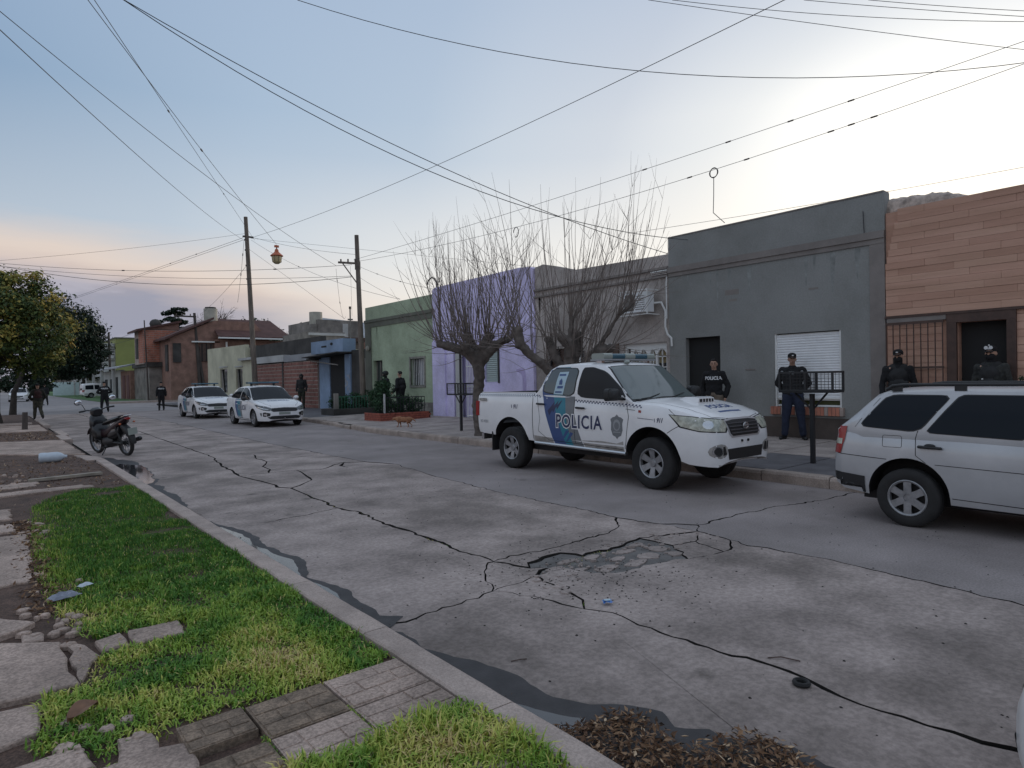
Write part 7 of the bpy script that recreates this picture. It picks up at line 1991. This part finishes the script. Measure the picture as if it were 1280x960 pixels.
tree('dark shrubby tree in front of the sheet roofed hall', (25.0, 70.0, 0), [[((0, 0, 0), .3), ((0, 0, 4), .2)]],
     [(3.2, 0, 6.9, 1.7, 1.5, 1.3), (5.0, 0, 7.6, 1.0, 1, .9), (2.0, 0, 6.2, 1.3, 1, 1.1)], M_leafD, 2600, .42, 8)
def conifer(label, loc, h, levels, seed):
    rr = random.Random(seed); t = thing('conifer_tree', label, 'tree', loc)
    MB().tube([(0, 0, 0), (0, 0, h)], [.25, .05], 8).obj('trunk', M_barkd, t)
    bl = []
    for i, (z, L) in enumerate(levels):
        for k in range(7):
            a = k * 6.283 / 7 + i; k2 = rr.uniform(.3, .9); bl.append((math.cos(a) * L * k2, math.sin(a) * L * k2, z + rr.uniform(-.1, .5), L * rr.uniform(.22, .42), L * .35, rr.uniform(.12, .24)))
    crown('crown', M_leafD, t, bl, 5200, .34, seed)
    return t
conifer('flat layered dark conifer behind the dark crossarm pole', (17.6, 84.0, 0), 10.6, [(8.0, 1.9), (9.0, 2.2), (9.9, 1.5), (6.9, 2.4)], 9)
# bare tree behind the brown roof
t = thing('bare_tree', 'fine leafless tree rising behind the brown tiled roof', 'tree', (21.2, 82.0, 0)); rr = random.Random(21); b = MB()
b.tube([(0, 0, 0), (0, 0, 5.5), (.1, 0, 7.5)], [.35, .25, .2], 8); w = MB()
for i in range(9):
    a = i * .7; p = Vector((.1, 0, 6.2 + .25 * i)); d = Vector((math.cos(a), math.sin(a), .8)).normalized(); e = p + d * rr.uniform(1.4, 2.4); b.tube([p, (p + e) / 2 + Vector((0, 0, .1)), e], [.12, .08, .05], 6)
    for _ in range(9): whip(w, p.lerp(e, rr.uniform(.4, 1)), d + Vector((rr.gauss(0, .6), rr.gauss(0, .6), rr.gauss(.3, .4))), rr.uniform(1.0, 2.4), .035, rr, 5, .5, .2, 3)
b.obj('trunk', M_bark, t, smooth=True); so = w.obj('bare_shoots', M_twig, t, fix=False); so['kind'] = 'stuff'
# tall dark backdrop of far trees
o = crown('far_treeline', M_leafD, None, [(x, 235 + 8 * math.sin(x), 2.5 + 1.2 * math.sin(x * .7), 7, 5, 3.6 + 1.2 * math.sin(x * 1.3)) for x in range(-12, 120, 7)], 16000, 1.4, 31)
stuff(o, 'dark line of distant trees closing the far end of the street', 'far trees')
def shrub(label, loc, blobs, n, size, seed, m=M_leafD, cat='shrub', tone0=.4):
    t = thing('shrub', label, cat, loc); b = MB(); rr = random.Random(seed)
    for _ in range(6): 
        q = rr.choice(blobs); b.tube([(q[0] * .4, q[1] * .4, 0), (q[0] + rr.gauss(0, .05), q[1] + rr.gauss(0, .05), q[2])], [.014, .006], 5)
    so = b.obj('stems', M_barkd, t); so['kind'] = 'stuff'
    crown('foliage', m, t, blobs, n, size, seed, tone0=tone0); return t
M_leafG = leaf_mat('shrub_leaves', [(0, (0.010, 0.030, 0.014)), (.6, (0.030, 0.075, 0.032)), (1, (0.07, 0.13, 0.05))])
shrub('clipped dark green shrub behind the railings of the brick planter', (11.5, 20.6, .42), [(-.5, 0, .25, .5, .35, .33), (.2, .1, .3, .55, .4, .38), (.75, 0, .22, .4, .35, .3), (-.3, .3, .8, .35, .3, .45)], 4200, .075, 41, M_leafG)
shrub('bushy shrub with lighter leaves at the left end of the brick planter', (10.95, 20.9, .42), [(0, 0, .6, .35, .3, .38), (.1, 0, .95, .25, .25, .22)], 1500, .08, 44, M_leafG, tone0=.55)
shrub('dark green plants growing inside the green railed planter', (12.0, 25.7, .4), [(-.4, 0, .25, .5, .4, .32), (.3, .1, .3, .5, .4, .4), (1.1, -.1, .35, .5, .4, .45)], 3600, .085, 42, M_leafG)
shrub('dark bush against the barred tiles, right of the masked officer', (12.95, 4.15, .2), [(0, .1, .8, .25, .35, .35), (.05, -.1, .5, .28, .4, .4), (0, .1, .25, .3, .35, .3)], 2600, .06, 43)
shrub('dark bush right of the doorway with the camouflaged officer', (12.95, 2.75, .2), [(0, .0, .9, .25, .3, .35), (.05, -.1, .5, .3, .35, .4)], 2200, .06, 45)
# ================================================================ PEOPLE, DOG, MOTORCYCLE
M_skin = mat('skin', (0.42, 0.25, 0.18), .6, var=.12, vscale=12, coords='obj')
M_skin2 = mat('skin_tan', (0.34, 0.2, 0.145), .6, var=.12, vscale=12, coords='obj')  # second, darker tan skin tone
M_hair = mat('black_hair', (0.012, 0.010, 0.010), .7)
M_navyc = mat('black_navy_cloth', (0.012, 0.013, 0.020), .9, var=.3, vscale=8, coords='obj', bump=.4, bscale=30)
M_blackc = mat('black_cloth', (0.010, 0.010, 0.012), .9, var=.3, vscale=8, coords='obj', bump=.4, bscale=30)
M_jeans = mat('dark_blue_denim', (0.016, 0.022, 0.045), .9, var=.3, vscale=7, coords='obj', bump=.4, bscale=40)
M_khaki = mat('khaki_cloth', (0.17, 0.135, 0.105), .9, var=.2, vscale=8, coords='obj')
M_camo = mat('camouflage_cloth', (0.105, 0.098, 0.070), .9, col2=(0.030, 0.032, 0.024), vscale=9, coords='obj')
M_camog = mat('grey_camouflage_cloth', (0.05, 0.052, 0.048), .9, col2=(0.012, 0.013, 0.013), vscale=12, coords='obj')
M_boot = mat('black_boot', (0.010, 0.009, 0.009), .5)
M_vest = mat('dark_vest', (0.020, 0.020, 0.021), .85, var=.3, vscale=10, coords='obj')
M_maroon = mat('maroon_vest', (0.055, 0.022, 0.022), .85, var=.3, vscale=10, coords='obj')
M_label = mat('reflective_white', (0.62, 0.62, 0.62), .5)
def remeshed(b, name, m, parent, vox, inflate=0.0, wr=.004, seed=0):
    o = b.obj(name, m, parent)
    bake(o, [('REMESH', dict(mode='VOXEL', voxel_size=vox)), ('SMOOTH', dict(factor=.5, iterations=3))])
    me = o.data
    if wr:
        for v in me.vertices:
            v.co += v.normal * (wr * noise.noise(Vector((v.co.x * 14, v.co.y * 14, v.co.z * 9 + seed))) + wr * .6 * noise.noise(v.co * 33) + inflate)
    me.polygons.foreach_set('use_smooth', [True] * len(me.polygons)); me.materials.clear(); me.materials.append(m)
    return o
def person(label, loc, face, pose=None, top=None, legs=None, boot=None, cap='cap', H=1.75, skin=None, vox=.02, chest=None, vest=None, head=(0, 0), mask=False, group=None, bulk=1.0, longcoat=False, hood=False, light=False):
    """local frame: faces -Y, right hand at -X; face = heading direction in plan"""
    rz = math.atan2(face[0], -face[1])
    t = thing('person', label, 'person', loc, rz, group)
    J = dict(ankL=(.10, 0, .09), ankR=(-.10, 0, .09), kneeL=(.10, -.01, .49), kneeR=(-.10, -.01, .49), hipL=(.09, 0, .91), hipR=(-.09, 0, .91),
             shL=(.185, .0, 1.42), shR=(-.185, .0, 1.42), elL=(.25, .03, 1.14), elR=(-.25, .03, 1.14), wrL=(.25, -.05, .88), wrR=(-.25, -.05, .88), toeL=(.12, -.17, .035), toeR=(-.12, -.17, .035))
    if pose: J.update(pose)
    k = H / 1.75
    J = {a: Vector(v) * k for a, v in J.items()}
    top = top or M_blackc; legs = legs or M_blackc; boot = boot or M_boot; skin = skin or M_skin
    hd = Vector((0, -.015, 1.635)) * k; yaw = R(head[0]); pitch = R(head[1])
    HM = Matrix.Rotation(yaw, 4, 'Z') @ Matrix.Rotation(pitch, 4, 'X')
    def hpt(x, y, z): return hd + (HM @ Vector((x, y, z))) * k
    b = MB()
    q = lambda v: Vector(v) * k
    # one continuous body
    b.sphere(q((0, .0, .97)), (.15 * k, .11 * k, .12 * k), 14); b.sphere(q((0, 0, 1.12)), (.135 * k, .095 * k, .13 * k), 14); b.sphere(q((0, 0, 1.29)), (.165 * k, .11 * k, .16 * k), 14)
    b.capsule(q((-.12, 0, 1.41)), q((.12, 0, 1.41)), .065 * k)
    b.capsule(q((0, .01, 1.40)), q((0, -.005, 1.56)), .058 * k, .054 * k)
    b.sphere(hpt(0, .005, .02), (.074 * k, .094 * k, .108 * k), 16); b.sphere(hpt(0, -.02, -.055), (.056 * k, .062 * k, .058 * k), 12)
    b.sphere(hpt(0, -.095, -.01), (.014 * k, .022 * k, .026 * k), 8); b.capsule(hpt(0, -.085, .03), hpt(0, -.105, -.012), .010 * k)
    for s in (-1, 1): b.sphere(hpt(s * .077, .01, -.005), (.012 * k, .022 * k, .032 * k), 8)
    b.capsule(hpt(-.022, -.082, -.052), hpt(.022, -.082, -.052), .011 * k)
    for s in 'LR':
        sg = 1 if s == 'L' else -1
        b.capsule(J['sh' + s], J['el' + s], .052 * k, .042 * k); b.capsule(J['el' + s], J['wr' + s], .042 * k, .028 * k)
        b.capsule(J['hip' + s], J['knee' + s], .088 * k, .058 * k); b.capsule(J['knee' + s], J['ank' + s], .056 * k, .038 * k)
        b.capsule(J['ank' + s] + Vector((0, .02, -.04)) * k, J['toe' + s], .038 * k, .03 * k)
        # hand: palm, four fingers of different length, thumb
        d = (J['wr' + s] - J['el' + s]).normalized(); side = Vector((0, -1, 0)); side = (side - d * side.dot(d)).normalized(); nn = d.cross(side)
        w0 = J['wr' + s]
        b.capsule(w0, w0 + d * .07 * k, .026 * k, .030 * k)
        for i, (o_, L) in enumerate(((-.027, .062), (-.009, .072), (.009, .068), (.026, .054))):
            a = w0 + d * .075 * k + side * o_ * k; m1 = a + (d * .9 + nn * sg * -.25) * L * .55 * k; b.capsule(a, m1, .0095 * k, .009 * k, 8); b.capsule(m1, m1 + (d * .75 + nn * sg * -.6) * L * .5 * k, .009 * k, .008 * k, 8)
        b.capsule(w0 + d * .02 * k + side * .02 * k, w0 + d * .055 * k + side * .052 * k, .012 * k, .010 * k, 8)
    remeshed(b, 'body', skin, t, vox * .55 if not light else vox, 0, .0)
    # trousers
    b = MB(); b.sphere(q((0, .0, .965)), (.168 * k, .128 * k, .12 * k), 14)
    for s in 'LR':
        b.capsule(J['hip' + s], J['knee' + s], .104 * k * bulk, .074 * k * bulk); e = J['knee' + s].lerp(J['ank' + s], .93); b.capsule(J['knee' + s], e, .072 * k * bulk, .060 * k * bulk)
    remeshed(b, 'trousers', legs, t, vox * .8, 0, .010, 3)
    for s in 'LR':
        b = MB(); a = J['ank' + s]; b.capsule(a + Vector((0, .015, .06)), a + Vector((0, .02, -.03)), .052 * k, .050 * k); b.capsule(a + Vector((0, .02, -.045)), J['toe' + s] + Vector((0, 0, .005)), .045 * k, .040 * k)
        lo = min(a.z - .09 * k, 0)
        o = remeshed(b, 'boot', boot, t, vox * .7, 0, 0)
        zmin = J['toe' + s].z - .036 * k
        for v in o.data.vertices:
            if v.co.z < zmin: v.co.z = zmin
    # jacket
    b = MB()
    b.sphere(q((0, 0, 1.10)), (.172 * k * bulk, .130 * k * bulk, .22 * k), 16); b.sphere(q((0, 0, 1.26)), (.190 * k * bulk, .135 * k * bulk, .19 * k), 16)
    b.capsule(q((-.12, 0, 1.405)), q((.12, 0, 1.405)), .072 * k * bulk)
    b.capsule(q((-.075, 0, .98 if not longcoat else .9)), q((.075, 0, .98 if not longcoat else .9)), .115 * k * bulk)
    b.lathe([(.001, 1.40 * k), (.085 * k, 1.42 * k), (.072 * k, 1.50 * k), (.066 * k, 1.515 * k), (.001, 1.515 * k)], 14)
    for s in 'LR':
        b.capsule(J['sh' + s], J['el' + s], .064 * k * bulk, .056 * k * bulk); e = J['el' + s].lerp(J['wr' + s], .93); b.capsule(J['el' + s], e, .060 * k * bulk, .047 * k * bulk)
    if hood: b.sphere(hpt(0, .015, .0), (.112 * k, .112 * k, .138 * k), 12)
    jk = remeshed(b, 'jacket', top, t, vox * .8, 0, .012, 7)
    if vest:
        b = MB(); b.sphere(q((0, 0, 1.13)), (.178 * k * bulk, .150 * k * bulk, .15 * k), 16); b.sphere(q((0, 0, 1.30)), (.175 * k * bulk, .155 * k * bulk, .15 * k), 16); b.capsule(q((-.09, 0, 1.44)), q((.09, 0, 1.44)), .07 * k)
        for x in (-.1, 0, .1): b.cbox(q((x, -.155, 1.15)), (.075 * k, .05 * k, .11 * k))
        remeshed(b, 'vest', vest, t, vox * .8, 0, .006, 9)
    # head gear and features
    if cap == 'cap':
        b = MB(); b.sphere(hpt(0, .008, .075), (.084 * k, .100 * k, .062 * k), 16); b.cyl(hpt(0, .008, .035), hpt(0, .008, .075), .083 * k, 20)
        cp = b.obj('cap', M_blackc, t, smooth=True)
        vz = MB(); vv = []
        for i in range(9):
            a = PI * (i / 8); x = -.07 * math.cos(a); 
            vv += [hpt(x, -.075 - .0 * i, .045), hpt(x * .9, -.085 - .075 * math.sin(a), .032)]
        vv2 = [v - Vector((0, 0, .008)) for v in vv]; n = len(vv)
        vz.add(vv + vv2, [(2 * i, 2 * i + 1, 2 * i + 3, 2 * i + 2) for i in range(8)] + [(n + 2 * i, n + 2 * i + 2, n + 2 * i + 3, n + 2 * i + 1) for i in range(8)] + [(2 * i + 1, n + 2 * i + 1, n + 2 * i + 3, 2 * i + 3) for i in range(8)])
        vz.obj('cap_visor', M_blackc, cp)
        MB().sphere(hpt(0, -.090, .075), (.022 * k, .010 * k, .012 * k), 8).obj('cap_badge', M_label, cp)
    elif cap == 'helmet':
        b = MB(); b.sphere(hpt(0, .012, .055), (.112 * k, .128 * k, .105 * k), 16); b.obj('helmet', M_camog, t, smooth=True)
    elif cap == 'hair':
        b = MB(); b.sphere(hpt(0, .022, .055), (.080 * k, .092 * k, .078 * k), 16); b.sphere(hpt(0, -.02, .095), (.062 * k, .07 * k, .035 * k), 12); b.capsule(hpt(-.07, .03, 0), hpt(.07, .03, 0), .022 * k)
        remeshed(b, 'hair', M_hair, t, vox * .5, 0, .004)
    if mask:
        b = MB(); b.sphere(hpt(0, -.018, -.045), (.072 * k, .092 * k, .070 * k), 14); b.capsule(hpt(0, .0, -.05), hpt(0, .01, -.12), .07 * k); b.obj('face_mask', M_blackc, t, smooth=True)
    if not light:
        for s in (-1, 1):
            MB().sphere(hpt(s * .030, -.086, .012), (.013 * k, .008 * k, .006 * k), 8).obj('eye', M_hair, t, smooth=True)
            MB().capsule(hpt(s * .016, -.092, .034), hpt(s * .045, -.084, .034), .0045 * k, None, 6).obj('eyebrow', M_hair, t)
        if not mask: MB().capsule(hpt(-.020, -.094, -.052), hpt(.020, -.094, -.052), .0035 * k, None, 6).obj('mouth', mat('lips', (.16, .06, .05), .6), t)
    if chest:
        txt, sz, z, back = chest
        bm = text_bm(txt, sz, 1.0, .004)
        vs0 = jk.data.vertices; bvh = BVHTree.FromPolygons([v.co.copy() for v in vs0], [list(p.vertices) for p in jk.data.polygons])
        sg = 1 if back else -1
        for v in bm.verts:
            x = v.co.x * (-1 if back else 1); h_ = bvh.ray_cast(Vector((x, sg * 1.0, z * k + v.co.y)), Vector((0, -sg, 0)))
            v.co = (h_[0] if h_[0] else Vector((x, sg * .15, z * k + v.co.y))) + Vector((0, sg * .006, 0))
        me = bpy.data.meshes.new('lettering'); bm.to_mesh(me); bm.free(); me.materials.append(M_label); link('lettering', me, t)
    return t
def toward(x, y, tx, ty): v = Vector((tx - x, ty - y)).normalized(); return (v.x, v.y)
# officer before the shutter: hands behind his back
of = person('man in dark cap, padded jacket and jeans standing before the white roller shutter', (13.0, 6.62, .19), (-.93, -.36), top=M_blackc, legs=M_jeans, H=1.79,
    pose=dict(elL=(.29, .10, 1.15), elR=(-.29, .10, 1.15), wrL=(.13, .17, .97), wrR=(-.13, .17, .97), ankL=(.19, .0, .09), kneeL=(.15, -.01, .49), toeL=(.25, -.16, .035), ankR=(-.16, 0, .09), kneeR=(-.13, -.01, .49), toeR=(-.22, -.16, .035)), head=(14, 0), bulk=1.12, vox=.018, skin=M_skin2)
for s in (-1, 1): MB().sphere((s * .19, -.10, 1.42), (.03, .02, .02), 8).obj('shoulder_badge', M_lgrey, of, smooth=True)
MB().box(-.05, .05, -.175, -.16, 1.36, 1.42).obj('chest_badge', M_lgrey, of)
# officer in the doorway behind the bonnet
person('officer in black POLICIA sweatshirt and khaki trousers in the dark doorway behind the pickup', (12.7, 8.28, .18), (-.96, -.28), top=M_blackc, legs=M_khaki, H=1.74, cap='hair', chest=('POLICIA', .10, 1.32, False),
    pose=dict(elL=(.29, .07, 1.13), elR=(-.29, .07, 1.13), wrL=(.24, .02, .89), wrR=(-.24, .02, .89)), head=(12, 0), vox=.018, bulk=1.08)
# masked officer beside the tiled facade, camouflaged officer in the doorway
person('masked officer all in black before the barred tiles, behind the silver car', (12.95, 4.60, .18), (-.9, -.4), cap='cap', mask=True, vest=M_vest, H=1.78, head=(-15, 0), vox=.02, bulk=.95)
sp = person('officer in grey camouflage with goggles on his cap in the rightmost doorway', (13.0, 3.20, .18), (-.98, .1), top=M_camog, legs=M_camog, cap='cap', mask=True, vest=M_vest, H=1.78, vox=.02, bulk=.95)
for s in (-1, 1): MB().lathe([(.001, 0), (.026, .0), (.03, .012), (.001, .014)], 12, 0, Matrix.Translation((s * .034, -.105, 1.76)) @ Matrix.Rotation(R(90), 4, 'X')).obj('goggle', M_label, sp)
MB().sphere((0, -.09, 1.80), (.014, .01, .014), 8).obj('head_torch', M_label, sp)
MB().sphere((-.06, -.20, 1.24), (.016, .01, .012), 8).obj('chest_light', M_label, sp)
# pair by the green house
person('left of two helmeted officers in black beside the green house door', (12.35, 22.95, .18), (-.9, .1), cap='helmet', mask=True, vest=M_vest, H=1.74, vox=.024, light=True, pose=dict(elL=(.30, -.08, 1.15), wrL=(.12, -.30, 1.15), elR=(-.30, -.08, 1.15), wrR=(-.10, -.30, 1.12)), bulk=1.12)
person('right of two officers in black beside the green house door, in a cap', (12.6, 22.25, .18), (-.4, .9), cap='hair', vest=M_vest, H=1.74, vox=.024, light=True, pose=dict(elL=(.30, .06, 1.12), wrL=(.28, -.12, .95)), bulk=1.2)
person('dark hooded figure leaning at the striped brick garage front', (12.6, 32.4, .18), (-.7, -.7), cap=None, hood=True, top=M_vest, legs=mat('dark_olive_cloth', (.030, .032, .022), .9), H=1.80, vox=.026, light=True, longcoat=True, head=(20, 10))
person('officer in black seen from behind walking near the far police car', (8.27, 43.58, 0), (.15, 1), cap='cap', H=1.72, vox=.03, light=True, chest=('POLICIA', .09, 1.34, True), pose=dict(ankL=(.13, .0, .09), ankR=(-.12, 0, .09)))
person('officer in black with raised elbows, seen from behind left of the crossing', (5.49, 44.82, 0), (-.1, 1), cap='cap', H=1.79, vox=.03, light=True, chest=('POLICIA', .10, 1.36, True), bulk=1.12, pose=dict(elL=(.36, .02, 1.16), wrL=(.16, -.16, 1.08), elR=(-.36, .02, 1.16), wrR=(-.16, -.16, 1.08), ankL=(.17, .0, .09), kneeL=(.14, 0, .49), ankR=(-.17, 0, .09), kneeR=(-.14, 0, .49), toeL=(.2, -.15, .035), toeR=(-.2, -.15, .035)))
person('officer in camouflage trousers and dark vest walking on the left pavement', (1.86, 36.3, .10), (-.1, 1), cap='cap', top=mat('olive_black_cloth', (.030, .030, .024), .9), legs=M_camo, vest=M_maroon, H=1.60, vox=.028, light=True, bulk=1.15,
    pose=dict(elL=(.33, .02, 1.12), wrL=(.22, -.14, .95), elR=(-.33, .02, 1.12), wrR=(-.22, -.14, .95), kneeR=(-.10, .02, .49), ankR=(-.16, .22, .11), toeR=(-.18, .08, .04), ankL=(.12, -.16, .09), kneeL=(.10, -.12, .49), toeL=(.13, -.32, .035)))
person('distant officer in black standing in the road beyond the camouflaged one', (3.9, 66.3, 0), (.3, 1), cap='cap', H=1.78, vox=.035, light=True, pose=dict(ankL=(.2, .0, .09), ankR=(-.17, 0, .09), kneeL=(.15, 0, .49), kneeR=(-.13, 0, .49)))
# ---- dog
M_fur = mat('ginger_fur', (0.30, 0.145, 0.075), .95, var=.3, vscale=9, coords='obj', col2=(0.20, 0.09, 0.05))
M_furw = mat('pale_fur', (0.42, 0.30, 0.20), .95)
dg = thing('dog', 'short-legged ginger dog sniffing along the kerb beside the brick planter', 'dog', (9.75, 17.0, .155), R(118))
b = MB()    # faces +X locally
b.sphere((.17, 0, .235), (.125, .092, .100), 14); b.sphere((0, 0, .230), (.15, .088, .090), 14); b.sphere((-.16, 0, .235), (.115, .086, .090), 14)
b.capsule((.22, 0, .26), (.34, 0, .255), .070, .052); b.sphere((.37, 0, .25), (.058, .048, .045), 12); b.capsule((.40, 0, .235), (.455, 0, .205), .026, .018)
for s in (-1, 1): 
    b.capsule((.355, s * .035, .28), (.33, s * .06, .245), .018, .012)
    b.capsule((.17, s * .045, .20), (.175, s * .05, .11), .030, .019); b.capsule((.175, s * .05, .11), (.18 + .03 * s, s * .05, .02), .018, .016); b.capsule((.18 + .03 * s, s * .05, .014), (.21 + .03 * s, s * .05, .012), .016, .014)
    b.capsule((-.17, s * .04, .22), (-.13, s * .05, .13), .045, .024); b.capsule((-.13, s * .05, .13), (-.20 + .03 * s, s * .05, .075), .021, .015); b.capsule((-.20 + .03 * s, s * .05, .075), (-.185 + .03 * s, s * .05, .02), .014, .014); b.capsule((-.185 + .03 * s, s * .05, .013), (-.155 + .03 * s, s * .05, .012), .015, .013)
b.tube([(-.24, 0, .27), (-.31, 0, .25), (-.37, .01, .20), (-.41, .015, .17)], [.026, .022, .018, .010], 8)
remeshed(b, 'body', M_fur, dg, .011, 0, .006)
MB().sphere((.457, 0, .208), (.014, .014, .011), 8).obj('nose', M_hair, dg, smooth=True)
for s in (-1, 1): MB().sphere((.405, s * .033, .262), .007, 8).obj('eye', M_hair, dg, smooth=True)

# ---- motorcycle at the left kerb
M_dkred = mat('dark_red_plastic', (0.022, 0.006, 0.009), .35)
M_blkgl = mat('gloss_black_plastic', (0.012, 0.012, 0.014), .3)
M_mirror = mat('mirror_glass', (0.85, 0.88, 0.92), .12, metal=.9)
mc = thing('motorcycle', 'black and dark red small motorcycle parked leaning at the left kerb', 'motorcycle', (2.26, 17.25, .0), math.atan2(17.82 - 16.72, 2.08 - 2.44))
mc.rotation_euler = (R(-8), 0, math.atan2(17.82 - 16.72, 2.08 - 2.44))
def mwheel(x, r=.27, st=0):
    M = Matrix.Rotation(R(90), 4, 'X')
    w = link('wheel', MB().lathe([(.001, -.035), (.045, -.035), (.045, .035), (.001, .035)], 14, 0, M).mesh('wheel', M_black, True, fix=True), mc, (x, 0, r), st)
    MB().lathe([(r - .055, -.03), (r - .02, -.04), (r, -.018), (r, .018), (r - .02, .04), (r - .055, .03), (r - .055, -.03)], 32, 0, M).obj('tyre', M_tyre, w, smooth=True)
    s = MB().lathe([(r - .06, -.02), (r - .05, -.02), (r - .05, .02), (r - .06, .02), (r - .06, -.02)], 32, 0, M)
    for i in range(10): a = i * PI / 5; s.tube([(.035 * math.cos(a), .01 * (-1) ** i, .035 * math.sin(a)), ((r - .055) * math.cos(a), 0, (r - .055) * math.sin(a))], .006, 5)
    s.lathe([(.05, .022), (.10, .024), (.10, .030), (.05, .03)], 20, 0, M)
    s.obj('rim', M_rim, w); return w
mwheel(.60); mwheel(-.60)
MB().tube([(.60, .075, .27), (.50, .075, .55), (.42, .06, .80)], .02, 8).tube([(.60, -.075, .27), (.50, -.075, .55), (.42, -.06, .80)], .02, 8).obj('front_fork', M_blkgl, mc, smooth=True)
fm = MB(); vs = []
for i in range(9):
    a = R(25 + 120 * i / 8); 
    for s in (-1, 0, 1): vs.append((.60 + .31 * math.cos(a), s * .055, .27 + (.31 + (.018 if s == 0 else 0)) * math.sin(a)))
fm.add(vs, [(3 * i + j, 3 * i + j + 1, 3 * i + j + 4, 3 * i + j + 3) for i in range(8) for j in range(2)]).obj('front_mudguard', M_dkred, mc, smooth=True, angle=180)
def hull(name, m, secs, parent=mc):
    b = MB(); vs = []; n = 10
    for (x, z, wy, hz) in secs:
        for k in range(n): a = 2 * PI * k / n; vs.append((x, wy * math.copysign(abs(math.cos(a)) ** .7, math.cos(a)), z + hz * math.copysign(abs(math.sin(a)) ** .8, math.sin(a))))
    L = len(secs)
    b.add(vs, [(i * n + k, i * n + (k + 1) % n, (i + 1) * n + (k + 1) % n, (i + 1) * n + k) for i in range(L - 1) for k in range(n)] + [tuple(range(n)), tuple((L - 1) * n + k for k in reversed(range(n)))])
    return b.obj(name, m, parent, smooth=True, angle=50)
hull('front_fairing', M_blkgl, [(.30, .62, .16, .16), (.38, .62, .19, .24), (.44, .66, .17, .24), (.50, .74, .10, .14)])
hull('leg_shield', M_blkgl, [(.22, .42, .17, .12), (.32, .50, .20, .20), (.40, .56, .16, .20)])
hull('headlamp_cowl', M_blkgl, [(.34, .90, .10, .07), (.42, .92, .12, .09), (.50, .90, .09, .08), (.54, .88, .05, .05)])
hull('headlamp', M_lamp, [(.50, .885, .075, .06), (.548, .88, .055, .045)])
hull('body_cover', M_dkred, [(.30, .46, .07, .08), (.10, .44, .09, .10), (-.15, .52, .11, .10), (-.40, .62, .12, .09), (-.70, .74, .09, .06), (-.82, .80, .05, .03)])
hull('engine', M_black, [(.22, .30, .08, .08), (.10, .28, .12, .11), (-.10, .28, .13, .12), (-.25, .30, .09, .08)])
hull('seat', M_blkgl, [(.08, .66, .09, .03), (-.05, .70, .12, .045), (-.35, .76, .12, .05), (-.62, .82, .09, .035)])
hull('rear_mudguard', M_black, [(-.62, .62, .07, .08), (-.78, .52, .07, .10), (-.90, .40, .06, .10), (-.94, .30, .05, .04)])
hull('tail_lamp', M_red, [(-.80, .80, .06, .022), (-.86, .79, .05, .02)])
hull('side_panel', M_blkgl, [(-.10, .42, .10, .12), (-.35, .48, .13, .13), (-.60, .56, .11, .09)])
MB().tube([(.36, .32, .97), (.34, .20, .98), (.38, .05, .94), (.38, -.05, .94), (.34, -.20, .98), (.36, -.32, .97)], .013, 8).obj('handlebar', M_blkgl, mc, smooth=True)
for s in (-1, 1):
    MB().cyl((.36, s * .24, .975), (.36, s * .35, .97), .019, 10).obj('grip', M_black, mc)
    MB().tube([(.37, s * .22, .98), (.38, s * .26, 1.10), (.37, s * .31, 1.15)], .007, 6).obj('mirror_stem', M_blkgl, mc)
    m_ = MB().sphere((.37, s * .34, 1.17), (.022, .075, .060), 12).obj('rear_mirror', M_blkgl, mc, smooth=True)
    MB().sphere((.350, s * .34, 1.17), (.010, .068, .053), 12).obj('mirror_glass', M_mirror, m_, smooth=True)
    MB().sphere((-.78, s * .14, .70), (.03, .025, .02), 8).obj('turn_signal', M_lampo, mc, smooth=True)
    MB().tube([(-.62, s * .08, .27), (-.50, s * .11, .62)], .022, 8).obj('rear_shock', M_black, mc)
MB().tube([(-.10, -.13, .22), (-.40, -.15, .24)], .02, 8).capsule((-.45, -.15, .25), (-.86, -.16, .34), .040, .048, 12).obj('exhaust', M_blkgl, mc, smooth=True)
MB().tube([(-.60, .05, .80), (-.86, .07, .86), (-.90, 0, .86), (-.86, -.07, .86), (-.60, -.05, .80)], .011, 6).obj('grab_rail', M_chrome, mc, smooth=True)
MB().box(-.955, -.945, -.09, .09, .46, .60).obj('number_plate', M_bar2, mc)
MB().tube([(-.02, .10, .22), (-.02, .24, .015), (-.08, .26, .012)], .012, 6).obj('side_stand', M_blkgl, mc)
MB().box(-.08, .02, -.20, .20, .17, .20).obj('foot_rest', M_black, mc)
mc.scale = (1.08, 1.08, 1.08)
hull('swing_arm', M_black, [(-.20, .28, .09, .03), (-.60, .27, .085, .03)])
# pinned hands etc. are part of the bodies; the open pickup window is a dark sheet standing for the unlit cab
